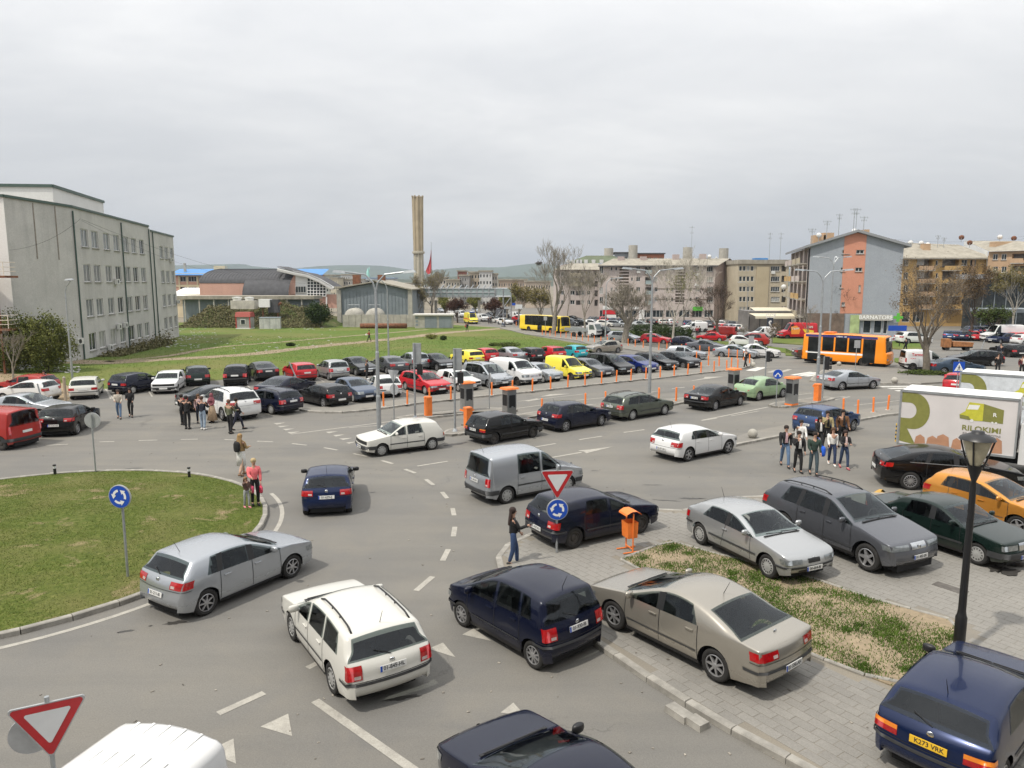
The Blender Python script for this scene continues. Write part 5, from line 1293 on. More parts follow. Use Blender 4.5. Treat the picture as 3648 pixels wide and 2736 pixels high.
# ================================================================ vehicles: body generator
def clear_glass(name,tint):
    m,nt,b=newmat(name);nt.nodes.remove(b)
    tr=nt.nodes.new('ShaderNodeBsdfTransparent');tr.inputs[0].default_value=(*tint,1)
    gl=nt.nodes.new('ShaderNodeBsdfGlossy');gl.inputs['Roughness'].default_value=.03;gl.inputs[0].default_value=(.9,.95,1,1)
    lw=nt.nodes.new('ShaderNodeLayerWeight');lw.inputs[0].default_value=.5;pw=nt.nodes.new('ShaderNodeMath');pw.operation='POWER';nt.links.new(lw.outputs['Facing'],pw.inputs[0]);pw.inputs[1].default_value=4.0
    fr=nt.nodes.new('ShaderNodeMath');fr.operation='MULTIPLY_ADD';nt.links.new(pw.outputs[0],fr.inputs[0]);fr.inputs[1].default_value=.6;fr.inputs[2].default_value=.035
    n=NZ(nt,3.0,3,.6,OC(nt));fr2=nt.nodes.new('ShaderNodeMath');fr2.operation='MULTIPLY_ADD';nt.links.new(n,fr2.inputs[0]);fr2.inputs[1].default_value=.012;nt.links.new(fr.outputs[0],fr2.inputs[2])
    mx=nt.nodes.new('ShaderNodeMixShader');nt.links.new(fr2.outputs[0],mx.inputs[0]);nt.links.new(tr.outputs[0],mx.inputs[1]);nt.links.new(gl.outputs[0],mx.inputs[2]);nt.links.new(mx.outputs[0],nt.nodes['Material Output'].inputs[0])
    return m
M_GLASS=clear_glass('car_glass',(.40,.44,.43))
M_WGLASS=clear_glass('windscreen_glass',(.62,.67,.65))
M_SEAT=plain('seat_fabric',(.035,.034,.036),.9,0,.3,6)
M_TYRE=plain('tyre_rubber',(0.018,0.017,0.016),0.85,0,0.3,8)
M_RIM=plain('alloy',(0.42,0.42,0.43),0.35,0.7,0.12,10)
M_CAP=plain('hubcap',(0.36,0.36,0.35),0.5,0.2,0.2,10)
M_STEELRIM=plain('steel_wheel',(0.05,0.045,0.04),0.7,0.2,0.4,10)
M_RED=plain('red_lens',(0.36,0.006,0.008),0.1,0,0.3,12,coat=0.8)
M_REVL=plain('reverse_lens',(.50,.40,.38),.15,0,.2,12)
M_AMBER=plain('amber_lens',(0.75,0.22,0.02),0.15,0,0.1,12,coat=0.6)
M_LENS=plain('headlight_lens',(0.24,0.26,0.27),0.06,0.5,0.3,14,coat=1.0)
M_PLATE=plain('plate_white',(0.66,0.66,0.64),0.5,0,0.05)
M_YPLATE=plain('plate_yellow',(0.78,0.48,0.03),0.5,0,0.05)
M_INK=plain('plate_ink',(0.02,0.02,0.025),0.6)
M_BLUE=plain('sign_blue',(0.010,0.07,0.42),0.35,0,0.06)
M_TRIM=plain('bumper_plastic',(0.035,0.036,0.038),0.6,0,0.2,5)
_paint={}
def paint(name,col,metal=0.0,dirt=0.25,rough=0.25):
    if name in _paint:return _paint[name]
    m,nt,b=newmat('car_paint_'+name)
    pos=OC(nt)
    sep=nt.nodes.new('ShaderNodeSeparateXYZ');nt.links.new(pos,sep.inputs[0])
    n=NZ(nt,2.2,5,0.6,pos)
    a=nt.nodes.new('ShaderNodeMath');a.operation='MULTIPLY_ADD'
    nt.links.new(n,a.inputs[0]);a.inputs[1].default_value=0.35;nt.links.new(sep.outputs['Z'],a.inputs[2])
    # road dust on the lower flanks
    d=RAMP(nt,a.outputs[0],((0.36,dirt),(0.70,0.0)))
    nt.links.new(MIX(nt,d,col,(0.23,0.20,0.16)),b.inputs['Base Color'])
    nt.links.new(MIX(nt,d,rough,0.85),b.inputs['Roughness'])
    b.inputs['Metallic'].default_value=metal
    b.inputs['Coat Weight'].default_value=0.5;b.inputs['Coat Roughness'].default_value=0.05
    b.inputs['Specular IOR Level'].default_value=0.18
    _paint[name]=m
    return m
PAINT=dict(
    silver=paint('silver',(0.40,0.42,0.445),0.6,.15),silver2=paint('warm_silver',(0.42,0.43,0.435),0.6,.15),
    white=paint('white',(0.58,0.57,0.525),0.0,0.24),white2=paint('clean_white',(0.64,0.64,0.635),0.0,0.15),
    navy=paint('navy',(0.0045,0.007,0.022),0.1,0.12),navy2=paint('blue_navy',(0.008,0.017,0.058),0.3,0.12),
    black=paint('black',(0.004,0.004,0.0045),0.0,0.08),beige=paint('champagne',(0.36,0.335,0.29),0.6,.12),
    grey=paint('grey',(0.12,0.125,0.14),0.55,.15),dgrey=paint('dark_grey',(0.030,0.033,0.037),0.4,.15),
    green=paint('grey_green',(0.11,0.125,0.10),0.5),dgreen=paint('dark_green',(0.008,0.018,0.015),0.2,.15),
    mint=paint('mint',(0.30,0.42,0.25),0.3),blue=paint('slate_blue',(0.035,0.065,0.15),0.4),
    bgrey=paint('blue_grey',(0.075,0.10,0.15),0.45),red=paint('red',(0.45,0.012,0.02),0.0),
    dred=paint('dull_red',(0.32,0.025,0.02),0.0,0.3),orange=paint('copper',(0.62,0.27,0.05),0.5,.12),
    yellow=paint('yellow',(0.80,0.58,0.04),0.0),lemon=paint('lemon',(0.82,0.70,0.08),0.0),
    teal=paint('teal',(0.03,0.36,0.42),0.2),brown=paint('brown_grey',(0.11,0.09,0.075),0.4),
    busorange=paint('bus_orange',(0.86,0.27,0.015),0.0,0.15),royal=paint('royal_blue',(0.014,0.028,0.16),0.3),
    bluesky=paint('dusk_blue',(0.05,0.075,0.11),0.3))

def fillet(pts,smp=5):
    out=[Vector(pts[0][:2])]
    for k in range(1,len(pts)-1):
        p=Vector(pts[k][:2]);r=pts[k][2]if len(pts[k])>2 else 0.08
        a,c=Vector(pts[k-1][:2]),Vector(pts[k+1][:2])
        ra,rc=min(r,(a-p).length*.49),min(r,(c-p).length*.49)
        q0,q1=p+(a-p).normalized()*ra,p+(c-p).normalized()*rc
        for j in range(smp):
            t=j/(smp-1)
            out.append(q0*(1-t)**2+p*2*t*(1-t)+q1*t*t)
    out.append(Vector(pts[-1][:2]))
    return out

class Body:
    def __init__(b,L,W,H,wb,fo,zf=.70,zc=.97,cowl=.38,ws=.85,rear=None,belt=(.90,.98),k=.30,wr=.31,bot=.20,
                 nose=None,roofdrop=.05,crown=.02,planf=.11,planr=.09,rcmax=.13,roofmid=.45,zend=.30,arch=.055):
        b.L,b.W,b.H,b.wb,b.k,b.wr,b.bot,b.rcmax,b.arch=L,W,H,wb,k,wr,bot,rcmax,arch
        b.xF=wb/2+fo;b.xR=b.xF-L;b.planf,b.planr=planf,planr
        xc=wb/2-cowl;b.xc,b.zc=xc,zc
        xrf=xc-ws
        nose=nose or[(.14,zend),(.03,.34,.06),(.0,.48,.1),(.02,.62,.06),(.06,zf+.01,.09),(.20,zf+.095,.14),(.55,zf+.16,.2)]
        pts=[(b.xF-d[0],)+tuple(d[1:])for d in nose]
        pts.append((xc,zc,.07))
        pts.append((xrf,H-.05,.28))
        rr=[(b.xR+d[0],)+tuple(d[1:])for d in rear]
        xm=xrf+(rr[0][0]-xrf)*roofmid
        pts.append((xm,H,.5))
        pts+=rr
        P=fillet(pts)
        # resample
        S=[0.0]
        for a,c in zip(P,P[1:]):S.append(S[-1]+(c-a).length)
        b.P,b.S=P,S
        b.belt=belt
        b.s_cowl=b.s_near(xc,zc);b.s_rf=b.s_near(xrf,H-.05)
        b.s_rr=b.s_near(*rr[0][:2]);b.s_gb=b.s_near(*rr[1][:2])
    def s_near(b,x,z):
        best=min(range(len(b.P)),key=lambda q:(b.P[q][0]-x)**2+(b.P[q][1]-z)**2)
        return b.S[best]
    def prof(b,s):
        S,P=b.S,b.P
        if s<=0:return P[0].copy(),(P[1]-P[0]).normalized()
        for q in range(len(S)-1):
            if s<=S[q+1]or q==len(S)-2:
                t=(s-S[q])/max(S[q+1]-S[q],1e-9)
                return P[q].lerp(P[q+1],t),(P[q+1]-P[q]).normalized()
    def ztop(b,x):
        best=0
        for a,c in zip(b.P,b.P[1:]):
            if(a[0]-x)*(c[0]-x)<=0 and abs(a[0]-c[0])>1e-6:
                best=max(best,a[1]+(c[1]-a[1])*(x-a[0])/(c[0]-a[0]))
        return best
    def w(b,x):
        h=b.W/2;t=(x-(b.xF-.6))/.6
        if t>0:return h*(1-b.planf*.45*min(t,1)**2-b.planf*1.15*min(t,1)**6)
        t=((b.xR+.42)-x)/.42
        if t>0:return h*(1-b.planr*.4*min(t,1)**2-b.planr*1.5*min(t,1)**7)
        return h
    def beltz(b,x):
        t=(x-b.xR)/b.L
        return b.belt[1]+(b.belt[0]-b.belt[1])*t
    def yf(b,z):
        T=((.15,.93),(.24,.965),(.34,.992),(.50,1.0),(.64,1.0),(.78,.988),(.95,.962),(1.2,.95))
        z=z*.95/b.belt[1]
        for(a,u),(c,v)in zip(T,T[1:]):
            if z<=c:return u+(v-u)*max(0,(z-a))/(c-a)
        return.95
    def zbot(b,x):
        z=b.bot+.11*max(0,min(1,(abs(x)-b.wb/2-b.wr)/.5))
        for xw in(b.wb/2,-b.wb/2):
            d=abs(x-xw);ra=b.wr+b.arch
            if d<ra:z=max(z,b.wr+math.sqrt(ra*ra-d*d))
        return z
    def sec(b,x,zt,xw=None):
        w=b.w(x if xw is None else xw);zb=min(b.zbot(x),zt-.012);zw=min(b.beltz(x),zt-.05)
        zw=max(zw,zb+.01);h=zt-zw
        rc=min(b.rcmax,h*.7)
        z1=zt-rc;yw=w*b.yf(zw);y1=yw-b.k*(z1-zw)
        yc=y1-rc*1.0-b.k*rc;crn=.35*rc if rc>.05 else rc*.5
        return w,zb,zw,z1,yw,y1,yc,crn,rc
    def side_y(b,x,z):
        zt=b.ztop(x)
        w,zb,zw,z1,yw,y1,yc,crn,rc=b.sec(x,max(zt,.3))
        if z<=zw:return w*b.yf(z)
        return yw-b.k*(z-zw)
    def bow(b,t,y):
        if t[0]>0:return(-.13 if t[1]>0 or t[0]>.9 and False else.10)*(y/(b.W/2))**2
        return-.11*t[1]*(y/(b.W/2))**2 if t[1]>0 else-.10*t[1]*(y/(b.W/2))**2
    def shell(b,step=.065,panes=(),tops=()):
        n=int(b.S[-1]/step);rows=[];SS=[b.S[-1]*q/n for q in range(n+1)]
        for q in range(n+1):
            s=b.S[-1]*q/n
            (x,zt),t=b.prof(s)
            w,zb,zw,z1,yw,y1,yc,crn,rc=b.sec(x,zt,(b.xR if x<0 else b.xF)if t[0]>0 else None)
            pts=[]
            for f in(0,.10,.26,.45,.72,1):
                z=zb+(zw-zb)*f;pts.append((w*b.yf(z),z))
            pts[-1]=(yw,zw)
            pts.append((yw+(y1-yw)*.5,zw+(z1-zw)*.5));pts.append((y1,z1))
            cx=(y1-b.k*rc,zt-crn)
            for tt in(.35,.7,1):
                pts.append(tuple((1-tt)**2*a+2*tt*(1-tt)*c+tt*tt*d for a,c,d in zip((y1,z1),cx,(yc,zt-crn))))
            for f in(.75,.5,.25,0):
                y=yc*f;pts.append((y,zt-crn*f*f))
            half=[(x+b.bow(t,y),y,z)for y,z in pts]
            rows.append(half+[(p[0],-p[1],p[2])for p in reversed(half[:-1])])
        m=MB();rows=[list(reversed(r))for r in rows];w=len(rows[0])
        for r in rows:m.v+=r
        for a in range(n):
            for c in range(w-1):
                g=min(c,w-2-c);hole=False
                P4=(rows[a][c],rows[a][c+1],rows[a+1][c+1],rows[a+1][c]);x,z=sum(p[0]for p in P4)/4,sum(p[2]for p in P4)/4
                if g in(5,6):
                    zb,zt=b.beltz(x),b.ztop(x)-.12
                    if zt-zb>.12 and z>zb:
                        f=(z-zb)/(zt-zb)
                        for x0,x1,t0,t1 in panes:
                            if x1+(t1-x1)*f+.045<x<x0+(t0-x0)*f-.045:hole=True
                elif g>=10:
                    for s0,s1 in tops:
                        if SS[a]>s0+.03 and SS[a+1]<s1-.03:hole=True
                if not hole:m.f.append((a*w+c,a*w+c+1,(a+1)*w+c+1,(a+1)*w+c));m.mi.append(0)
        return m
    def top_patch(b,s0,s1,frac=.97,off=.005,n=8,m=8,f0=None):
        rows=[]
        for q in range(n+1):
            s=s0+(s1-s0)*q/n
            (x,zt),t=b.prof(s)
            yc,crn=b.sec(x,zt)[6:8]
            nrm=Vector((t[1],-t[0]));fr=frac if f0 is None else f0+(frac-f0)*q/n
            row=[]
            for j in range(m+1):
                y=yc*fr*(2*j/m-1)
                row.append((x+b.bow(t,y)+nrm[0]*off,y,zt-crn*(y/yc)**2+nrm[1]*off))
            rows.append(row)
        return MB().grid(rows)
    def side_patch(b,lines,off=.004,n=8,m=4,sides=(1,-1),mb=None):
        "lines: function q in 0..1 -> (xbot, zbot, xtop, ztop)"
        mb=mb or MB()
        for sd in sides:
            rows=[]
            for q in range(n+1):
                xb,zb,xt,zt=lines(q/n)
                row=[]
                for j in range(m+1):
                    f=j/m;x,z=xb+(xt-xb)*f,zb+(zt-zb)*f
                    row.append((x,sd*(b.side_y(x,z)+off),z))
                rows.append(row if sd>0 else list(reversed(row)))
            mb.grid(rows)
        return mb
    def window(b,x0,x1,t0=None,t1=None,marg=.0,top=.10,mb=None,off=.006,sides=(1,-1),n=10):
        "side window between two pillar lines (x at belt, x at roof)"
        t0=x0 if t0 is None else t0;t1=x1 if t1 is None else t1
        def f(q):
            xb,xt=x0+(x1-x0)*q,t0+(t1-t0)*q
            zb=b.beltz(xb)+marg
            zt=max(b.ztop(xt)-top,zb+.004)
            return xb,zb,xt,zt
        return b.side_patch(f,off,n,3,sides,mb)
    def strip(b,x0,x1,z0,z1,h,off=.012,mb=None):
        return b.side_patch(lambda q:(x0+(x1-x0)*q,z0+(z1-z0)*q-h/2,x0+(x1-x0)*q,z0+(z1-z0)*q+h/2),off,10,1,mb=mb)
    def vseam(b,xb,zb,xt,zt,wd=.016,mb=None):
        return b.side_patch(lambda q:(xb-wd/2+wd*q,zb,xt-wd/2+wd*q,zt),.003,1,6,mb=mb)
    def face(b,front,y0,y1,z0,z1,off=.006,n=8,m=4,mb=None,wrap=0.0,skew=0.0,mirror=True,yo=None):
        """patch on the nose or tail between |y| y0..y1 and heights z0..z1; wrap = metres carried round the corner onto the flank"""
        mb=mb or MB()
        half=len(b.S)
        cand=b.S[:b.S.index(b.s_cowl)]if front else b.S[b.S.index(b.s_rr):]
        def xat(z):
            best=None
            lo,hi=(0,b.s_cowl)if front else(b.s_rr,b.S[-1])
            for q in range(121):
                s=lo+(hi-lo)*q/120
                p,t=b.prof(s)
                e=abs(p[1]-z)
                if best is None or e<best[0]-1e-9 or(e<best[0]+.004 and((p[0]>best[1])==front)):best=(e,p[0],t)
            return best[1],best[2]
        dr=1 if front else-1
        one=y0==0
        for sd in((1,)if one else(1,-1)):
            rows=[]
            for j in range(m+1):
                z=z0+(z1-z0)*j/m
                x,t=xat(z)
                row=[]
                a,c=y0,y1-skew*(j/m)
                lim=b.w(x)*b.yf(z)*.985
                for q in range(n+1):
                    y=a+(c-a)*q/n
                    y=min(y,lim)
                    row.append((x+b.bow(t,y)+dr*off,sd*y,z))
                if wrap:
                    for q in range(1,5):
                        xx=x+b.bow(t,lim)-dr*wrap*q/4
                        row.append((xx,sd*(b.w(xx)*b.yf(z)+off),z))
                if one:row=[(p[0],-p[1],p[2])for p in reversed(row[1:])]+row
                rows.append(row)
            mb.grid(rows if(sd>0)==front else[list(reversed(r))for r in rows])
        return mb

def wheel_meshes(r,wdt,style,nsp,seg=26):
    a=MB()
    ri=r*.66
    a.lathe([(ri,-wdt*.45),(r*.93,-wdt*.5),(r,-wdt*.34),(r,wdt*.34),(r*.93,wdt*.5),(ri,wdt*.46),(ri*.96,wdt*.12),(.001,wdt*.10)],seg,axis='y')
    tyre=a.mesh('tyre',M_TYRE,True)
    c=MB()
    c.lathe([(ri*1.01,wdt*.47),(ri*.93,wdt*.50),(ri*.90,wdt*.36)],seg,axis='y')
    if style=='cap':
        c.lathe([(ri*.90,wdt*.38),(ri*.84,wdt*.44),(ri*.55,wdt*.47),(ri*.2,wdt*.50),(.001,wdt*.505)],seg,axis='y')
        mat=M_CAP
        dk=MB()
        for q in range(nsp):
            an=2*PI*q/nsp
            b0=len(dk.v)
            dk.box((ri*.72,wdt*.462,0),(ri*.20,.012,ri*.12))
            dk.xf(Matrix.Rotation(an,4,'Y'),b0)
    elif style=='steel':
        c.lathe([(ri*.90,wdt*.30),(ri*.55,wdt*.22),(ri*.4,wdt*.36),(.001,wdt*.36)],seg,axis='y')
        mat=M_STEELRIM;dk=None
    else:
        for q in range(nsp):
            an=2*PI*q/nsp
            wd=ri*(.26 if nsp<=6 else.16 if nsp<12 else.09)
            b0=len(c.v)
            c.add([(ri*.12,wdt*.47,-wd*.7),(ri*.12,wdt*.47,wd*.7),(ri*.93,wdt*.44,wd*.45),(ri*.93,wdt*.44,-wd*.45),
                   (ri*.12,wdt*.2,-wd*.7),(ri*.12,wdt*.2,wd*.7),(ri*.93,wdt*.3,wd*.45),(ri*.93,wdt*.3,-wd*.45)],
                  ((0,1,2,3),(0,3,7,4),(1,5,6,2)))
            c.xf(Matrix.Rotation(an,4,'Y'),b0)
        c.lathe([(ri*.24,wdt*.40),(ri*.2,wdt*.49),(.001,wdt*.50)],12,axis='y')
        mat=M_RIM;dk=None
    rim=c.mesh('rim',mat,False)
    slots=dk.mesh('vent_slots',M_DARK)if dk else None
    return tyre,rim,slots
_wheels={}
def wheelset(r,style,nsp):
    k=(round(r,3),style,nsp)
    if k not in _wheels:_wheels[k]=wheel_meshes(r,.2 if r<.35 else.25,style,nsp)
    return _wheels[k]

_models={}
JOINED=('interior',)
SIDED=('reverse_light','window_trim','side_window','window_surround','headlight','tail_light','indicator','door_seam','door_handle','side_moulding','sill','roof_rail')
class Model:pass
def mirror_mesh(b,zoff=.10):
    out=[]
    for sd in(1,-1):
        m=MB()
        x,z=b.xc-.34,b.beltz(b.xc-.34)+zoff
        y=b.W/2
        m.ell((x,sd*(y+.085),z),(.06,.115,.075),10,6,.6)
        m.box((x+.01,sd*(y-.02),z-.05),(.05,.12,.04))
        out.append(m.mesh('door_mirror',PAINT['black'],True))
    return out
def model(key,body,style='hatch',doors=4,wheel=('alloy',7),win=None,head=None,tail=None,grille=None,trim=None,rails=False,plate_z=(.62,.86),
          dark_bumper=False,ant=True,sub=None,intake=True,rear_win=True,wiper=True,steps=None,chromeline=False,surround=True,bstrip=None):
    m=Model();b=body;m.b=b;m.parts=[];m.key=key
    def A(name,mb,mat,smooth=True,far=True):
        grp={}
        if name in('door_seam','door_handle'):
            up=list(range(len(mb.v)))
            def root(a):
                while up[a]!=a:a=up[a]
                return a
            for f in mb.f:
                for k in f[1:]:up[root(k)]=root(f[0])
            for q,f in enumerate(mb.f):grp.setdefault(root(f[0]),[]).append(q)
        elif name in SIDED:
            for q,f in enumerate(mb.f):grp.setdefault(sum(mb.v[k][1]for k in f)<0,[]).append(q)
        if len(grp)>1:
            for fs in grp.values():
                c=MB();ix={}
                for q in fs:
                    for k in mb.f[q]:
                        if k not in ix:ix[k]=len(c.v);c.v.append(mb.v[k])
                    c.f.append(tuple(ix[k]for k in mb.f[q]));c.mi.append(0)
                m.parts.append((name,c.mesh(name,mat or PAINT['silver'],smooth),mat,far))
        else:
            m.parts.append((name,mb.mesh(name,mat or PAINT['silver'],smooth),mat,far))
    tops=[(b.s_cowl+.05,b.s_rf-.04)]
    if rear_win:tops.append(rear_win if isinstance(rear_win,tuple)else(b.s_rr+.03,b.s_gb-.02))
    m.shell=b.shell(.065,(win or{}).get('panes',()),tops).mesh('bodywork',PAINT['silver'],True)
    it=MB();dz=(b.H-1.45)*.55;xs=[b.xc-1.0]+([b.xc-1.85]if len((win or{}).get('panes',()))>1 or doors==2 else[])
    for k,x in enumerate(xs):
        for y in(.36,-.36):
            it.box((x,y,.46+dz),(.50,.50,.22));it.box((x-.30,y,.78+dz),(.16,.48,.55),0,.8,.85);it.box((x-.34,y,1.12+dz),(.09,.24,.15),0,.9,.8)
    if len(xs)==1:it.box((b.xc-1.45,0,.9),(.06,b.W*.8,1.0+dz))
    it.box((b.xc-.22,0,b.zc-.16),(.42,b.W*.80,.20));it.lathe([(.17,0),(.19,.02),(.17,.04)],12,(b.xc-.52,.36,b.zc-.07),'x');it.box((-.2,0,.34),(b.L*.6,b.W*.8,.08))
    A('interior',it,M_SEAT,False)
    u=MB();u.box((0,0,.34),(b.L-.5,b.W-.56,.36));u.box((0,0,.42),(b.wb-2*b.wr-.16,b.W-.16,.4))
    m.under=u.mesh('underbody',M_DARK)
    # glass
    d=b.s_rf-b.s_cowl
    A('windscreen',b.top_patch(b.s_cowl+.04,b.s_rf-.03,1.05),M_WGLASS)
    w=win
    if w:
        t=MB();pn=w['panes']
        for(_,a0,_,a1),(c0,_,c1,_)in zip(pn,pn[1:]):b.window(a0+.05,c0-.05,a1+.05,c1-.05,top=.10,mb=t,off=.008,n=2)
        if surround and t.v:A('window_surround',t,M_BLACK)
        if chromeline:A('window_trim',b.strip(w['lo'],w['hi'],b.beltz(w['lo'])+.0,b.beltz(w['hi']),.03,.010),M_CHROME)
        for x0,x1,t0,t1 in w['panes']:
            A('side_window',b.window(x0,x1,t0,t1,n=10,top=.092),M_GLASS)
    if rear_win:
        s0,s1=rear_win if isinstance(rear_win,tuple)else(b.s_rr+.03,b.s_gb-.02)
        A('rear_window',b.top_patch(s0,s1,1.06,n=6),M_GLASS)
        if wiper:
            (x,z),t=b.prof(s1)
            (x2,z2),t2=b.prof(s1-.12)
            A('rear_wiper',MB().tube([(x-.012,.0,z+.01),(x2-.012,.3,z2+.02)],.010,5),M_BLACK,False,False)
    (x,z),t=b.prof(b.s_cowl+.02);(x2,z2),t2=b.prof(b.s_cowl+.08)
    wp=MB()
    for y0,y1 in((.55,.02),(.0,-.5)):wp.tube([(x+.02,y0,z+.02),(x2+.03,y1,z2+.02)],.011,5)
    wp.box((x+.03,0,z-.004),(.05,b.W*.70,.014))
    A('wiper_panel',wp,M_BLACK,False,False)
    # lamps
    h=head or dict(y=(.42,.80),z=(.56,.69),wrap=.22)
    A('headlight',b.face(True,h['y'][0],h['y'][1],h['z'][0],h['z'][1],wrap=h.get('wrap',0),n=5),M_LENS)
    if grille:
        for nm,mat,y1,z0,z1 in grille:A(nm,b.face(True,0.0,y1,z0,z1,off=.008),mat)
    if intake:A('air_intake',b.face(True,0.0,.48,.30,.40,off=.006),M_BLACK)
    tl=tail or dict(y=(.50,.86),z=(.66,.86),wrap=.2)
    A('tail_light',b.face(False,tl['y'][0],tl['y'][1],tl['z'][0],tl['z'][1],wrap=tl.get('wrap',0),n=4),tl.get('mat',M_RED))
    if tl.get('amber'):A('indicator',b.face(False,tl['y'][0],tl['y'][1],tl['amber'][0],tl['amber'][1],wrap=tl.get('wrap',0),off=.008,n=4),M_AMBER)
    if not tl.get('amber'):A('reverse_light',b.face(False,tl['y'][0]+.03,tl['y'][0]+.15,tl['z'][0]+.025,tl['z'][0]+.085,off=.009,n=2),M_REVL,True,False)
    if bstrip:
        for fr,z0 in((True,bstrip[0]),(False,bstrip[1])):A('bumper_strip',b.face(fr,0,.95,z0,z0+.055,off=.012,wrap=.4),M_TRIM)
    if dark_bumper:
        for fr,z0,z1 in((True,.36,.52),(False,.40,.56)):
            mb=b.face(fr,0,.95,z0,z1,off=.025,wrap=.45)
            A('bumper',mb,M_TRIM)
    else:
        A('bumper_seam',b.face(False,0,.95,tl['z'][0]-.05,tl['z'][0]-.038,off=.004,wrap=.25),M_BLACK,True,False)
    # shut lines, handles, trims
    zl,zh=b.bot+.10,None
    sm=MB()
    for xb,xt in(w or{}).get('seams',()):
        b.vseam(xb,zl,xt,b.beltz(xt)+.0,mb=sm)
    if sm.v:A('door_seam',sm,M_BLACK,True,False)
    hd=MB()
    for x in(w or{}).get('handles',()):
        for sd in(1,-1):
            z=b.beltz(x)-.13
            hd.box((x,sd*(b.side_y(x,z)+.015),z),(.19,.03,.028))
    if hd.v:A('door_handle',hd,None,False,False)
    if trim:A('side_moulding',b.strip(-b.wb/2+b.wr+.12,b.wb/2-b.wr-.1,trim[0],trim[0],trim[1]),M_TRIM)
    A('sill',b.strip(-b.wb/2+b.wr+.06,b.wb/2-b.wr-.06,b.bot+.035,b.bot+.035,.08,.006),M_BLACK)
    if rails:
        rl=MB()
        (xa,za),_=b.prof(b.s_rf+.15);(xb,zb),_=b.prof(b.s_rr-.12)
        for sd in(1,-1):
            pts=[]
            for q in range(9):
                s=b.s_rf+.15+(b.s_rr-.12-b.s_rf-.15)*q/8
                (x,z),_=b.prof(s);yc,crn=b.sec(x,z)[6:8]
                pts.append((x,sd*(yc*.99),z-crn+(.055 if 0<q<8 else.0)))
            rl.tube(pts,.019,6)
            for q in(3,5):rl.tube([pts[q],(pts[q][0],pts[q][1],pts[q][2]-.07)],.014,5)
        A('roof_rail',rl,M_BLACK)
    if ant:
        (x,z),_=b.prof(b.s_rr-.18)
        A('aerial',MB().tube([(x,0,z-.01),(x-.14,0,z+.28)],[.008,.004],4),M_BLACK,False,False)
    (x,z),t=b.prof(b.s_gb+.10)
    A('badge',MB().lathe([(.001,-.012),(.05,-.010),(.055,0)],12,(x-.004,0,z),'x'),M_CHROME,True,False)
    A('badge',MB().lathe([(.001,.012),(.05,.010),(.055,0)],12,(b.xF-.055,0,.66 if b.H<1.6 else.8),'x'),M_CHROME,True,False)
    m.mirrors=mirror_mesh(b)
    m.wheel=wheel;m.plate_z=plate_z
    _models[key]=m
    return m
BRANDLESS=dict(hatch='hatchback_car',wagon='estate_car',sedan='saloon_car',suv='suv',mpv='people_carrier',van='delivery_van')
def plate_obj(root,xyz,tilt,rz,text,mat,near):
    p=obj('number_plate',PLATE_ME[mat],root,xyz,(0,tilt,rz))
    if near and text:
        obj('lettering',text_mesh(text,.105,M_INK,.001,.92),p,(0.007,0.012,0),(PI/2,0,PI/2))
        if mat=='w':obj('country_strip',STRIP_ME,p)
    return p
PLATE_ME=dict(w=MB().box((0,0,0),(.012,.52,.115)).mesh('number_plate',M_PLATE),y=MB().box((0,0,0),(.012,.52,.115)).mesh('number_plate',M_YPLATE))
STRIP_ME=MB().box((.0015,-.24,0),(.012,.04,.112)).mesh('country_strip',M_BLUE)
def build_car(mk,colour,loc,heading,label,name=None,group=None,near=False,plate=None,steer=0.0,cat='car',wheel=None,yplate=False,lod=1,mirror_dark=False):
    m=_models[mk];b=m.b
    nm=name or BRANDLESS[m.style]
    root=thing(nm,label,cat,loc,heading,group)
    pm=PAINT[colour]
    obj('bodywork',m.shell,root,mat=pm)
    obj('underbody',m.under,root)
    for name_,me,mat,far in m.parts:
        if not near and not far:continue
        o=obj(name_,me,root)
        if mat is None:o.material_slots[0].link='OBJECT';o.material_slots[0].material=pm
    if lod:
        for me in m.mirrors:obj('door_mirror',me,root,mat=(M_BLACK if mirror_dark else pm))
    ws=wheel or m.wheel
    ty,rim,slots=wheelset(b.wr,*ws)
    for fx in(1,-1):
        for sd in(1,-1):
            wo=obj('wheel',ty,root,(fx*b.wb/2,sd*(b.W/2-.125),b.wr),(0,0,(0 if sd>0 else PI)+(steer if fx>0 else 0)))
            obj('rim',rim,wo)
            if slots and near:obj('vent_slots',slots,wo)
    zf,zr=m.plate_z
    pf=b.s_near(b.xF,zf)
    (x,z),t=min(((b.prof(b.S[-1]*q/200))for q in range(100)),key=lambda e:abs(e[0][1]-zf)+(0 if e[0][0]>b.xF-.25 else 9))
    plate_obj(root,(x+.022,0,z),0,0,plate,'w',near)
    (x,z),t=min(((b.prof(b.S[-1]*q/200))for q in range(100,201)),key=lambda e:abs(e[0][1]-zr)+(0 if e[0][0]<b.xR+.35 else 9))
    plate_obj(root,(x-.022,0,z),max(-.5,min(.5,-math.atan2(-t[0],-t[1])if abs(t[1])>.3 else 0))*.5,PI,plate,'y' if yplate else 'w',near)
    return root
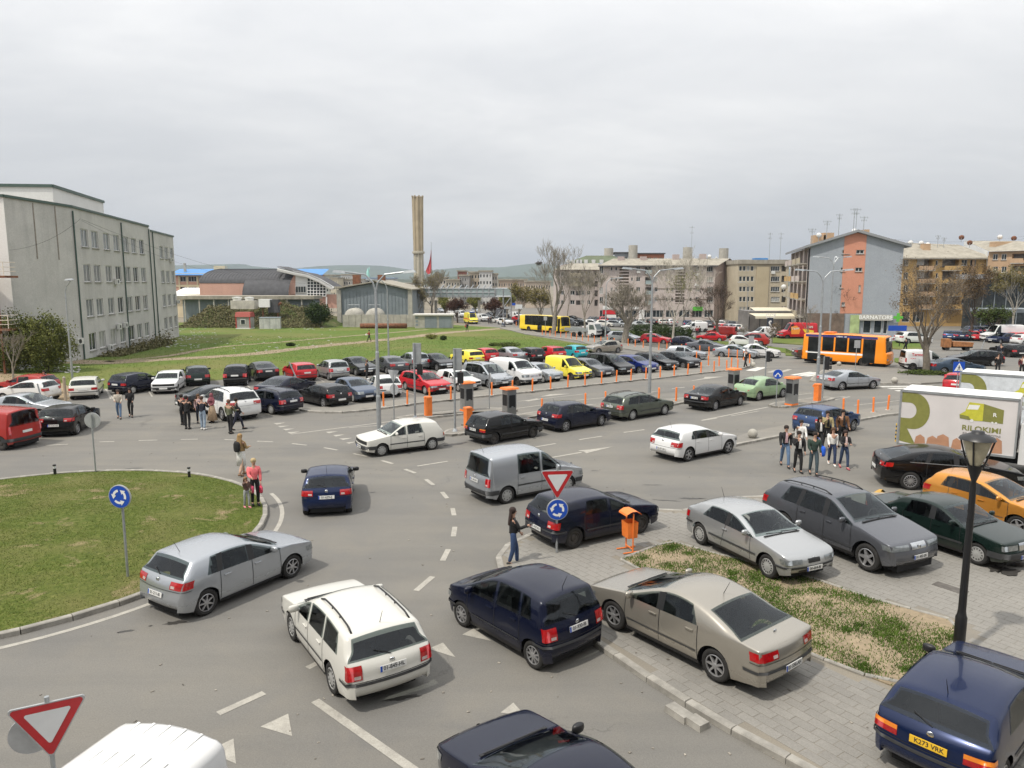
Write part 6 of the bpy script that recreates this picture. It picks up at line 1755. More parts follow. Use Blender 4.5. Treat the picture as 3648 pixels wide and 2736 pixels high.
# ---------------------------------------------------------------- body styles
def mk(key,style,body,**kw):
    m=model(key,body,**kw);m.style=style
def wins5(b,fr,bp,cp,end,fend=None,rake=.28,quarter=None,seams=True):
    "front pane starts fr, B pillar bp, C pillar cp; end = rear limit (belt), rake = how far the rear line leans"
    panes=[(fr,bp+.04,fr-.0,bp+.035),(bp-.04,cp,bp-.035,cp+rake*.4)]
    if quarter:panes.append((cp-.05,quarter,cp-.05+rake*.4,quarter+rake))
    lo=quarter if quarter else cp
    return dict(lo=fr+.05,hi=lo-.03,tlo=fr+.05,thi=lo-.03+rake*(1 if quarter else.4),panes=panes,
                seams=((fr-.02,fr-.04),(bp,bp),(cp-.05,cp-.02))if seams else(),handles=(bp+.17,cp+.17))
def H(L,W,Hh,wb,fo,rear=None,**k):return Body(L,W,Hh,wb,fo,rear=rear,**k)
def hatch_rear(H,gb=.98,top=.52,gx=.16,bx=.0):return[(top,H-.07,.10),(gx,gb,.07),(.06,gb-.14,.08),(.03,.66,.05),(bx,.58,.05),(bx,.42,.1),(.11,.31)]
def wagon_rear(H,gb=.98,top=.30,gx=.08):return[(top,H-.08,.10),(gx,gb,.06),(.03,gb-.12,.08),(.02,.64,.05),(.0,.58,.05),(.0,.42,.1),(.11,.31)]
def sedan_rear(H,deck=1.0,gl=1.35,dk=.55):return[(gl,H-.10,.30),(dk,deck,.10),(.08,deck-.03,.08),(.02,.78,.08),(.02,.64,.05),(.0,.56,.05),(.0,.42,.1),(.11,.31)]

b=H(4.20,1.76,1.48,2.58,.88,hatch_rear(1.48,1.02,.50,.15),zf=.75,zc=1.02,cowl=.32,ws=.92,belt=(.90,.98),wr=.315)
mk('hatch','hatch',b,wheel=('alloy',7),win=wins5(b,.92,.02,-.86,None,quarter=-1.22,rake=.16),tail=dict(y=(.46,.88),z=(.80,.97),wrap=.28),head=dict(y=(.40,.85),z=(.60,.73),wrap=.30),
   grille=[('grille',M_BLACK,.38,.60,.68)],plate_z=(.46,.62))
b=H(3.99,1.67,1.41,2.475,.78,[(.42,1.33,.08),(.14,.94,.04),(.04,.80,.05),(.02,.62,.04),(.0,.56,.04),(.0,.40,.06),(.11,.31)],zf=.76,zc=.93,cowl=.34,ws=.72,belt=(.86,.92),wr=.29,planf=.10,planr=.07,rcmax=.08,k=.24,
      nose=[(.10,.24),(.03,.32,.05),(.0,.46,.04),(.04,.56,.03),(.05,.74,.04),(.10,.785,.05)])
w5=wins5(b,.84,.02,-.80,None,quarter=None)
mk('oldhatch','hatch',b,surround=False,wheel=('cap',8),win=w5,tail=dict(y=(.50,.80),z=(.66,.80),wrap=.06,amber=(.76,.80)),head=dict(y=(.40,.62),z=(.58,.72),wrap=0),grille=[('grille',M_BLACK,.70,.575,.725)],dark_bumper=True,trim=(.52,.05),plate_z=(.44,.72),ant=False)
mk('oldhatch3','hatch',b,surround=False,wheel=('steel',8),win=dict(lo=.88,hi=-.90,thi=-.78,panes=[(.84,-.14,.84,-.12),(-.22,-.84,-.2,-.72)],seams=((.80,.78),(-.20,-.20)),handles=(-.02,)),tail=dict(y=(.50,.80),z=(.66,.80),wrap=.06,amber=(.76,.80)),head=dict(y=(.40,.62),z=(.58,.72),wrap=0),grille=[('grille',M_BLACK,.70,.575,.725)],dark_bumper=True,trim=(.46,.06),plate_z=(.44,.72),ant=False)
b=H(4.07,1.70,1.43,2.475,.82,[(.40,1.35,.08),(.13,.96,.05),(.04,.84,.06),(.02,.64,.05),(.0,.58,.05),(.0,.40,.08),(.11,.31)],zf=.72,zc=.94,cowl=.32,ws=.78,belt=(.87,.94),wr=.295,planf=.14,planr=.08,rcmax=.09,k=.25)
mk('midhatch','hatch',b,surround=False,bstrip=(.48,.52),wheel=('cap',9),win=wins5(b,.86,.02,-.84,None),tail=dict(y=(.50,.82),z=(.66,.82),wrap=.10),head=dict(y=(.38,.80),z=(.57,.69),wrap=.05),grille=[('grille',M_BLACK,.40,.58,.68)],trim=(.50,.05),plate_z=(.44,.73))
b=H(4.15,1.735,1.44,2.51,.86,hatch_rear(1.44,.98,.46,.14),zf=.73,zc=.97,cowl=.30,ws=.86,belt=(.89,.97),wr=.31)
mk('hatch4','hatch',b,surround=False,bstrip=(.46,.54),wheel=('steel',8),win=wins5(b,.88,.02,-.88,None,rake=.3),tail=dict(y=(.48,.82),z=(.66,.86),wrap=.14),head=dict(y=(.38,.84),z=(.59,.72),wrap=.12),grille=[('grille',M_BLACK,.37,.60,.69)],trim=(.50,.05),plate_z=(.44,.54))
b=H(4.40,1.735,1.48,2.515,.86,wagon_rear(1.46,.97,.42,.12),zf=.73,zc=.97,cowl=.30,ws=.86,belt=(.89,.96),wr=.31,k=.26)
mk('wagon','wagon',b,surround=False,bstrip=(.46,.55),wheel=('cap',12),win=wins5(b,.88,.02,-.82,None,quarter=-1.62,rake=.14),tail=dict(y=(.58,.86),z=(.66,.92),wrap=.12),head=dict(y=(.38,.84),z=(.59,.72),wrap=.12),grille=[('grille',M_BLACK,.37,.60,.69)],trim=(.50,.045),rails=True,plate_z=(.44,.80),dark_bumper=False)
b=H(4.68,1.75,1.48,2.70,.93,wagon_rear(1.46,.97,.44,.14),zf=.70,zc=.97,cowl=.26,ws=.98,belt=(.88,.96),wr=.31,k=.28)
mk('bigwagon','wagon',b,bstrip=(.46,.55),wheel=('cap',10),win=wins5(b,.98,.06,-.84,None,quarter=-1.74,rake=.2),tail=dict(y=(.52,.86),z=(.70,.92),wrap=.16),head=dict(y=(.38,.84),z=(.56,.69),wrap=.16),grille=[('grille',M_BLACK,.36,.57,.67)],trim=(.50,.045),rails=True,plate_z=(.44,.80))
b=H(3.60,1.72,1.575,2.423,.66,[(.34,1.50,.10),(.12,1.02,.06),(.05,.86,.08),(.02,.62,.05),(.0,.56,.05),(.0,.42,.08),(.11,.31)],zf=.80,zc=1.08,cowl=.10,ws=.90,belt=(.92,1.04),wr=.295,k=.28,roofmid=.4)
mk('micro','mpv',b,surround=False,bstrip=(.46,.56),wheel=('alloy',9),win=wins5(b,.98,.0,-.78,None,quarter=-1.16,rake=.14),tail=dict(y=(.56,.86),z=(.70,.96),wrap=.10),head=dict(y=(.40,.84),z=(.62,.74),wrap=.2),grille=[('grille',M_BLACK,.32,.62,.72)],trim=(.48,.03),plate_z=(.46,.84))
b=H(4.77,1.82,1.47,2.71,.95,sedan_rear(1.46,1.04,1.42,.52),zf=.72,zc=.99,cowl=.22,ws=1.05,belt=(.92,1.0),wr=.325,k=.32)
mk('sedan','sedan',b,bstrip=(.42,.55),wheel=('alloy',7),win=wins5(b,1.02,.04,-.90,None,rake=.45,quarter=None),tail=dict(y=(.42,.86),z=(.78,.94),wrap=.24),head=dict(y=(.40,.86),z=(.57,.71),wrap=.3),grille=[('grille',M_BLACK,.40,.46,.68)],trim=(.46,.03),plate_z=(.44,.53),chromeline=False,wiper=False)
b=H(4.70,1.74,1.46,2.70,.93,sedan_rear(1.45,1.02,1.35,.50),zf=.70,zc=.97,cowl=.26,ws=.98,belt=(.89,.97),wr=.31,k=.30)
mk('sedan2','sedan',b,bstrip=(.44,.56),wheel=('alloy',10),win=wins5(b,.98,.04,-.88,None,rake=.45),tail=dict(y=(.46,.84),z=(.74,.94),wrap=.14),head=dict(y=(.38,.84),z=(.57,.69),wrap=.14),grille=[('grille',M_CHROME,.36,.57,.67)],trim=(.48,.03),plate_z=(.44,.80),wiper=False,ant=False)
b=H(4.53,1.73,1.43,2.715,.80,sedan_rear(1.42,1.02,1.30,.45),zf=.70,zc=.96,cowl=.28,ws=1.0,belt=(.88,.99),wr=.315,k=.32)
mk('sedan3','sedan',b,wheel=('alloy',6),win=wins5(b,.96,.02,-.92,None,rake=.45),tail=dict(y=(.48,.84),z=(.74,.94),wrap=.24),head=dict(y=(.36,.84),z=(.56,.70),wrap=.26),grille=[('grille',M_CHROME,.30,.55,.69)],trim=(.50,.03),plate_z=(.42,.82),wiper=False,ant=False)
b=H(4.45,1.69,1.39,2.665,.83,[(1.22,1.30,.14),(.78,.96,.05),(.06,.95,.04),(.02,.80,.05),(.02,.64,.04),(.0,.58,.04),(.0,.40,.08),(.11,.31)],zf=.76,zc=.93,cowl=.34,ws=.80,belt=(.88,.93),wr=.30,planf=.12,planr=.09,rcmax=.09,k=.28,
      nose=[(.10,.24),(.03,.32,.05),(.0,.46,.05),(.05,.56,.03),(.07,.74,.05),(.12,.785,.05)])
mk('oldsedan','sedan',b,wheel=('cap',12),win=wins5(b,.88,.0,-.86,None,rake=.40),tail=dict(y=(.46,.82),z=(.68,.86),wrap=.18,amber=(.80,.86)),head=dict(y=(.32,.84),z=(.58,.72),wrap=.06),grille=[('grille',M_CHROME,.27,.56,.76)],trim=(.48,.06),plate_z=(.40,.74),wiper=False,dark_bumper=True)
b=H(4.26,1.75,1.41,2.725,.77,[(.62,1.30,.22),(.16,1.02,.06),(.05,.92,.06),(.02,.66,.05),(.0,.58,.05),(.0,.42,.1),(.11,.31)],zf=.70,zc=.95,cowl=.40,ws=.92,belt=(.88,.97),wr=.315,k=.34)
mk('coupe','hatch',b,bstrip=(.44,.58),wheel=('cap',14),win=dict(lo=.86,hi=-1.28,thi=-1.0,panes=[(.82,-.20,.82,-.16),(-.26,-1.24,-.22,-.96)],seams=((.74,.72),(-.42,-.26)),handles=(-.28,)),tail=dict(y=(.48,.84),z=(.72,.90),wrap=.2),head=dict(y=(.38,.84),z=(.56,.68),wrap=.22),grille=[('grille',M_BLACK,.20,.57,.68)],trim=(.50,.05),plate_z=(.42,.60),wiper=False)
b=H(4.21,1.70,1.40,2.70,.76,[(.55,1.30,.12),(.14,.98,.05),(.04,.86,.05),(.02,.64,.05),(.0,.57,.05),(.0,.42,.08),(.11,.31)],zf=.70,zc=.94,cowl=.40,ws=.90,belt=(.87,.95),wr=.305,k=.30,planr=.10)
mk('compact','hatch',b,bstrip=(.44,.55),wheel=('alloy',10),win=dict(lo=.84,hi=-1.26,thi=-1.02,panes=[(.80,-.20,.80,-.16),(-.26,-1.20,-.22,-.98)],seams=((.72,.70),(-.40,-.26)),handles=(-.26,)),tail=dict(y=(.46,.82),z=(.68,.84),wrap=.16,amber=(.77,.84)),head=dict(y=(.38,.84),z=(.56,.68),wrap=.1),grille=[('grille',M_BLACK,.20,.57,.68)],trim=(.50,.05),plate_z=(.42,.76))
b=H(4.85,1.93,1.74,2.93,.86,[(.62,1.66,.14),(.18,1.20,.06),(.06,1.05,.08),(.02,.80,.05),(.0,.66,.06),(.0,.48,.1),(.10,.32)],zf=.92,zc=1.18,cowl=.42,ws=.92,belt=(1.06,1.18),wr=.37,bot=.28,k=.30,zend=.30,arch=.07,
      nose=[(.14,.30),(.04,.40,.08),(.0,.58,.1),(.05,.72,.06),(.10,.90,.12)])
mk('suv','suv',b,wheel=('alloy',5),win=wins5(b,.96,.02,-.92,None,quarter=-1.62,rake=.26),tail=dict(y=(.50,.94),z=(.92,1.12),wrap=.26),head=dict(y=(.36,.94),z=(.74,.88),wrap=.26),grille=[('grille',M_CHROME,.27,.74,.90)],rails=True,plate_z=(.55,.95),trim=(.50,.03),ant=False)
b=H(5.0,1.98,1.74,3.0,.95,[(.50,1.66,.14),(.16,1.18,.06),(.06,1.04,.08),(.02,.80,.05),(.0,.66,.06),(.0,.48,.1),(.10,.32)],zf=.90,zc=1.14,cowl=.36,ws=.98,belt=(1.04,1.12),wr=.37,bot=.28,k=.32,zend=.30,arch=.07)
mk('suv2','suv',b,wheel=('alloy',6),win=wins5(b,1.0,.02,-.92,None,quarter=-1.72,rake=.22),tail=dict(y=(.46,.94),z=(.92,1.10),wrap=.3),head=dict(y=(.40,.94),z=(.70,.84),wrap=.26),grille=[('grille',M_BLACK,.36,.52,.84)],rails=True,plate_z=(.50,.80),chromeline=True)
b=H(3.83,1.66,1.43,2.44,.80,hatch_rear(1.43,.98,.44,.14),zf=.74,zc=.98,cowl=.26,ws=.92,belt=(.88,.99),wr=.29,k=.32,planf=.17,planr=.13)
mk('small','hatch',b,wheel=('cap',9),win=wins5(b,.92,.02,-.74,None,quarter=-1.04,rake=.16),tail=dict(y=(.44,.80),z=(.74,.92),wrap=.22),head=dict(y=(.36,.80),z=(.58,.76),wrap=.34),grille=[('grille',M_BLACK,.3,.56,.62)],plate_z=(.44,.70))
b=H(4.03,1.75,1.47,2.54,.86,hatch_rear(1.47,1.02,.46,.16),zf=.76,zc=1.02,cowl=.20,ws=1.0,belt=(.91,1.03),wr=.31,k=.33,planf=.17,planr=.13)
mk('roundhatch','hatch',b,wheel=('alloy',5),win=wins5(b,1.0,.0,-.84,None,quarter=-1.14,rake=.16),tail=dict(y=(.50,.86),z=(.76,.94),wrap=.3),head=dict(y=(.38,.86),z=(.60,.78),wrap=.42),grille=[('grille',M_BLACK,.42,.36,.50)],plate_z=(.50,.60),trim=(.46,.02))
b=H(4.24,1.75,1.42,2.66,.74,hatch_rear(1.42,.99,.46,.15),zf=.72,zc=.97,cowl=.42,ws=.88,belt=(.88,1.0),wr=.32,k=.33)
mk('sporthatch','hatch',b,wheel=('alloy',5),win=wins5(b,.82,-.10,-.92,None,quarter=-1.22,rake=.2),tail=dict(y=(.48,.84),z=(.70,.90),wrap=.26),head=dict(y=(.38,.84),z=(.57,.70),wrap=.26),grille=[('grille',M_BLACK,.22,.57,.68)],plate_z=(.42,.56))
b=H(5.0,1.90,1.56,3.07,.86,[(1.10,1.46,.5),(.30,1.16,.10),(.08,1.06,.08),(.02,.80,.06),(.0,.62,.05),(.0,.44,.1),(.11,.31)],zf=.78,zc=1.06,cowl=.44,ws=1.05,belt=(.98,1.10),wr=.35,k=.34,bot=.22)
mk('fastback','hatch',b,wheel=('alloy',14),win=wins5(b,1.0,-.02,-.98,None,quarter=-1.56,rake=.35),tail=dict(y=(.52,.92),z=(.86,1.02),wrap=.32),head=dict(y=(.38,.92),z=(.62,.76),wrap=.3),grille=[('grille',M_CHROME,.28,.60,.76)],plate_z=(.44,.70),chromeline=True,wiper=False,ant=False)
b=H(4.41,1.80,1.83,2.68,.87,[(.22,1.76,.10),(.08,1.04,.06),(.04,.90,.06),(.02,.66,.05),(.0,.58,.05),(.0,.42,.08),(.11,.31)],zf=.78,zc=1.08,cowl=.22,ws=.78,belt=(.98,1.03),wr=.315,k=.13,rcmax=.16,roofmid=.4)
mk('mpv','mpv',b,surround=False,wheel=('cap',8),win=wins5(b,1.02,.14,None or-.86,None,rake=.0),tail=dict(y=(.66,.88),z=(.70,.98),wrap=.05),head=dict(y=(.40,.86),z=(.60,.75),wrap=.22),grille=[('grille',M_BLACK,.38,.60,.70)],trim=(.62,.05),plate_z=(.46,.82),dark_bumper=True,ant=True)
b=H(4.09,1.72,1.50,2.51,.80,[(1.02,1.40,.6),(.34,1.04,.25),(.08,.86,.12),(.02,.62,.08),(.0,.52,.06),(.0,.40,.1),(.11,.31)],zf=.72,zc=1.00,cowl=.05,ws=.82,belt=(.90,.97),wr=.32,k=.42,planf=.36,planr=.34,roofmid=.32,
      nose=[(.16,.24),(.04,.32,.08),(.0,.44,.1),(.06,.56,.08),(.20,.72,.25)])
mk('bubble','hatch',b,wheel=('alloy',6),win=dict(lo=.98,hi=-.80,thi=-.42,panes=[(.96,-.12,.96,-.08),(-.20,-.76,-.16,-.42)],seams=((.80,.78),(-.30,-.18)),handles=(-.10,)),tail=dict(y=(.46,.60),z=(.62,.75),wrap=0),head=dict(y=(.42,.60),z=(.58,.72),wrap=0),plate_z=(.42,.56),wiper=False)
b=H(4.75,1.90,1.90,3.2,.92,[(.12,1.84,.10),(.05,1.10,.06),(.03,.90,.06),(.02,.66,.05),(.0,.58,.05),(.0,.42,.08),(.11,.31)],zf=.96,zc=1.24,cowl=.05,ws=.72,belt=(1.10,1.14),wr=.33,k=.14,rcmax=.18,roofmid=.4,bot=.24)
mk('van','van',b,wheel=('steel',8),win=dict(lo=1.42,hi=.42,thi=.42,panes=[(1.40,.46,1.40,.46)],seams=((1.36,1.34),(.36,.36),(-.80,-.80)),handles=(.55,)),tail=dict(y=(.74,.92),z=(.74,1.12),wrap=.05),head=dict(y=(.44,.92),z=(.70,.88),wrap=.24),grille=[('grille',M_CHROME,.36,.70,.84)],plate_z=(.46,.80),dark_bumper=True,trim=(.58,.05))
b=H(4.25,1.70,1.80,2.72,.84,[(.10,1.74,.10),(.04,1.04,.06),(.03,.90,.06),(.02,.66,.05),(.0,.58,.05),(.0,.42,.08),(.11,.31)],zf=.74,zc=1.04,cowl=.22,ws=.84,belt=(.96,1.0),wr=.30,k=.14,rcmax=.15,roofmid=.4)
mk('boxvan','van',b,wheel=('steel',8),win=dict(lo=1.06,hi=.16,thi=.16,panes=[(1.04,.20,1.04,.20)],seams=((1.0,.98),(.10,.10),(-.86,-.86)),handles=(.28,)),tail=dict(y=(.68,.84),z=(.70,1.05),wrap=.05),head=dict(y=(.40,.84),z=(.58,.74),wrap=.22),grille=[('grille',M_BLACK,.30,.60,.68)],plate_z=(.44,.78),dark_bumper=True)
b=H(4.64,1.81,1.74,2.835,.92,[(.34,1.66,.12),(.12,1.06,.06),(.05,.92,.06),(.02,.66,.05),(.0,.58,.05),(.0,.42,.08),(.11,.31)],zf=.76,zc=1.08,cowl=.02,ws=1.0,belt=(.96,1.04),wr=.31,k=.24,roofmid=.35)
mk('mpv2','mpv',b,bstrip=(.44,.55),wheel=('alloy',7),win=wins5(b,1.30,.20,-.78,None,quarter=-1.62,rake=.14),tail=dict(y=(.58,.88),z=(.86,1.10),wrap=.12),head=dict(y=(.38,.86),z=(.60,.74),wrap=.26),grille=[('grille',M_BLACK,.34,.58,.66)],trim=(.52,.04),plate_z=(.44,.80),rails=True)
b=H(4.58,1.77,1.76,2.89,.78,[(.70,1.66,.25),(.26,1.10,.10),(.08,.96,.10),(.02,.66,.05),(.0,.58,.05),(.0,.44,.08),(.11,.31)],zf=.92,zc=1.08,cowl=.62,ws=.50,belt=(1.0,1.04),wr=.33,k=.22,rcmax=.16,roofmid=.5,bot=.24)
mk('cab','sedan',b,wheel=('cap',8),win=wins5(b,.72,-.10,-1.0,None,quarter=-1.34,rake=.25),tail=dict(y=(.56,.82),z=(.70,.92),wrap=.05),head=dict(y=(.46,.74),z=(.66,.84),wrap=0),grille=[('grille',M_CHROME,.26,.56,.84)],plate_z=(.42,.80),wiper=False)
b=H(5.9,2.0,2.55,3.66,1.0,[(.16,2.47,.14),(.06,1.3,.06),(.03,1.0,.06),(.02,.7,.05),(.0,.6,.05),(.0,.46,.08),(.05,.32)],zf=1.06,zc=1.36,cowl=-.05,ws=.72,belt=(1.22,1.26),wr=.34,k=.10,rcmax=.2,roofmid=.4,bot=.30)
mk('bigvan','van',b,wheel=('steel',8),win=dict(lo=1.72,hi=.78,thi=.78,panes=[(1.70,.82,1.70,.82)],seams=((1.66,1.64),(.70,.70),(-.5,-.5)),handles=(.9,)),tail=dict(y=(.80,.96),z=(.8,1.3),wrap=.05),head=dict(y=(.44,.96),z=(.78,1.0),wrap=.24),grille=[('grille',M_BLACK,.40,.76,.96)],plate_z=(.50,.85),dark_bumper=True)
# ================================================================ every vehicle in its place
def put_side(mk_,rear,front,side,z=0.0):
    b=_models[mk_].b;r,f=G(*rear,z),G(*front,z)
    fw=(f-r);fw.z=0;fw.normalize()
    left=Vector((-fw.y,fw.x,0))
    c=(r+f)/2+left*(b.W/2-.03)*(1 if side=='R' else-1)
    return c,math.atan2(fw.y,fw.x)
def put_wheel(mk_,which,p,hd,z=0.0):
    b=_models[mk_].b;w=G(*p,z)
    fw=Vector((math.cos(hd),math.sin(hd),0));left=Vector((-fw.y,fw.x,0))
    c=w-fw*(b.wb/2)*(1 if which[0]=='F' else-1)-left*(b.W/2-.03)*(1 if which[1]=='L' else-1)
    return c,hd
def put_rear(mk_,l,r,z=0.0):
    b=_models[mk_].b;a,c=G(*l,z),G(*r,z)
    d=(c-a);fw=Vector((-d.y,d.x,0)).normalized()
    return(a+c)/2+fw*b.wb/2,math.atan2(fw.y,fw.x)
def CAR(mk_,colour,how,label,z=0.0,group=None,**k):
    kind=how[0]
    c,hd=(put_side if kind=='S' else put_wheel if kind=='W' else put_rear)(mk_,*how[1:],z)
    c.z=TZ(c.y)+z
    return build_car(mk_,colour,c,hd,label,group=group,**k)
AWAY,TOW,ALONG=R(124),R(-52),R(37)
# ---- foreground
CAR('hatch','silver',('S',('k',1300,700),('k',1860,455),'R'),'silver five-door hatchback driving round beside the roundabout lawn',near=True,plate='01-211-BI')
CAR('wagon','white',('S',('l',410,1270),('l',205,995),'L'),'white estate car with black roof rails braking at the give-way triangles',near=True,plate='01-845-HL',group='cars on the roundabout')
CAR('micro','navy',('S',('l',1450,1140),('l',1090,925),'L'),'short tall navy car passing the corner of the paved square',near=True,plate='01-930-IB',name='compact_people_carrier')
CAR('sedan','beige',('S',('m',1350,1165),('m',775,868),'L'),'champagne saloon parked on the slabs in front of the planting bed',.13,near=True,plate='01-556-AH')
CAR('coupe','silver2',('S',('m',1268,382),('m',1648,573),'R'),'silver three-door coupe parked with its nose over the planting bed',.13,near=True,plate='00-664-BI')
c,hd=put_side('coupe',('m',1268,382),('m',1648,573),'R')
CAR('suv','grey',('W','FR',('n',930,632),hd+R(1)),'dark grey off-road car with roof rails parked beside the silver coupe',.13,near=True,plate='01-482-EK')
CAR('oldsedan','dgreen',('W','FR',('n',1500,600),hd+R(2)),'old dark green saloon with chrome grille parked beside the grey off-road car',.13,near=True,plate='01-714-CH')
CAR('roundhatch','orange',('W','FR',('n',1712,452),hd+R(4)),'metallic orange hatchback parked behind the black street lantern',.13,near=True)
CAR('fastback','black',('W','RR',('j',1195,1412),R(-14)),'long black fastback with chrome window line parked in front of the near lorry',near=True)
CAR('hatch4','navy',('W','RR',('m',555,408),R(31)),'dark navy hatchback with plain steel wheels parked behind the orange litter bin',.12,near=True,plate='01-927-FU')
CAR('small','navy2',('B',('g',697,1612),('g',1050,1592)),'blue hatchback driving away from the lens past the woman in pink',near=True,plate='01-629-IJ',mirror_dark=True)
CAR('mpv','silver',('W','RR',('h',490,1530),R(33)),'silver high-roofed van with side windows behind the give-way sign',near=True,plate='01-305-KF',name='people_carrier')
CAR('sporthatch','white2',('S',('i',370,1172),('i',695,1105),'R'),'white hatchback with red tail lights driving beside the concrete ball',near=True,plate='02-431-BA')
CAR('oldhatch','white',('S',('g',1755,1075),('g',1330,1130),'L'),'old boxy white hatchback with black side strip turning out at the barrier',near=True,plate='01-118-CD')
CAR('oldhatch3','black',('S',('h',385,1028),('h',712,970),'R'),'old dusty black three-door hatchback parked along the median strip',near=True,plate='02-487-CA',group='cars waiting along the median strip')
CAR('hatch','navy',('S',('h',990,922),('h',1285,873),'R'),'near-black rounded hatchback with front wheels turned along the median strip',near=True,plate='01-652-GA',steer=R(14),group='cars waiting along the median strip')
CAR('bigwagon','green',('S',('h',1550,825),('h',1822,780),'R'),'grey-green estate car with roof rails along the median strip',near=True,plate='01-338-AN',group='cars waiting along the median strip')
CAR('sedan2','black',('S',('i',590,742),('i',800,700),'R'),'black saloon with chrome strips following the mint-green bubble car',near=True,plate='07-204-CM',group='cars waiting along the median strip')
CAR('bubble','mint',('S',('i',958,660),('i',1160,632),'R'),'mint-green bubble-shaped car stopped at the ticket machine',near=True,plate='01-773-DB')
CAR('sedan3','silver',('S',('i',1655,573),('i',1920,560),'R'),'silver saloon passing the traffic light by the zebra crossing',near=True,group='cars on the road')
CAR('roundhatch','blue',('W','FR',('j',722,915),R(36)),'slate-blue hatchback behind the group of walking people',near=True,plate='01-463-BA')
# big dark car cut by the lower edge
a,b_=G('l',1150,1620,.95),G('l',1560,1440,.95)
d=(b_-a);fw=Vector((-d.y,d.x,0)).normalized();m_=_models['sedan3'].b
c=(a+b_)/2-fw*m_.xc;c.z=0
build_car('sedan3','navy',c,math.atan2(fw.y,fw.x),'glossy blue-black saloon cut off by the lower edge of the view',near=True,mirror_dark=True)
a,b_=G('n',985,1475,.62+.12),G('n',1540,1655,.62+.12)
d=(b_-a);fw=Vector((-d.y,d.x,0)).normalized();m_=_models['compact'].b
fw.rotate(Matrix.Rotation(R(-13),3,'Z'));c=(a+b_)/2+fw*(-m_.xR-.12)+Vector((.0,-.05,0));c.z=.13
build_car('compact','navy2',c,math.atan2(fw.y,fw.x),'navy hatchback with yellow number plate under the street lantern',near=True,plate='K273 VRK',yplate=True,mirror_dark=True)
# ---- left side of the roundabout and first rows of the car park
CAR('hatch','black',('S',('F',660,825),('F',818,742),'R'),'shiny black hatchback standing at the entrance beside the dirt patch',near=True,plate='01-526-AB',mirror_dark=True)
CAR('sedan2','silver',('W','FR',('F',345,705),R(-4)),'silver saloon parked on the dirt next to the leaning sign',group='cars parked at the left edge')
CAR('small','white2',('W','RL',('F',330,556),R(176)),'white hatchback with red tail lights between red and silver cars on the dirt',group='cars parked at the left edge')
CAR('hatch4','dred',('W','RL',('F',300,500),R(174)),'faded red hatchback behind the white one on the dirt',group='cars parked at the left edge')
CAR('midhatch','white',('B',('F',608,528),('F',826,516)),'cream-white hatchback seen from behind, first in the back row',group='cars in the back row of the car park')
o=CAR('midhatch','navy',('B',('F',942,470),('F',1166,486)),'dark hatchback with its right-hand door standing open',group='cars in the back row of the car park')
bb=_models['midhatch'].b
dm=MB();dm.box((0,-.46,.55),(.06,.92,.62));dm.tube([(0,-.02,.86),(0,-.12,1.34),(0,-.72,1.34),(0,-.92,.86)],.03,5)
dr=part('open_door',dm,M_BLACK,o,loc=(.86,-.82,0),rot=R(-12));part('door_glass',MB().add([(.01,-.06,.86),(.01,-.90,.86),(.01,-.70,1.32),(.01,-.14,1.32)],((0,1,2,3),)),M_GLASS,dr)
CAR('oldhatch','white2',('W','FR',('F',1296,478),R(-76)),'old white hatchback facing the road in the back row',group='cars in the back row of the car park')
for mk_,colr,how,lb in(
    ('hatch4','dgreen',('B',('F',1556,415),('F',1786,402)),'dusty dark green hatchback right of the old white one in the back row'),
    ('micro','black',('B',('F',1898,417),('F',2086,411)),'short tall black car in the back row of the car park'),
    ('sedan3','dgrey',('W','RL',('g',258,490),AWAY),'dark grey saloon left of the red hatchback in the back row'),
    ('midhatch','red',('W','RL',('g',590,497),AWAY),'bright red hatchback in the back row beside the leaning pole'),
    ('micro','silver2',('W','RL',('g',876,487),AWAY),'silver tall hatchback right of the bright red car in the back row'),
    ('sedan2','dgrey',('W','FR',('g',1105,448),TOW),'dark saloon facing the road right of the silver tall hatchback'),
    ('sedan2','grey',('W','RL',('g',1366,433),AWAY),'grey saloon behind the tall lamp post in the back row'),
    ('micro','silver',('W','RL',('g',1575,405),AWAY),'silver short car half hidden by the first grey panel'),
    ('sedan3','black',('W','FR',('g',1790,408),TOW),'black saloon with chrome grille between the two grey panels'),
    ('midhatch','lemon',('W','RL',('g',2040,362),AWAY),'bright yellow small hatchback behind the second grey panel'),
    ('small','red',('W','RL',('h',285,342),AWAY),'small red hatchback right of the yellow one at the back'),
    ('sedan2','silver',('W','RL',('h',500,338),AWAY),'silver saloon behind the white panel van'),
    ('midhatch','black',('W','RL',('h',668,337),AWAY),'black hatchback behind the yellow van'),
    ('oldhatch','red',('W','RL',('h',850,318),AWAY),'old red hatchback left of the teal one at the far end'),
    ('small','teal',('W','RL',('h',1048,306),AWAY),'teal small hatchback near the end of the back row')):
    CAR(mk_,colr,how,lb,group='cars in the back row of the car park')
CAR('hatch','beige',('W','FL',('h',1262,262),R(205)),'beige hatchback alone at the grass edge behind the car park')
FR='cars in the front row of the car park'
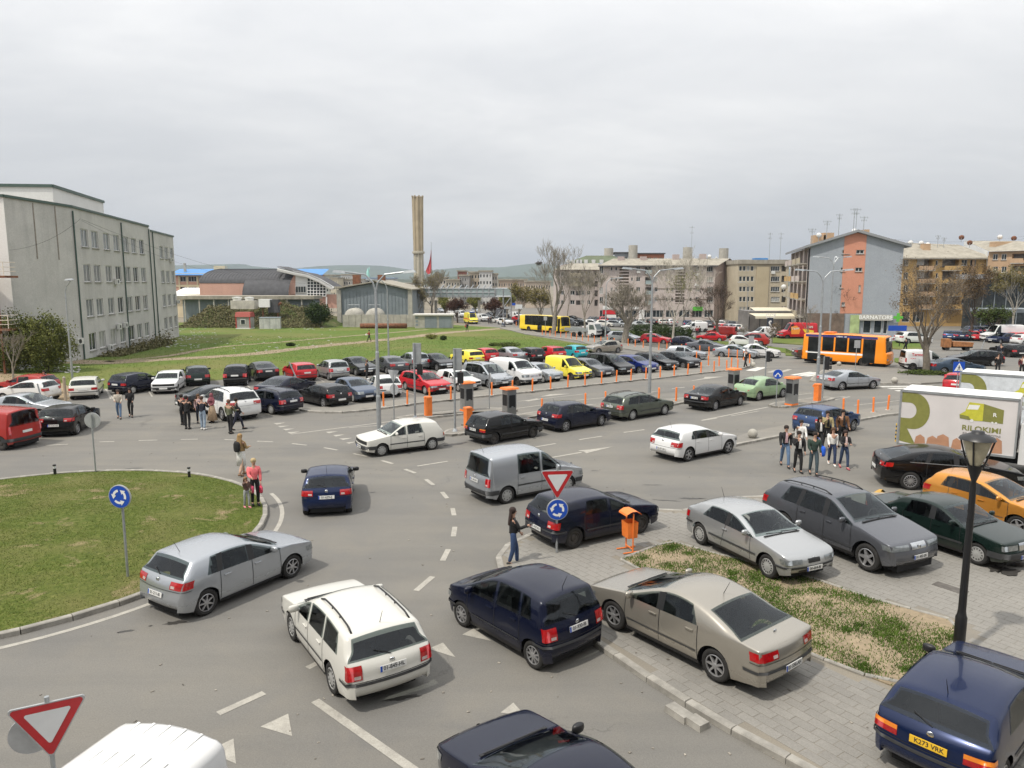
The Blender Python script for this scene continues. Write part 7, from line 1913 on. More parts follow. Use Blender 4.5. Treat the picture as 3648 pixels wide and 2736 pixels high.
for mk_,colr,how,lb,kw in(
    ('sedan','dgrey',('W','RL',('F',1625,600),R(40)),'dark grey saloon left of the white off-road car',{}),
    ('suv2','white2',('B',('F',1882,708),('F',2150,672)),'white off-road car with roof bars behind the standing people',dict(near=True)),
    ('sedan','navy',('W','RL',('g',330,640),R(70)),'navy saloon behind the dark blue estate car',{}),
    ('bigwagon','navy',('B',('g',375,780),('g',600,738)),'old dark blue estate car with grey bumper at the kerb corner',dict(near=True)),
    ('sporthatch','black',('B',('g',825,722),('g',1038,692)),'shiny black hatchback with silver wheels at the kerb corner',dict(near=True)),
    ('small','bgrey',('W','FR',('g',1083,672),TOW),'blue-grey small hatchback facing the road left of the lamp post',{}),
    ('hatch4','white2',('W','RR',('g',1480,618),R(112)),'white hatchback seen from behind, right of the lamp post',{}),
    ('bigwagon','red',('W','FR',('g',1690,608),TOW),'red estate car facing the road behind the first grey panel',dict(near=True)),
    ('oldhatch','white2',('W','FR',('h',75,582),TOW),'old white hatchback with twin round lamps behind the ticket machine',{}),
    ('mpv2','silver',('W','FR',('h',330,552),TOW),'silver people carrier left of the white panel van',dict(near=True)),
    ('van','white2',('W','FR',('h',575,532),TOW),'white panel van parked in the front row',dict(near=True)),
    ('small','silver',('W','FR',('h',790,508),TOW),'small silver hatchback between white and yellow vans',{}),
    ('boxvan','lemon',('W','FR',('h',1030,487),TOW),'bright yellow van with roof bars in the front row',dict(near=True)),
    ('hatch','grey',('W','FR',('h',1215,470),TOW),'grey hatchback right of the yellow van',{}),
    ('mpv2','black',('W','FR',('h',1390,450),TOW),'black people carrier right of the grey hatchback',{}),
    ('roundhatch','royal',('W','FR',('h',1605,432),TOW),'royal blue hatchback beside the tall lamp post',{}),
    ('wagon','black',('W','FR',('h',1780,410),TOW),'black estate car second from the right in the front row',{}),
    ('hatch','dgrey',('W','FR',('h',1972,392),TOW),'dark grey hatchback last on the right in the front row',{}),
    ('hatch4','silver',('W','FR',('h',2090,322),R(-24)),'silver hatchback behind the dark cars near the corner bollards',{})):
    CAR(mk_,colr,how,lb,group=FR,**kw)
FARG='cars on the far road'
for mk_,colr,how,lb,kw in(
    ('sedan','grey',('W','FR',('i',600,252),R(-30)),'grey saloon on the far road behind the bollards',{}),
    ('sedan3','silver',('W','FR',('i',862,306),R(-32)),'silver saloon on the far road passing the man in a dark suit',{}),
    ('sedan2','white2',('W','FR',('i',1055,299),R(-24)),'bright white saloon waiting at the far junction',{}),
    ('hatch4','navy',('W','FR',('i',420,212),R(-28)),'dark hatchback following the grey saloon on the far road',{}),
    ('oldsedan','red',('W','RR',('D',1290,1425),R(160)),'red saloon in the side street beyond the far road',{}),
    ('small','white2',('W','FR',('D',1600,1478),R(-26)),'white hatchback half hidden behind the bright white saloon',{}),
    ('suv','dred',('W','RR',('D',1700,1470),R(155)),'red off-road car with dark roof behind the white hatchback',{}),
    ('sporthatch','red',('W','FR',('D',728,1455),R(-30)),'red hatchback on the far road by the white tree trunk',{}),
    ('suv','silver',('W','FR',('D',410,1450),R(-34)),'silver off-road car on the far road behind a tree',{}),
    ('cab','black',('W','FR',('D',205,1390),R(-34)),'black taxi cab with upright grille on the far road',dict(cat='taxi',name='taxi_cab')),
    ('sedan2','white2',('W','FR',('C',1745,1385),R(-34)),'white saloon behind the black cab',{}),
    ('hatch','silver2',('W','FR',('D',950,1410),R(-24)),'silver hatchback leaving the side street by the hedge',{}),
    ('van','dred',('W','FR',('D',1225,1385),R(150)),'dark red minibus behind the red saloon',{}),
    ('van','white2',('W','FR',('D',930,1335),R(195)),'white minibus parked left of the dark red one',{}),
    ('hatch','white2',('W','FR',('D',1560,1390),R(20)),'white hatchback with decals in front of the white delivery van',{}),
    ('boxvan','white2',('W','FL',('D',1650,1398),R(190)),'white small delivery van on the verge in front of the cafe',{}),
    ('sedan2','brown',('W','RR',('E',290,1375),R(-6)),'brown saloon directly behind the orange bus',{}),
    ('suv','white2',('W','RL',('E',1080,1240),R(5)),'white off-road car parked by the shop behind the bus',{}),
    ('boxvan','white2',('W','RR',('E',1190,1465),R(-7)),'white delivery van with red lettering behind the plane tree',dict(near=True)),
    ('sedan3','bluesky',('W','RR',('E',1455,1508),R(-4)),'dusty blue saloon behind the crossing sign',{}),
    ('bigwagon','black',('W','RR',('E',1800,1418),R(172)),'black estate car behind the dusty blue saloon',{}),
    ('small','red',('W','RL',('E',1445,1655),R(52)),'red small hatchback peeking out left of the far lorry',{}),
    ('hatch4','black',('B',('E',1995,1358),('E',2140,1358)),'black hatchback seen from behind at the right edge',{}),
    ('hatch','white2',('W','RL',('E',2040,1250),R(10)),'white hatchback above the black one at the right edge',{}),
    ('bigvan','white2',('W','FL',('E',1880,1230),R(186)),'white and turquoise high van at the right edge',dict(name='delivery_van'))):
    CAR(mk_,colr,how,lb,group=FARG,**kw)
# parked ranks and traffic far off: cars that can just be told apart
rk=random.Random(11)
def rank(n,p0,p1,hd,place,styles,seed):
    rr_=random.Random(seed);a,b=G(*p0),G(*p1)
    cols=['silver','white2','black','grey','dgrey','red','silver2','navy2','white','blue']
    names=dict(silver='silver',white2='bright white',black='black',grey='grey',dgrey='dark grey',red='red',silver2='warm silver',navy2='blue',white='cream white',blue='slate blue')
    for q in range(n):
        p=a.lerp(b,q/max(1,n-1));cl=rr_.choice(cols);s=rr_.choice(styles)
        p.z=TZ(p.y)
        build_car(s,cl,p,hd+rr_.uniform(-.05,.05),f'{names[cl]} car, {ordw(q)} from the left {place}',group='distant parked and queueing cars',lod=0)
rank(9,('D',30,1255),('D',800,1270),R(95),'in the rank before the long pinkish block',['hatch','sedan2','bigwagon','midhatch','suv'],3)
rank(6,('D',960,1285),('D',1500,1290),R(80),'in the rank before the gable end',['hatch','sedan3','wagon','midhatch'],5)
rank(5,('D',1330,1330),('D',1600,1340),R(30),'in the side street beside the cafe',['hatch','sedan2','small'],7)
rank(7,('C',1500,1330),('C',2100,1345),R(-34),'in the inner lane beyond the far road',['sedan2','hatch','suv','bigwagon'],8)
rank(5,('E',1680,1175),('E',1850,1150),R(75),'in the rank left of the turquoise van',['hatch','sedan2','suv'],9)
rank(5,('E',1500,1210),('E',1700,1215),R(60),'behind the orange tipper lorry',['hatch','sedan2','wagon'],10)
rank(3,('E',1940,1235),('E',2110,1230),R(200),'in front of the turquoise van',['hatch','sedan2','suv'],12)
def queue(items):
    for mk_,cl,x,y,hd,lb,kw in items:
        p=G('C',x,y);build_car(mk_,cl,p,R(hd),lb,group='distant traffic',lod=0,**kw)
queue([('van','white2',752,1292,-62,'white van right of the yellow ambulance',{}),('van','white2',575,1258,-62,'white van left of the yellow ambulance',{}),
       ('bigvan','white2',520,1236,-62,'tall white van farthest left in the distant traffic',{}),('sedan2','white2',870,1302,-58,'white car behind the two dark pedestrians far off',{}),
       ('hatch','white2',945,1318,-52,'white saloon left of the yellow bus',{}),('sedan','navy',1105,1325,-46,'dark blue saloon directly left of the yellow bus',{}),
       ('bigvan','grey',920,1262,-60,'grey box van under the footbridge',{}),('van','white2',1040,1270,-60,'white minibus behind the dark blue saloon',{}),
       ('sedan2','red',1070,1290,-58,'red car between white minibus and yellow bus',{}),('sedan2','silver',400,1215,-60,'silver car behind the transformer kiosk',{}),
       ('suv','white2',455,1190,-60,'white car far behind the transformer kiosk',{}),('hatch','dgrey',790,1275,-60,'dark grey car behind the white van',{}),
       ('sedan2','black',830,1255,-60,'black car far off under the footbridge',{}),('hatch','silver',700,1215,-60,'silver car far off right of the copper tree',{}),
       ('van','white2',700,1262,-60,'white van far off behind the ambulance',{}),('sedan3','dgrey',1520,1290,-40,'dark car behind the flatbed lorry',{})])
# ================================================================ buses, lorries and vans with their own bodies
b=Body(7.7,2.35,2.95,3.7,2.0,zf=1.2,zc=1.42,cowl=-1.88,ws=.12,belt=(1.28,1.28),wr=.42,bot=.32,k=.035,rcmax=.16,planf=.05,planr=.03,arch=.08,roofmid=.5,crown=.02,
         nose=[(.06,.34),(.0,.45,.06),(.0,.8,.05),(.01,1.1,.05),(.02,1.3,.05)],rear=[(.10,2.85,.12),(.04,1.5,.05),(.02,1.2,.05),(.0,.8,.05),(.0,.5,.05),(.04,.36)])
def busmodel(key,b,panes,doors,head):
    w=dict(lo=panes[0][0]+.04,hi=panes[-1][1]-.04,panes=[(a,c,a,c)for a,c in panes])
    m=model(key,b,wheel=('steel',8),win=w,head=head,tail=dict(y=(.85,1.1),z=(.7,1.1),wrap=.03),plate_z=(.55,.7),ant=False,intake=False,wiper=False)
    m.style='van';m.mirrors=[];dg_=glass_mat('bus_glass',(.012,.014,.014))
    for q in m.parts:
        if q[0]in('side_window','windscreen','rear_window'):q[1].materials[0]=dg_
    for x0,x1 in doors:
        for q in range(2):
            xa,xb=x0+(x1-x0)*q/2+.03,x0+(x1-x0)*(q+1)/2-.03
            m.parts.append(('door',b.side_patch(lambda t:(xa+(xb-xa)*t,.42,xa+(xb-xa)*t,2.55),.012,2,5,(-1,)).mesh('door',dg_),dg_,True))
    return m
busmodel('bus',b,[(1.55,.45),(.35,-.75),(-.85,-1.9)],[(2.75,1.75),(-2.3,-3.2)],dict(y=(.75,1.05),z=(.70,.86),wrap=0))
o=CAR('bus','busorange',('W','FR',('E',775,1442),R(-42)),'orange city bus with white stripe crossing the junction',cat='bus',name='city_bus');B_=o
mb_=_models['bus'].b
for x_ in(1.63,.40,-.80,-1.98):part('window_pillar',mb_.side_patch(lambda q:(x_-.07+.14*q,1.28,x_-.07+.14*q,2.6),.014,1,4),PAINT['busorange'],o)
part('white_stripe',mb_.strip(-3.4,1.72,1.12,1.12,.16,.008),M_WHITE,o);part('blue_band',mb_.strip(-3.5,2.9,2.68,2.68,.22,.010),plain('bus_blue',(.03,.03,.16),.5),o)
ds=boxp(o,'destination_board',(mb_.xF+.0,0,2.62),(.12,1.6,.30),M_SWHITE);obj('lettering',text_mesh('A FSHAT',.2,M_SRED,.004),ds,(.065,0,0),(PI/2,0,PI/2))
obj('lettering',text_mesh('URBAN   BZ',.17,M_WHITE,.004),o,(-.2,-mb_.W/2+.035,2.68),(PI/2,0,0))
part('roof_hatch',MB().box((-1.6,0,2.98),(.9,1.0,.1)),M_ORANGE,o)
for s in(1,-1):part('mirror_arm',MB().tube([(mb_.xF-.1,s*1.05,2.4),(mb_.xF+.25,s*1.3,2.3),(mb_.xF+.25,s*1.3,1.9)],.04,5),M_BLACK,o)
b=Body(11.2,2.5,3.05,5.8,2.7,zf=1.1,zc=1.25,cowl=-2.6,ws=.25,belt=(1.20,1.20),wr=.46,bot=.32,k=.03,rcmax=.2,planf=.10,planr=.03,arch=.06,roofmid=.5,
         nose=[(.08,.34),(.0,.45,.06),(.0,.8,.05),(.01,1.0,.05),(.03,1.15,.05)],rear=[(.10,2.95,.12),(.04,1.5,.05),(.02,1.2,.05),(.0,.8,.05),(.0,.5,.05),(.04,.36)])
busmodel('bus2',b,[(4.6,3.3),(3.2,1.6),(1.5,-.2),(-.3,-2.0),(-2.1,-4.0)],[(5.2,4.7),(.6,-.5)],dict(y=(.7,1.2),z=(.7,.85),wrap=.1))
CAR('bus2','yellow',('W','FR',('C',1330,1388),R(-50)),'long yellow city bus with dark windows on the far road',cat='bus',name='city_bus')
o=CAR('bigvan','lemon',('W','FR',('C',640,1314),R(-72)),'yellow ambulance with red stripes in the distant traffic',cat='ambulance',name='ambulance')
part('red_stripe',_models['bigvan'].b.strip(-2.6,2.6,1.15,1.15,.2,.01),M_SRED,o);boxp(o,'beacon',(1.0,0,2.6),(.4,1.2,.18),M_BLUE)
# lettering on the small delivery van
for q in bpy.data.objects:
    if q.name.startswith('delivery_van')and 'red lettering' in q.get('label',''):
        yy=-_models['boxvan'].b.side_y(-.9,1.25)-.012
        obj('lettering',text_mesh('Termo',.34,M_SRED,.006),q,(-1.0,yy,1.36),(PI/2-.13,0,0));obj('emblem',text_mesh('X',.36,M_BLUE,.008),q,(-.28,yy,1.38),(PI/2-.13,0,0));obj('small_print',text_mesh('DORLTI',.13,M_SRED,.003),q,(-1.35,yy-.02,1.02),(PI/2-.13,0,0))
# ---------------------------------------------------------------- box lorries
M_BOX=plain('lorry_box',(.60,.57,.56),.5,0,.06,.8);M_OLIVE=plain('logo_olive',(.21,.21,.055),.5);M_LIME=plain('logo_lime',(.52,.50,.05),.5);M_CARD=plain('print_cardboard',(.42,.22,.13),.6,0,.2,2)
def lorry(P,Q,z0,z1,label,W=2.15,txt=True,light=False):
    "P, Q: rear and front end of the visible (right) flank in plan"
    P,Q=V2(P),V2(Q);d=(Q-P).normalized();L=(Q-P).length;hd=math.atan2(d.y,d.x);root=thing('box_lorry',label,'lorry',(P.x,P.y,0),hd,'olive and white box lorries')
    h=z1-z0
    boxp(root,'cargo_box',(L/2,W/2,(z0+z1)/2),(L,W,h),M_BOX if not light else plain('lorry_box_cool',(.56,.59,.62),.5))
    boxp(root,'roof_panel',(L/2,W/2,z1+.012),(L-.1,W-.1,.03),M_WHITE)
    tr=MB()
    for x in(0,L):tr.box((x,-.01,(z0+z1)/2),(.07,.06,h+.04))
    for z in(z0,z1):tr.box((L/2,-.01,z),(L+.04,.06,.09))
    part('edge_trim',tr,M_STEEL,root)
    boxp(root,'chassis',(L/2+.8,W/2,z0-.22),(L+1.6,.9,.3),M_DARK);boxp(root,'rear_bumper',(-.05,W/2,z0-.35),(.12,W-.1,.16),M_BLACK)
    ty,rim,_=wheelset(.40,'steel',8)
    for x in(L*.24,L+.75):
        for y in(.15,W-.15):wo=obj('wheel',ty,root,(x,y,.40),(0,0,PI if y<1 else 0));obj('rim',rim,wo)
    cb=MB().add([(L+.12,.08,.5),(L+1.75,.08,.5),(L+1.75,.08,1.25),(L+1.25,.14,2.1),(L+.12,.14,2.15)],((0,1,2,3,4),));prof=[Vector(v)for v in cb.v]
    c2=MB().extr([Vector((v.x,.08,v.z))for v in prof],(0,0,0),(0,W-.16,0));cab_=part('cab',c2,PAINT['white2'],root)
    part('cab_window',MB().add([(L+.35,.07,1.3),(L+1.15,.07,1.3),(L+.95,.07,1.95),(L+.35,.07,1.95)],((0,1,2,3),)),M_GLASS,cab_)
    part('windscreen',MB().add([(L+1.76,.2,1.3),(L+1.76,W-.2,1.3),(L+1.29,W-.2,2.05),(L+1.29,.2,2.05)],((0,1,2,3),)),M_GLASS,cab_)
    boxp(cab_,'wind_deflector',(L+.75,W/2,2.45),(1.0,W-.4,.6),PAINT['white2'])
    # printed side: big letter, lorry picture, name, cartons
    def pr(name,pts,mat,o):part(name,MB().add([(x*L,-.004-o*.002,z0+z*h)for x,z in pts],(tuple(range(len(pts))),)),mat,root)
    arc=lambda cx,cz,rx,rz,a0,a1,n=14:[(cx+rx*math.cos(R(a0+(a1-a0)*k/n)),cz+rz*math.sin(R(a0+(a1-a0)*k/n)))for k in range(n+1)]
    bowl=[(.012,.97)]+arc(.125,.65,.145,.32,90,-90)+[(.012,.33),(.012,.52)]+arc(.10,.62,.045,.10,-90,90,10)[0:]+[(.012,.735)]
    a_=arc(.125,.635,.145,.335,90,-90,16);b_=arc(.085,.64,.065,.145,90,-90,16)
    part('printed_letter',MB().grid([[(x*L,-.006,z0+z*h)for x,z in[(.012,.97)]+a_+[(.012,.30)]],[(x*L,-.006,z0+z*h)for x,z in[(.012,.785)]+b_+[(.012,.495)]]]),M_OLIVE,root)
    pr('printed_letter_leg',[(.0125,.06),(.012,.30),(.075,.31),(.155,.04),(.14,.02)],M_OLIVE,2)
    pr('picture_body',[(.72,.88),(.885,.80),(.885,.56),(.72,.575)],M_OLIVE,2);pr('picture_cab',[(.60,.89),(.72,.88),(.72,.575),(.64,.57),(.53,.60),(.525,.66),(.57,.72)],M_LIME,3)
    pr('picture_window',[(.60,.845),(.69,.85),(.675,.77),(.585,.76)],M_WHITE,4);pr('picture_bumper',[(.525,.66),(.60,.64),(.63,.57),(.53,.59)],M_OLIVE,4)
    for x in(.63,.80,.83):part('picture_wheel',MB().lathe([(.001,-.012),(.065 if x<.7 else.04,-.012)],12,(x*L,0,z0+.565*h),'y'),M_WHITE,root)
    if txt:
        obj('lettering',text_mesh('R',.22,M_WHITE,.006,1.0),root,(.815*L,-.012,z0+.70*h),(PI/2,0,0))
        obj('lettering',text_mesh('RILOKIMI',.30,M_OLIVE,.006,1.12),root,(.715*L,-.010,z0+.425*h),(PI/2,0,0));obj('lettering',text_mesh('RILOKOHU SI ZOTNI',.125,plain('print_grey',(.22,.2,.2),.6),.002,1.12),root,(.72*L,-.010,z0+.33*h),(PI/2,0,0))
    for k,(x,z,w_,hh)in enumerate(((.20,.04,.10,.13),(.31,.03,.11,.14),(.40,.05,.12,.17),(.52,.03,.09,.15),(.85,.04,.10,.22),(.90,.30,.08,.14))):
        if k<5:pr('picture_carton',[(x-w_/2,z-.015),(x+w_/2,z),(x+w_/2-.01,z+hh),(x,z+hh+.05),(x-w_/2+.012,z+hh)],M_CARD,1+k%2)
    for k in range(9):boxp(root,'hazard_mark',(-.10,.06,z0+.1+.09*k),(.03,.07,.08),M_BLACK if k%2 else M_YPLATE)
    return root
A_,B2=W3('j',1090,1060,31.2),W3('j',2070,1230,28.6)
lorry(A_,B2,.78,3.12,'near olive and white box lorry parked behind the black fastback')
A_=W3('j',1625,430,37.2);dd=(B2-W3('j',1090,1060,31.2));dd.z=0
lorry(A_,A_+dd*1.05,.78,3.15,'far box lorry partly hidden behind the near one',light=True)
# flatbed lorry, tipper, red snack van, red van and white van at the picture edge
p=G('C',1700,1425);fb_=thing('flatbed_lorry','white flatbed lorry behind the yellow bus','lorry',p,R(-40))
cabm=MB().extr([Vector(v)for v in((-.6,-.95,.5),(.95,-.95,.5),(.95,-.95,1.2),(.45,-.95,2.2),(-.6,-.95,2.25))],(0,0,0),(0,1.9,0));cab_=part('cab',cabm,PAINT['white2'],fb_)
part('windscreen',MB().add([(.96,-.8,1.25),(.96,.8,1.25),(.50,.8,2.1),(.50,-.8,2.1)],((0,1,2,3),)),M_GLASS,cab_);part('cab_window',MB().add([(-.4,-.96,1.25),(.7,-.96,1.25),(.4,-.96,2.0),(-.4,-.96,2.0)],((0,1,2,3),)),M_GLASS,cab_)
for s in(.6,-.6):boxp(cab_,'headlight',(.955,s,.95),(.04,.4,.25),M_LENS)
boxp(cab_,'grille',(.955,0,.9),(.04,.7,.25),M_BLACK);boxp(fb_,'flat_bed',(-2.9,0,.95),(4.4,2.0,.16),M_STEEL)
for s in(1,-1):boxp(fb_,'drop_side',(-2.9,s*1.0,1.2),(4.4,.06,.4),M_STEEL)
ty,rim,_=wheelset(.37,'steel',8)
for x in(.3,-3.4):
    for s in(1,-1):wo=obj('wheel',ty,fb_,(x,s*.85,.37),(0,0,0 if s>0 else PI));obj('rim',rim,wo)
p=G('E',1590,1300);tp_=thing('tipper_lorry','rusty orange tipper lorry behind the plane tree','lorry',p,R(170));tp_.scale=(.52,)*3
M_RORANGE=plain('faded_orange',(.30,.13,.05),.85,0,.4,2)
part('tipper_body',MB().extr([Vector(v)for v in((-2.2,-1.1,1.0),(1.8,-1.1,1.0),(2.0,-1.1,2.1),(-2.4,-1.1,1.9))],(0,0,0),(0,2.2,0)),M_RORANGE,tp_);boxp(tp_,'chassis',(.3,0,.8),(5.6,.9,.3),M_DARK);boxp(tp_,'cab',(3.0,0,1.7),(1.5,2.1,1.9),M_RORANGE)
for x in(3.0,-1.2):
    for s in(1,-1):obj('wheel',wheelset(.48,'steel',8)[0],tp_,(x,s*.9,.48),(0,0,0 if s>0 else PI))
for k in range(5):boxp(tp_,'side_rib',(-1.8+k*.85,-1.13,1.5),(.1,.06,.95),M_RUST)
CAR('bigvan','red',('W','RL',('E',330,1205),R(183)),'red snack van with yellow pictures behind the orange bus',name='delivery_van',cat='van',group='vans')
q=[o for o in bpy.data.objects if o.get('label','').startswith('red snack')][0];bv=_models['bigvan'].b
part('printed_flash',MB().add([(x,bv.W/2+.012-(z-1.2)*.08*(z>1.2),z)for x,z in((-2.2,.9),(-.9,1.0),(-.5,1.6),(-1.3,1.5),(-2.3,1.3))],((0,1,2,3,4),)),plain('print_yellow',(.8,.55,.04),.5),q)
part('printed_flash',MB().add([(x,bv.W/2+.012-(z-1.2)*.08*(z>1.2),z)for x,z in((0,.8),(1.2,.8),(1.3,1.9),(.4,2.1),(-.2,1.5))],((0,1,2,3,4),)),plain('print_orange',(.75,.25,.03),.5),q)
obj('lettering',text_mesh('ZAPS',.55,M_SWHITE,.02),q,(.6,bv.W/2-.02,1.55),(PI/2+.1,0,PI));obj('lettering',text_mesh('ZAPS',.45,M_SWHITE,.02),q,(-1.6,bv.W/2-.0,1.85),(PI/2+.1,0,PI))
CAR('van','dred',('W','RL',('F',8,962),R(168)),'red panel van cut off by the left edge',name='delivery_van',cat='van')
bm_=_models['van'].b;fw=Vector((-.26,-.966,0));cc=Vector((-4.6,9.2,0))+fw*(-bm_.xR-.12)
o=build_car('van','white2',cc,math.atan2(fw.y,fw.x),'white van with ribbed roof cut off by the lower left edge',name='delivery_van',cat='van')
for k in range(5):
    for s in(-1.85,-1.2):boxp(o,'roof_rib',(s,-.5+.25*k,bm_.ztop(s)-bm_.sec(s,bm_.ztop(s))[7]*((-.5+.25*k)/bm_.sec(s,bm_.ztop(s))[6])**2+.002),(.36,.035,.014),M_WHITE)
# ================================================================ street furniture
M_LAMPG=plain('lantern_glass',(.42,.38,.27),.2,0,.15,6);M_SIGNRED=plain('sign_rim_red',(.42,.015,.02),.4);M_SIGNW=plain('sign_face',(.60,.61,.62),.35,0,.04);M_SBACK=plain('sign_back',(.40,.41,.42),.5,.3)
M_STAIN=plain('stainless',(.42,.43,.43),.28,.8,.15,2)
bol=MB().lathe([(.001,.90),(.05,.90),(.056,.87),(.056,.02)],12).mesh('post',M_ORANGE,True);bolb=MB().box((0,0,.008),(.30,.22,.016)).mesh('base_plate',plain('plate_concrete',(.48,.45,.40),.9))
def bollards(pts,where,z=.12):
    rr=random.Random(len(pts))
    for q,a in enumerate(pts):
        p=G(*a,z);o=thing('bollard',f'orange bollard, {ordw(q)} from the left {where}','bollard',p,R(36),'orange steel bollards');obj('post',bol,o,rot=(rr.uniform(-.03,.03),rr.uniform(-.03,.03),0));obj('base_plate',bolb,o)
bollards([('g',1343,706),('g',1543,688),('g',1733,665),('g',1912,648),('h',15,648),('h',360,612),('h',533,593),('h',702,576),('h',857,559),('h',1002,543),('h',1148,527),('h',1286,512),('h',1412,498),('h',1534,486),('h',1660,473),('h',1781,461),('h',1899,448),('h',2014,436),('i',467,422),('i',577,411),('i',684,402),('i',777,393)],'along the car park kerb')
bollards([('i',430,322),('i',530,360),('i',620,367),('i',722,378)],'in the short corner row')
bollards([('D',997,1508),('i',456,262),('i',535,272),('i',620,284),('i',700,292),('i',773,304),('i',827,317),('i',878,342)],'on the far kerb near the suited man')
bollards([('C',1040,1332),('C',1080,1338),('C',1130,1346),('C',1260,1406),('C',1290,1410),('C',1325,1414),('C',1370,1418),('C',1416,1426),('C',1460,1432),('C',1505,1438),('C',1550,1445),('C',1600,1453),('C',1648,1460),('C',1700,1467),('C',1755,1475),('C',1808,1482),('C',1865,1490),('D',382,1470),('D',450,1480),('D',528,1492),('D',600,1500),('D',682,1512),('D',763,1522),('D',908,1535)],'along the far road beyond the field')
bollards([('h',782,768),('h',1150,716),('h',1322,700),('h',1770,668),('h',1915,662),('i',110,664),('i',258,662),('i',407,645)],'on the median strip')
bollards([('i',1668,765),('i',1790,780),('i',1921,755),('i',2044,735)],'on the footway beside the slate-blue hatchback')
for a,r_,lb in((('i',902,972),.24,'concrete ball on the footway right of the white hatchback'),(('i',905,372),.24,'concrete ball at the corner beside the man in a suit'),(('j',1068,508),.24,'concrete ball on the crossing pavement under the plane tree'),(('E',570,1428),.2,'small concrete ball in front of the orange bus')):
    p=G(*a,.11);o=thing('concrete_ball',lb,'bollard',p,0,'concrete balls');part('ball',MB().ell((0,0,r_*.92),(r_,r_,r_),20,12),M_CONC,o,True);part('foot',MB().lathe([(.001,.03),(r_*.5,.03),(r_*.55,0)],14),M_CONC2,o)
def terminal(a,lb,rz=R(36),h=1.62,hidden=0):
    p=G(*a,.12);o=thing('ticket_machine',lb,'ticket machine',p,rz,'ticket machines')
    boxp(o,'cabinet',(0,0,h/2+.06),(.62,.5,h-.1),M_STAIN);boxp(o,'plinth',(0,0,.05),(.66,.54,.1),M_ORANGE);part('roof',MB().box((0,0,h+.1),(.86,.74,.10),0,.9,.9),M_ORANGE,o)
    boxp(o,'panel',(-.315,0,h*.66),(.02,.4,.62),M_BLACK);boxp(o,'panel',(.02,-.255,h*.62),(.42,.02,.7),M_BLACK);boxp(o,'card_slot',(.02,-.272,h*.42),(.12,.02,.06),M_STEEL)
terminal(('h',150,742),'ticket machine with orange roof on the barrier island');terminal(('h',508,806),'ticket machine with orange roof behind the black three-door hatchback')
terminal(('i',738,600),'ticket machine with orange roof behind the mint-green car');terminal(('i',1230,692),'ticket machine with orange roof on the gate island')
def gate(a,lb):
    p=G(*a,.12);o=thing('barrier_post',lb,'barrier',p,R(36),'orange barrier posts');boxp(o,'cabinet',(0,0,.55),(.34,.34,1.06),M_ORANGE);part('lid',MB().box((0,0,1.10),(.38,.38,.07),0,.9,.9),M_ORANGE,o);boxp(o,'arm_bracket',(.0,.24,.96),(.16,.16,.14),M_ORANGE);boxp(o,'base',(0,0,.012),(.4,.4,.03),M_STEEL)
gate(('g',1720,786),'orange barrier post on the first island');gate(('g',2056,890),'orange barrier post on the median strip');gate(('i',1447,660),'orange barrier post on the gate island')
def bin_(a,lb,rz,z=.12,s=1.0):
    p=G(*a,z);o=thing('litter_bin',lb,'litter bin',p,rz,'orange litter bins');o.scale=(s,)*3
    for y in(-.2,.2):bar(o,'post',[(0,y,0),(0,y,1.15)],.022,M_ORANGE,8);bar(o,'foot',[(-.3,y,.02),(.3,y,.02)],.02,M_ORANGE,6)
    bar(o,'crossbar',[(0,-.2,.1),(0,.2,.1)],.018,M_ORANGE,6)
    part('bucket',MB().add([(-.15,-.18,.42),(.15,-.18,.42),(.15,.18,.42),(-.15,.18,.42),(-.17,-.185,.88),(.17,-.185,.88),(.17,.185,.88),(-.17,.185,.88)],((3,2,1,0),(0,1,5,4),(1,2,6,5),(2,3,7,6),(3,0,4,7))),M_ORANGE,o)
    part('hood',MB().grid([[(-.24,y,1.10),(-.22,y,1.15),(-.08,y,1.22),(.08,y,1.22),(.22,y,1.15),(.24,y,1.10)]for y in(-.24,.24)]),M_ORANGE,o)
bin_(('m',868,418),'orange litter bin with curved hood at the corner of the planting bed',R(20));bin_(('g',555,610),'orange litter bin between the parked dark cars',R(30))
# ---- lamp posts
def lamp(a,h,arms,lb,r0=.11,z=.12,single=False,s=1.5):
    p=G(*a,z);o=thing('lamp_post',lb,'lamp post',p,0,'grey double-arm lamp posts')
    bar(o,'shaft',[(0,0,0),(0,0,h*.22),(0,0,h*.225),(0,0,h*.5),(0,0,h*.505),(0,0,h-1.0)],[r0,r0,r0*.8,r0*.8,r0*.62,r0*.55],M_STEEL,10)
    for an in arms:
        c,sn=math.cos(an),math.sin(an);bar(o,'arm',[(0,0,h-1.0),(c*.12,sn*.12,h-.55),(c*.5,sn*.5,h-.12),(c*s,sn*s,h)],.045,M_STEEL,7)
        part('lamp_head',MB().ell((c*(s+.28),sn*(s+.28),h+.02),(.36,.36,.07),12,6)if False else MB().box((0,0,0),(.66,.26,.13),0,.8,.7),M_STEEL,o,loc=(c*(s+.3),sn*(s+.3),h+.02),rot=(0,-.08,an))
    return o
lamp(('g',1305,905),8.25,(R(186),R(-6)),'double-arm lamp post beside the old white hatchback',.12,0);lamp(('g',1386,300),8.0,(R(200),),'single-arm lamp post at the back of the car park',.1,0)
lamp(('h',1690,592),8.5,(R(190),R(5)),'double-arm lamp post behind the grey-green estate',.12);lamp(('E',388,1560),8.5,(R(176),R(-8)),'double-arm lamp post at the traffic light',.12)
lamp(('E',480,1345),10.5,(R(165),R(15),R(60)),'three-armed taller lamp post behind the bus stop',.12,0);lamp(('D',155,1480),8.6,(R(10),),'single-arm lamp post on the roadside pavement',.1);lamp(('F',612,352),7.9,(R(0),),'slim lamp post in front of the office block',.09,0,s=.1)
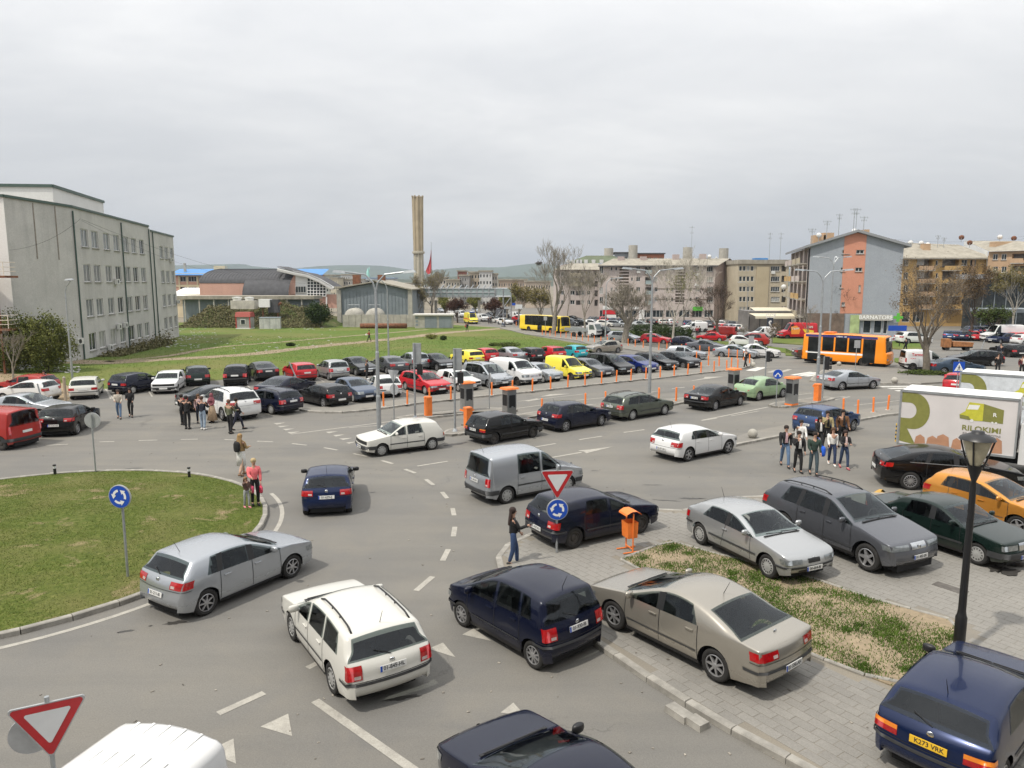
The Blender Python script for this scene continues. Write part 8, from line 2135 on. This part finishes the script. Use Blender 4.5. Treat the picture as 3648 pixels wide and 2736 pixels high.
lamp(('D',1545,1290),9,(R(180),),'lamp post in the side street by the beige block',.1,0)
# black lantern
p=G('n',1408,1075,.12);o=thing('street_lantern','black street lantern on a slender post in the paved square','street lamp',p)
part('post',MB().lathe([(.001,0),(.11,0),(.11,.85),(.09,.9),(.075,1.0),(.06,3.6),(.045,3.72),(.12,3.95),(.14,4.05)],14),plain('lantern_black',(.012,.012,.013),.4),o,True)
M_LB=plain('lantern_black',(.012,.012,.013),.4)
part('lamp_glass',MB().lathe([(.10,4.05),(.17,4.25),(.26,4.55),(.265,4.58)],18),M_LAMPG,o,True);part('cap',MB().lathe([(.33,4.57),(.30,4.62),(.16,4.68),(.12,4.70),(.11,4.74),(.001,4.75)],18),M_LB,o,True)
for k in range(4):a=PI/4+k*PI/2;bar(o,'frame_rib',[(.14*math.cos(a),.14*math.sin(a),4.02),(.21*math.cos(a),.21*math.sin(a),4.25),(.30*math.cos(a),.30*math.sin(a),4.58)],.018,M_LB,5)
# ---- road signs
def sign_arrow_ring(o,r,y):
    for k in range(3):
        a0=R(100+120*k);m=MB();pts=[(a0+R(62)*q/6)for q in range(7)]
        m.grid([[(rr*math.cos(a),y,rr*math.sin(a))for a in pts]for rr in(r*.42,r*.62)])
        a=pts[-1];m.add([(r*.30*math.cos(a),y,r*.30*math.sin(a)),(r*.76*math.cos(a),y,r*.76*math.sin(a)),(r*.58*math.cos(a+R(38)),y,r*.58*math.sin(a+R(38)))],((0,1,2),));part('arrow',m,M_WHITE,o)
def disc(o,z,r,face,arrows=None):
    d=obj('disc',None,o,(0,0,z))if False else part('disc',MB().lathe([(.001,-.035),(r*.96,-.035),(r,-.03),(r,0),(.001,0)],28,axis='y'),M_SBACK,o,loc=(0,-.05,z))
    part('face',MB().lathe([(.001,-.039),(r*.93,-.039)],28,axis='y'),face,d)
    if arrows=='ring':sign_arrow_ring(d,r,-.044)
    if arrows=='split':
        for s in(1,-1):part('arrow',MB().add([(s*v[0]*r,-.044,v[1]*r)for v in((0,.2),(.08,.3),(.5,-.25),(.62,-.1),(.62,-.5),(.22,-.5),(.36,-.36),(0,.08))],(tuple(range(8)),)),M_WHITE,d)
    return d
def tri(o,z,s,back=False):
    h=s*.866;mats=(M_SBACK,M_SIGNRED,M_SIGNW);t=None
    for k,(f,mt)in enumerate(zip((1.0,.94,.60),mats)):
        pts=[]
        for a in(210,330,90):
            c=Vector((math.cos(R(a)),0,-math.sin(R(a))))*s*.577*f;n=Vector((math.cos(R(a)),-math.sin(R(a))))
            for dd in(-42,0,42):e=R(a+dd);rr=.05*f*s;base=c*(1-.1);pts.append((base.x+rr*math.cos(e),-.03-k*.004,base.z-rr*math.sin(e)))
        q=part(('plate','red_border','white_field')[k],MB().add(pts,(tuple(range(9)),))if k else MB().extr([Vector(v)for v in pts],(0,0,0),(0,.03,0)),mt,o if k==0 else t,**(dict(loc=(0,0,z))if k==0 else{}))
        if k==0:t=q
def signpost(a,lb,rz=0.0,h=2.6,z=.12,pos=None):
    p=pos or G(*a,z);o=thing('road_sign',lb,'road sign',p,rz);bar(o,'post',[(0,0,0),(0,0,h)],.032,M_STEEL,8);return o
o=signpost(None,'give-way sign above a roundabout sign on one grey post',R(6),W3('h',893,1570,20).z+1.1,pos=Vector((W3('h',893,1570,20).x+.06,20,.12)));zq=W3('h',893,1570,20).z-.12;tri(o,zq+.84,.92);disc(o,zq,.31,M_BLUE,'ring')
o=signpost(('k',808,456),'round blue roundabout sign standing in the lawn',R(-8),2.25,.14);disc(o,2.2,.31,M_BLUE,'ring')
yp=W3('k',290,1375,9.2);o=signpost(None,'large give-way sign cut off at the lower left corner',R(27),yp.z+.35,pos=Vector((yp.x,yp.y+.06,0)));tri(o,yp.z,.9);dq=disc(o,yp.z-.22,.28,M_DARK);dq.rotation_euler=(0,0,PI);dq.location=(-.22,.10,yp.z-.2)
o=signpost(('F',808,1135),'back of a round sign on the far side of the lawn',R(182),2.35,.12);disc(o,2.1,.32,M_BLUE)
o=signpost(('g',1432,828),'give-way and round sign seen from behind at the island tip',R(150),2.75,.12);tri(o,2.6,.75);disc(o,1.75,.30,M_BLUE)
o=signpost(('h',340,727),'round sign seen edge-on on the barrier island',R(100),2.2,.12);disc(o,1.9,.3,M_BLUE)
o=signpost(('i',1100,702),'round blue two-arrow sign on the gate island',R(-4),2.15,.12);disc(o,2.0,.31,M_BLUE,'split')
yp=W3('E',1580,1440,42);o=signpost(None,'square blue pedestrian crossing sign above the far lorry',R(-6),yp.z+.4,pos=Vector((yp.x,42,0)))
pb=boxp(o,'plate',(0,-.05,yp.z),(.62,.03,.62),M_BLUE);part('white_triangle',MB().add([(-.26,-.02,-.22),(.26,-.02,-.22),(0,-.02,.26)],((0,1,2),)),M_WHITE,pb)
wk=MB().ell((0,-.026,.08),(.03,.004,.03),8,4);wk.tube([(0,-.026,.05),(0,-.026,-.06)],.025,5);wk.tube([(-.08,-.026,-.19),(0,-.026,-.05),(.07,-.026,-.19)],.016,4);wk.tube([(-.07,-.026,-.03),(0,-.026,.03),(.07,-.026,-.03)],.012,4);part('walking_figure',wk,M_INK,pb)
for r_,xp,yp_,x0,y0,x1,y1,lb in(('j',735,405,725,147,778,212,'rectangular sign seen from behind in front of the orange bus'),('i',893,300,868,110,915,175,'rectangular sign seen from behind by the white saloon'),('C',1285,1420,1272,1250,1300,1283,'rectangular sign in front of the yellow bus')):
    p=G(r_,xp,yp_);a,b=W3(r_,x0,y1,p.y),W3(r_,x1,y0,p.y);o=signpost(None,lb,0,b.z-p.z,pos=p);boxp(o,'plate',((a.x+b.x)/2-p.x,-.06,(a.z+b.z)/2-p.z),(b.x-a.x,.04,b.z-a.z),M_SBACK)
a,b=W3('C',1030,1185,150),W3('C',1092,1148,150);p=Vector(((a.x+b.x)/2,150,TZ(150)));o=signpost(None,'large direction board over the distant traffic',0,b.z-p.z,pos=p);boxp(o,'board',(0,-.08,(a.z+b.z)/2-p.z),(b.x-a.x,.08,b.z-a.z),M_SIGNW);boxp(o,'route_patch',(-1,-.13,(a.z+b.z)/2-p.z+.5),(.7,.02,.5),M_BLUE)
def panelpost(xb,yb,x0,y0,x1,y1,lx,ly0,ly1,lb):
    p=G('g',xb,yb,.12);a,b=W3('g',x0,y1,p.y),W3('g',x1,y0,p.y);o=thing('signal_panel',lb,'traffic signal',p,0,'grey signal panels');hh=b.z-p.z
    bar(o,'post',[(0,0,0),(0,0,.12),(0,0,.14),(0,0,hh)],[.16,.10,.06,.05],M_STEEL,10);boxp(o,'panel',((a.x+b.x)/2-p.x,.06,(a.z+b.z)/2-p.z),(b.x-a.x,.12,b.z-a.z),M_STEEL,R(-6));bar(o,'bracket',[(0,-.06,hh-.3),(0,-.06,hh-1.0)],.03,M_STEEL,6)
    c,d_=W3('g',lx,ly1,p.y),W3('g',lx,ly0,p.y);sg_=boxp(o,'signal_head',(c.x-p.x,-.02,(c.z+d_.z)/2-p.z),(.3,.3,d_.z-c.z),M_BLACK)
    for k,mt in enumerate((M_RED,M_AMBER,M_SGREEN)):part('lens',MB().lathe([(.001,.17),(.09,.165)],10,axis='y'),mt,sg_,loc=(0,0,.24-.24*k))
panelpost(1610,802,1590,172,1656,344,1650,348,436,'grey back panel with signal head on the first island');panelpost(1946,914,1930,218,2001,402,1992,415,510,'grey back panel with signal head on the median strip')
def tlight(xb,yb,xt,yt,lb):
    p=G('i',xb,yb,.12);t=W3('i',xt,yt,p.y);o=thing('traffic_light',lb,'traffic light',p,R(60),'black traffic lights');h=t.z-p.z;bar(o,'post',[(0,0,0),(0,0,h)],.055,M_STEEL,8);sg_=boxp(o,'signal_head',(0,-.18,h-.42),(.3,.26,.86),M_BLACK)
    for k in range(3):part('visor',MB().lathe([(.11,-.15),(.12,-.28)],10,axis='y'),M_BLACK,sg_,loc=(0,0,.27-.27*k))
tlight(1010,450,1005,240,'traffic light at the zebra crossing behind the mint-green car');tlight(1490,640,1495,285,'traffic light in front of the silver saloon')
for a,lb in((('F',465,1158),'short black light bollard at the left rim of the lawn'),(('F',1598,1182),'short black light bollard at the right rim of the lawn')):
    p=G(*a,.14);o=thing('light_bollard',lb,'garden light',p,0,'lawn lights');part('stem',MB().lathe([(.055,0),(.055,.22),(.06,.23)],12),M_BLACK,o);part('lens',MB().lathe([(.05,.23),(.05,.34)],12),M_SIGNW,o);part('cap',MB().lathe([(.065,.34),(.06,.39),(.001,.40)],12),M_BLACK,o)
for x0,y0,x1,y1,rg,lb in((545,330,648,560,'g','leaning grey pole among the parked cars'),(315,395,378,625,'F','leaning grey sign pole beside the silver saloon'),(1800,1215,1735,1402,'E','leaning pale pole in the right-hand car park')):
    p=G(rg,x1,y1);t=W3(rg,x0,y0,p.y);o=thing('leaning_pole',lb,'pole',p);bar(o,'pole',[(0,0,0),t-p],.045,M_STEEL,7);boxp(o,'foot',(0,0,.02),(.3,.3,.06),M_CONC2)
p=G('F',558,565);o=thing('wooden_stake','short wooden stake at the dirt edge','post',p);bar(o,'stake',[(0,0,0),(0,0,1.7)],.09,plain('old_wood',(.33,.27,.20),.9),7);part('top',MB().lathe([(.1,1.7),(.001,1.78)],7),M_CONC2,o)
p=W3('E',1065,1112,104);o=thing('street_name_board','blue information board beside the pharmacy','sign',(p.x,104,TZ(104)));boxp(o,'board',(0,0,p.z-TZ(104)),(2.6,.1,.75),M_BLUE);bar(o,'post',[(0,.1,0),(0,.1,p.z-TZ(104))],.05,M_STEEL)
# overhead wires
def wire(a,b,sag,lb):
    a,b=Vector(a),Vector(b);tag(part('overhead_wire',MB().tube([a.lerp(b,t/20)-Vector((0,0,sag*4*(t/20)*(1-t/20)))for t in range(21)],.012,4),M_BLACK,None),lb,'wire','overhead wires')
wire(W3('A',690,430,73),W3('B',1750,940,140),3,'upper overhead wire from the office block to the grey shed');wire(W3('A',690,440,73),W3('B',900,840,165),3,'lower overhead wire from the office block to the hall roof');wire(W3('A',80,690,63.5),W3('A',680,425,72.8),.6,'overhead wire along the blank office wall')
wire(W3('E',850,342,118),W3('E',2300,305,140),1.2,'overhead wire from the grey gable to the tan block');wire(W3('E',860,352,118),W3('E',2300,318,140),1.6,'second overhead wire from the grey gable to the tan block')
# huts and machinery on the bank
p,q=W3('B',572,1336,141),W3('B',690,1336,141);p.z=q.z=TZ(141);o=thing('site_hut','small grey site hut with red roof at the foot of the bank','hut',p,0);w_=(q-p).length
boxp(o,'wall',(w_/2,1.2,1.15),(w_,2.3,2.3),plain('hut_grey',(.30,.30,.28),.7));part('roof',MB().box((w_/2,1.2,2.75),(w_+.3,2.7,.9),0,.95,.7),plain('hut_red',(.30,.06,.045),.7),o);boxp(o,'window_frame',(w_/2,.03,1.35),(.95,.06,1.0),M_WHITE);boxp(o,'window',(w_/2,-.01,1.35),(.75,.05,.8),M_PANE);boxp(o,'plinth',(w_/2,1.1,.06),(w_+.1,2.5,.2),M_WHITE);boxp(o,'corner_post',(.03,.03,1.2),(.12,.12,2.3),M_SRED);boxp(o,'corner_post',(w_-.03,.03,1.2),(.12,.12,2.3),M_SRED)
p,q=W3('B',768,1340,140.6),W3('B',942,1336,141.4);p.z=q.z=TZ(141);o=thing('white_container','battered white container at the foot of the bank','container',p,math.atan2(q.y-p.y,q.x-p.x));w_=(q-p).length
boxp(o,'shell',(w_/2,1.2,1.05),(w_,2.4,2.1),wall_mat('container_white',(.60,.60,.57),.3,.8));boxp(o,'roof',(w_/2,1.2,2.14),(w_+.15,2.5,.1),M_SHEET)
for k in range(3):boxp(o,'door_seam',(w_*(k+.6)/3.2,-.01,1.05),(.04,.03,1.9),M_SHEET)
o=thing('mixing_plant','old white concrete mixing machine standing on the bank','machine',(0,0,0));c=W3('B',640,1150,150);boxp(o,'drum_housing',c,(4.8,2.2,1.7),wall_mat('plant_white',(.55,.52,.45),.35,.9));part('hopper',MB().lathe([(.7,0),(1.0,.9),(.001,1.0)],12,c+Vector((-1.4,0,.6))),M_WHITE,o);part('hopper',MB().lathe([(.7,0),(.95,.9),(.001,1.0)],12,c+Vector((1.1,0,.6))),M_WHITE,o)
c=W3('B',820,1150,149);boxp(o,'engine_cover',c+Vector((0,0,.3)),(2.2,1.8,1.6),M_WHITE);boxp(o,'engine',c+Vector((1.6,.3,-.3)),(2.0,1.4,2.6),M_DARKROOF);bar(o,'conveyor',[c+Vector((.6,0,-1.6)),c+Vector((3.2,0,.4))],.25,M_RUST);bar(o,'leg',[c+Vector((2.4,0,-2.6)),c+Vector((2.4,0,.8))],.14,M_RUST);bar(o,'leg',[c+Vector((-.6,0,-2.6)),c+Vector((-.6,0,.8))],.14,M_RUST)
# ================================================================ trees, shrubs, grass
def bark(name,col):return plain(name,col,.95,0,.35,5,bump=.5)
def leafmat(name,a,b):
    m,nt,bs=newmat(name);n=NZ(nt,1.1,5,.65,GEO(nt));n2=NZ(nt,9,2,.6,GEO(nt));c=RAMP(nt,n,((.3,a),(.7,b)));c=MIX(nt,.4,c,RAMP(nt,n2,((.3,.2),(.7,.8))),'OVERLAY')
    nt.links.new(c,bs.inputs['Base Color']);bs.inputs['Roughness'].default_value=.8;bs.inputs['Specular IOR Level'].default_value=.2;return m
BK1,BK2,BK3=bark('bark_grey',(.23,.205,.17)),bark('bark_dark',(.085,.065,.05)),bark('bark_pale',(.36,.33,.28))
LF=dict(brown=leafmat('leaf_brown',(.10,.062,.035),(.17,.12,.06)),copper=leafmat('leaf_copper',(.055,.028,.022),(.105,.055,.038)),olive=leafmat('leaf_olive',(.12,.10,.03),(.21,.18,.06)),green=leafmat('leaf_green',(.035,.06,.014),(.10,.125,.03)),dark=leafmat('leaf_dark',(.018,.035,.010),(.05,.075,.02)),spring=leafmat('leaf_spring',(.13,.14,.03),(.24,.24,.07)))
def leaf(mb,p,s,rr):
    n=Vector((rr.gauss(0,1),rr.gauss(0,1),rr.gauss(0,1)+.5)).normalized();u=n.orthogonal().normalized();v=n.cross(u);a=rr.uniform(0,6.28);u,v=u*math.cos(a)+v*math.sin(a),v*math.cos(a)-u*math.sin(a);l=s*rr.uniform(.6,1.3)
    mb.add((p-u*l*.5,p+v*l*.3,p+u*l*.5,p-v*l*.3),((0,1,2,3),))
def tree(name,base,h,spread,label,bk=BK1,trunk=.3,r0=.18,lv=5,seed=1,leaves=None,nl=0,ls=.16,up=.5,nb=4,lean=(0,0),cat='tree',group='street trees',nests=None,kids=3):
    tw=max(.007,base[1]*.0001)
    rr=random.Random(seed);root=thing(name,label,cat,base,0,group);T,C,Lf=MB(),MB(),MB();tips=[]
    def grow(p,d,l,r,k):
        n=3 if k<3 else 2;pts,rad=[p],[r]
        for q in range(n):
            j_=.13 if k else.045;d=(d+Vector((rr.gauss(0,j_),rr.gauss(0,j_),rr.gauss(0,.08)+.05*up))).normalized();p=p+d*l/n;pts.append(p);rad.append(max(tw,r*(1-.38*(q+1)/n)))
        (T if k<3 else C).tube(pts,rad,7 if k<2 else 5 if k<3 else 3,False)
        if k>=lv-1:tips.append((pts[-1],pts[1]))
        if k<lv:
            for q in range(nb if k==0 else kids if k<lv-1 else kids+1):
                a=rr.uniform(0,6.28);s=rr.uniform(.45,.95)*spread*(1.15 if k==0 else 1);o_=d.orthogonal().normalized();o_=o_*math.cos(a)+d.cross(o_)*math.sin(a)
                nd=(d+o_*s+Vector((0,0,up*.35))).normalized();t=1.0 if q==0 else rr.uniform(.45,1.0);i=min(n-1,int(t*n));pp=pts[i].lerp(pts[i+1],t*n-i)if i<n else pts[-1]
                grow(pp,nd,l*rr.uniform(.62,.82),rad[-1]*rr.uniform(.5,.8),k+1)
    grow(Vector((0,0,-.1)),Vector((lean[0],lean[1],1)).normalized(),h*trunk,r0,0)
    top=max(v[2]for v in C.v);s_=h/top
    for M_ in(T,C):M_.v=[(v[0]*s_,v[1]*s_,v[2]*s_)for v in M_.v]
    part('trunk',T,bk,root,True);cr_=part('crown',C,bk,root);cr_['kind']='stuff'
    if leaves:
        for q in range(nl):
            a,b=rr.choice(tips);p=(a.lerp(b,rr.random())+Vector((rr.gauss(0,.18),rr.gauss(0,.18),rr.gauss(0,.18))))*s_;leaf(Lf,p,ls,rr)
        lo=part('leaves',Lf,LF[leaves],root);lo['kind']='stuff'
    for q in range(nests or 0):
        a,b=tips[int(len(tips)*(.2+.5*q))];nm=MB();p=a*s_
        for k in range(60):w=Vector((rr.gauss(0,1),rr.gauss(0,1),rr.gauss(0,.5))).normalized()*.42;nm.tube([p+w,p+w*.3+Vector((rr.gauss(0,.3),rr.gauss(0,.3),0))],.03,3,False)
        no=thing('bird_nest',f'{("lower", "upper")[q]} dark stick nest in the tall bare tree','nest',base,0,'stick nests');part('sticks',nm,BK2,no)['kind']='stuff'
    return root
def B0(r,x,y,z=0):return G(r,x,y,z)
BK4=bark('bark_plane',(.17,.145,.115))
tree('plane_tree',B0('E',1308,1490,.1),9.8,.68,'gnarled plane tree with brown twigs in front of the ochre block',BK4,.30,.30,6,5,'brown',5200,.11,.75,6,kids=3)
tree('bare_tree',B0('E',728,1190),9.3,.75,'dark leaning tree with reddish twigs before the grey gable',BK2,.34,.2,6,8,'copper',1500,.12,.4,5,(-.12,0))
tree('bare_tree',B0('E',592,1185),8.0,.6,'thinner dark tree left of the leaning one',BK2,.36,.15,5,18,'copper',700,.12,.5,4)
tree('bare_tree',B0('D',1270,1412),9.0,.7,'dark bare tree beside the red saloon',BK2,.3,.25,6,21,'copper',1200,.12,.5,5,(-.15,0))
tree('bare_tree',B0('D',818,1462),13.2,.5,'tall pale-trunked bare tree by the red hatchback',BK3,.34,.2,6,31,None,0,.1,.8,5)
tree('bare_tree',B0('D',345,1450),8.6,.7,'short-trunked bare tree behind the silver off-road car',BK1,.2,.3,6,43,'olive',300,.12,.5,6)
tree('bare_tree',B0('C',1356,1400),16.0,.6,'tall two-crowned bare tree in front of the yellow bus',BK1,.26,.36,6,57,None,0,.1,.75,5,nests=2)
tree('bare_tree',B0('C',1622,1424),11.5,.5,'slender bare tree beside the flatbed lorry',BK1,.3,.17,6,63,'olive',400,.12,.8,5)
tree('bare_tree',(W3('C',330,1200,176).x,176,TZ(176)),12.5,.5,'bare yellowish tree left of the footbridge',BK1,.25,.25,6,71,'olive',2200,.22,.8,5)
tree('bare_tree',(W3('C',215,1200,172).x,172,TZ(172)),8.5,.5,'low bare tree at the foot of the chimney',BK1,.25,.18,5,73,'olive',1200,.22,.7,5)
for x,sd,lb in((545,81,'left round copper-leaved tree under the footbridge'),(862,83,'right round copper-leaved tree under the footbridge')):tree('copper_tree',(W3('C',x,1200,168).x,168,TZ(168)),5.6,.6,lb,BK2,.25,.14,5,sd,'copper',6000,.24,.4,6,group='copper trees')
for x,sd,y,h,lb,lf in((1060,91,172,9.8,'olive spring tree right of the stair tower','olive'),(1240,93,165,8.6,'olive spring tree behind the tall bare tree','olive'),(440,95,192,6,'yellow-green spring tree behind the left copper tree','spring'),(700,96,194,6,'yellow-green spring tree between the copper trees','spring'),(960,97,192,7,'yellow-green spring tree behind the stair tower','spring')):tree('spring_tree',(W3('C',x,1200,y).x,y,TZ(y)),h,.6,lb,BK1,.25,.2,5,sd,lf,3800,.3,.6,6,group='spring trees')
tree('spring_tree',(W3('D',930,1250,150).x,150,TZ(150)),12,.45,'yellow-green weeping tree before the pinkish block',BK1,.3,.17,5,101,'spring',1500,.2,.3,5,group='spring trees')
tree('spring_tree',(W3('E',2035,1090,118).x,118,TZ(118)),11.5,.5,'olive birch at the right edge',BK3,.3,.17,6,103,'olive',8000,.22,.6,5,group='spring trees');tree('brown_tree',(W3('E',1700,1060,110).x,110,TZ(110)),11.5,.6,'reddish-brown tree behind the plane tree',BK2,.25,.2,5,107,'brown',4000,.2,.5,6)
tree('brown_tree',(W3('E',1890,1060,106).x,106,TZ(106)),5,.6,'dark green tree below the glass building',BK2,.25,.2,5,109,'green',3500,.26,.5,6)
for a,h,sd,lb,lf in((('D',1505,1455),2.6,111,'small pollarded tree left of the rectangular sign',None),(('D',1795,1450),3.0,113,'small twiggy round tree on the verge','brown'),(('E',302,1275),5.6,115,'thin young tree left of the orange bus',None),(('E',925,1170),8.5,117,'thin bare tree right of the pharmacy sign',None),(('D',1490-970,1290),7,119,'thin bare tree before the rank of cars',None),(('D',720,1280),7.5,120,'bare young tree right of the clipped hedge',None),(('C',1465,1310),13,121,'slim bare tree right of the yellow bus',None),(('C',1990,1320),12,122,'slim bare tree over the black cab',None),(('F',115,385),4.5,123,'thin leafless sapling on the dirt bank',None)):tree('young_tree',B0(*a),h,.6,lb,BK1,.35,.06+h*.008,5,sd,lf,900 if lf else 0,.12,.5,4)
def shrub(name,c,d,n,lf,label,ls=.14,seed=1,box=False,group='shrubs'):
    rr=random.Random(seed);o=thing(name,label,'shrub',c,0,group);m=MB();st=MB()
    for q in range(n):
        v=Vector((rr.gauss(0,1),rr.gauss(0,1),rr.gauss(0,1))).normalized()*(rr.uniform(.55,1.0)+.16*math.sin(rr.random()*20))
        if box:v=Vector((max(-1,min(1,v.x*1.5)),max(-1,min(1,v.y*1.5)),max(-1,min(1,v.z*1.4))))
        lump=1+.22*math.sin(v.x*7+seed)*math.cos(v.y*6+v.z*5)
        leaf(m,Vector((v.x*d[0]*lump,v.y*d[1]*lump,d[2]+v.z*d[2]*lump*.97)),ls,rr)
    for q in range(14):a=rr.uniform(0,6.28);st.tube([(0,0,0),(math.cos(a)*d[0]*.4,math.sin(a)*d[1]*.4,d[2]*.8),(math.cos(a)*d[0]*.8,math.sin(a)*d[1]*.8,d[2]*1.5)],[.05,.03,.012],4,False)
    part('stems',st,BK2,o)['kind']='stuff';part('foliage',m,LF[lf],o)['kind']='stuff'
for x,y,d,n,lb,sd in((90,1650,(3.0,1.6,2.5),17000,'left big twiggy green shrub before the office block',1),(400,1650,(2.3,1.5,2.5),14000,'right big twiggy green shrub before the office block',2)):p=G('A',x,y);p=W3('A',x,y,62.5);p.z=0;LF['fresh']=LF.get('fresh')or leafmat('leaf_fresh',(.065,.085,.02),(.17,.175,.05));shrub('green_shrub',p,d,n,'fresh',lb,.17,sd);
p=G('D',590,1400);shrub('clipped_hedge',p,(2.6,1.2,1.05),9000,'dark','left part of the dark clipped hedge by the far road',.16,5,True);p=G('D',830,1415);shrub('clipped_hedge',p,(2.4,1.2,.95),8000,'dark','right part of the dark clipped hedge by the far road',.16,6,True)
p=W3('B',1265,1270,146);shrub('green_shrub',(p.x,146,-.6),(2.5,2,2.1),5000,'dark','dark bush on the bank beside the arched hall',.3,7)
for x,y,d,lb,sd in((1660,1330,(3,1.2,1.0),'hedge in front of the cafe left of its sign',8),(1880,1340,(3,1.2,.9),'hedge in front of the cafe right of its sign',9)):p=G('D',x,y-40);shrub('cafe_hedge',p,d,4500,'dark',lb,.2,sd,True)
for r_,x,y,d,lb,sd,lf in(('C',325,1440,(1.0,.8,.4),'yellow-flowering weed clump by the path',11,'spring'),('C',425,1450,(.5,.4,.35),'dark weed clump beside the yellow one',12,'dark'),('C',980,1510,(1.6,.7,.35),'dark weed patch in the field behind the cars',13,'green'),('C',860,1500,(.8,.5,.22),'smaller weed patch in the field',14,'green'),('B',1030,1500,(.6,.5,.22),'weed clump between the two paths',15,'dark')):shrub('weed_clump',G(r_,x,y),d,900,lf,lb,.16,sd,group='weed clumps')
p=G('E',1290,1500,.1);shrub('tree_pit_plants',p,(1.9,1.1,.16),2600,'green','low green plants round the foot of the plane tree',.14,20)
# scrubby bank
rr=random.Random(9);x0,x1=W3('B',70,1200,150).x,W3('B',1440,1200,150).x;rows=[]
def bankz(x,y):
    t=max(0,min(1,(y-143.5)/12));u=(x-x0)/(x1-x0);e_=min(1,max(0,u*6))*min(1,max(0,(1-u)*5));t=t*t*(3-2*t)
    return TZ(y)-.1+t*(4.0-.8*u+.5*math.sin(x*.35)+.3*math.sin(x*1.1+y))*e_
for k in range(26):y=142+k*.85;rows.append([(x0+(x1-x0)*q/60,y,bankz(x0+(x1-x0)*q/60,y)+rr.uniform(-.12,.12)*(k>1))for q in range(61)])
struct(part('scrub_bank',MB().grid(rows),M_SCRUB,None,True))
sc=MB()
for q in range(15000):
    x,y=rr.uniform(x0+2,x1-3),144.5+13*rr.random();dn=math.sin(x*.6)+math.sin(x*.23+y*.4);leaf(sc,Vector((x,y,bankz(x,y)+abs(rr.gauss(0,.30))*(1.2+.5*dn))),.34,rr)
for q in range(3800):u=rr.random();b_=FA.pt(3+u*24,0,rr.uniform(.2,2.6))if u>.0 else None;leaf(sc,Vector((b_.x,b_.y,TZ(b_.y)+abs(rr.gauss(0,.35))*(.4+u*1.6))),.26,rr)
o=struct(part('scrub_growth',sc,leafmat('leaf_scrub',(.08,.085,.034),(.20,.17,.09)),None),'stuff');o['label']='rough scrub growing over the bank and along the office wall'
# grass blades
def blades(name,pts,hgt,wd,mat,seed):
    rr=random.Random(seed);m=MB()
    for p in pts:
        a=rr.uniform(0,6.28);h=hgt*rr.uniform(.5,1.4);dx,dy=math.cos(a)*wd,math.sin(a)*wd;lx,ly=rr.gauss(0,h*.45),rr.gauss(0,h*.45)
        m.add([(p[0]-dx,p[1]-dy,p[2]),(p[0]+dx,p[1]+dy,p[2]),(p[0]+lx,p[1]+ly,p[2]+h)],((0,1,2),))
    return struct(part(name,m,mat,None),'stuff')
rr=random.Random(2);pts=[]
while len(pts)<52000:
    a,f_=rr.uniform(0,6.283),math.sqrt(rr.random());x,y=RC.x+(RR-.2)*f_*math.cos(a),RC.y+(RR-.2)*f_*math.sin(a)
    if x>-y*.74-2 and math.sin(x*1.7+y)+math.sin(y*2.1-x*.6)+rr.gauss(0,1)>-1.2:pts.append((x,y,.09+.28*(1-f_*f_)))
LAWN=leafmat('blade_lawn',(.060,.098,.012),(.138,.165,.030))
blades('lawn_grass',pts,.036,.011,LAWN,3)
pts=[];bx=[min(p[0]for p in planter),max(p[0]for p in planter),min(p[1]for p in planter),max(p[1]for p in planter)]
for q in range(170):
    c=(rr.uniform(bx[0],bx[1]),rr.uniform(bx[2],bx[3]))
    if not inside(c,planter):continue
    s=rr.uniform(.07,.36)
    for k in range(int(330*s/.2)):
        p=(c[0]+rr.gauss(0,s),c[1]+rr.gauss(0,s))
        if inside(p,planter):pts.append((p[0],p[1],.128))
blades('bed_grass',pts,.05,.012,leafmat('blade_bed',(.045,.095,.012),(.10,.155,.025)),4)
pts=[]
for q in range(30000):
    x,y=rr.uniform(-45,25),rr.uniform(52,118)
    if inside((x,y),field)and abs(x)<y*.74:pts.append((x,y,TZ(y)))
blades('field_grass',pts,.11,.022,leafmat('blade_field',(.065,.102,.016),(.14,.168,.038)),6)
# scattered litter on the field
lt=MB()
for q in range(260):
    c=rr.choice((('F',560,280,110,26),('B',120,1460,140,60),('B',1150,1345,260,35),('B',700,1480,700,80),('F',230,800,110,40),('B',250,1400,160,50)));p=G(c[0],c[1]+rr.uniform(-c[3],c[3]),c[2]+rr.uniform(-c[4],c[4]));lt.box(p+Vector((0,0,.05)),(rr.uniform(.08,.42),rr.uniform(.06,.25),.04),rr.uniform(0,3))
o=struct(part('scattered_litter',lt,plain('litter_white',(.55,.54,.52),.8,0,.3,20),None),'stuff')
place_people()
# ================================================================ haze over the far hills
hz=MB().box((0,3000,120),(13000,9000,260));hz.v=[(v[0],v[1],-5.5 if v[2]<100 else 330)for v in hz.v]
hm_,nt_,bs_=newmat('haze');nt_.nodes.remove(bs_);vp=nt_.nodes.new('ShaderNodeVolumePrincipled');vp.inputs['Color'].default_value=(.58,.67,.80,1);vp.inputs['Density'].default_value=.00013;vp.inputs['Anisotropy'].default_value=.2
nt_.links.new(vp.outputs[0],nt_.nodes['Material Output'].inputs['Volume'])
hzo=struct(part('haze',hz,hm_,None),'stuff')
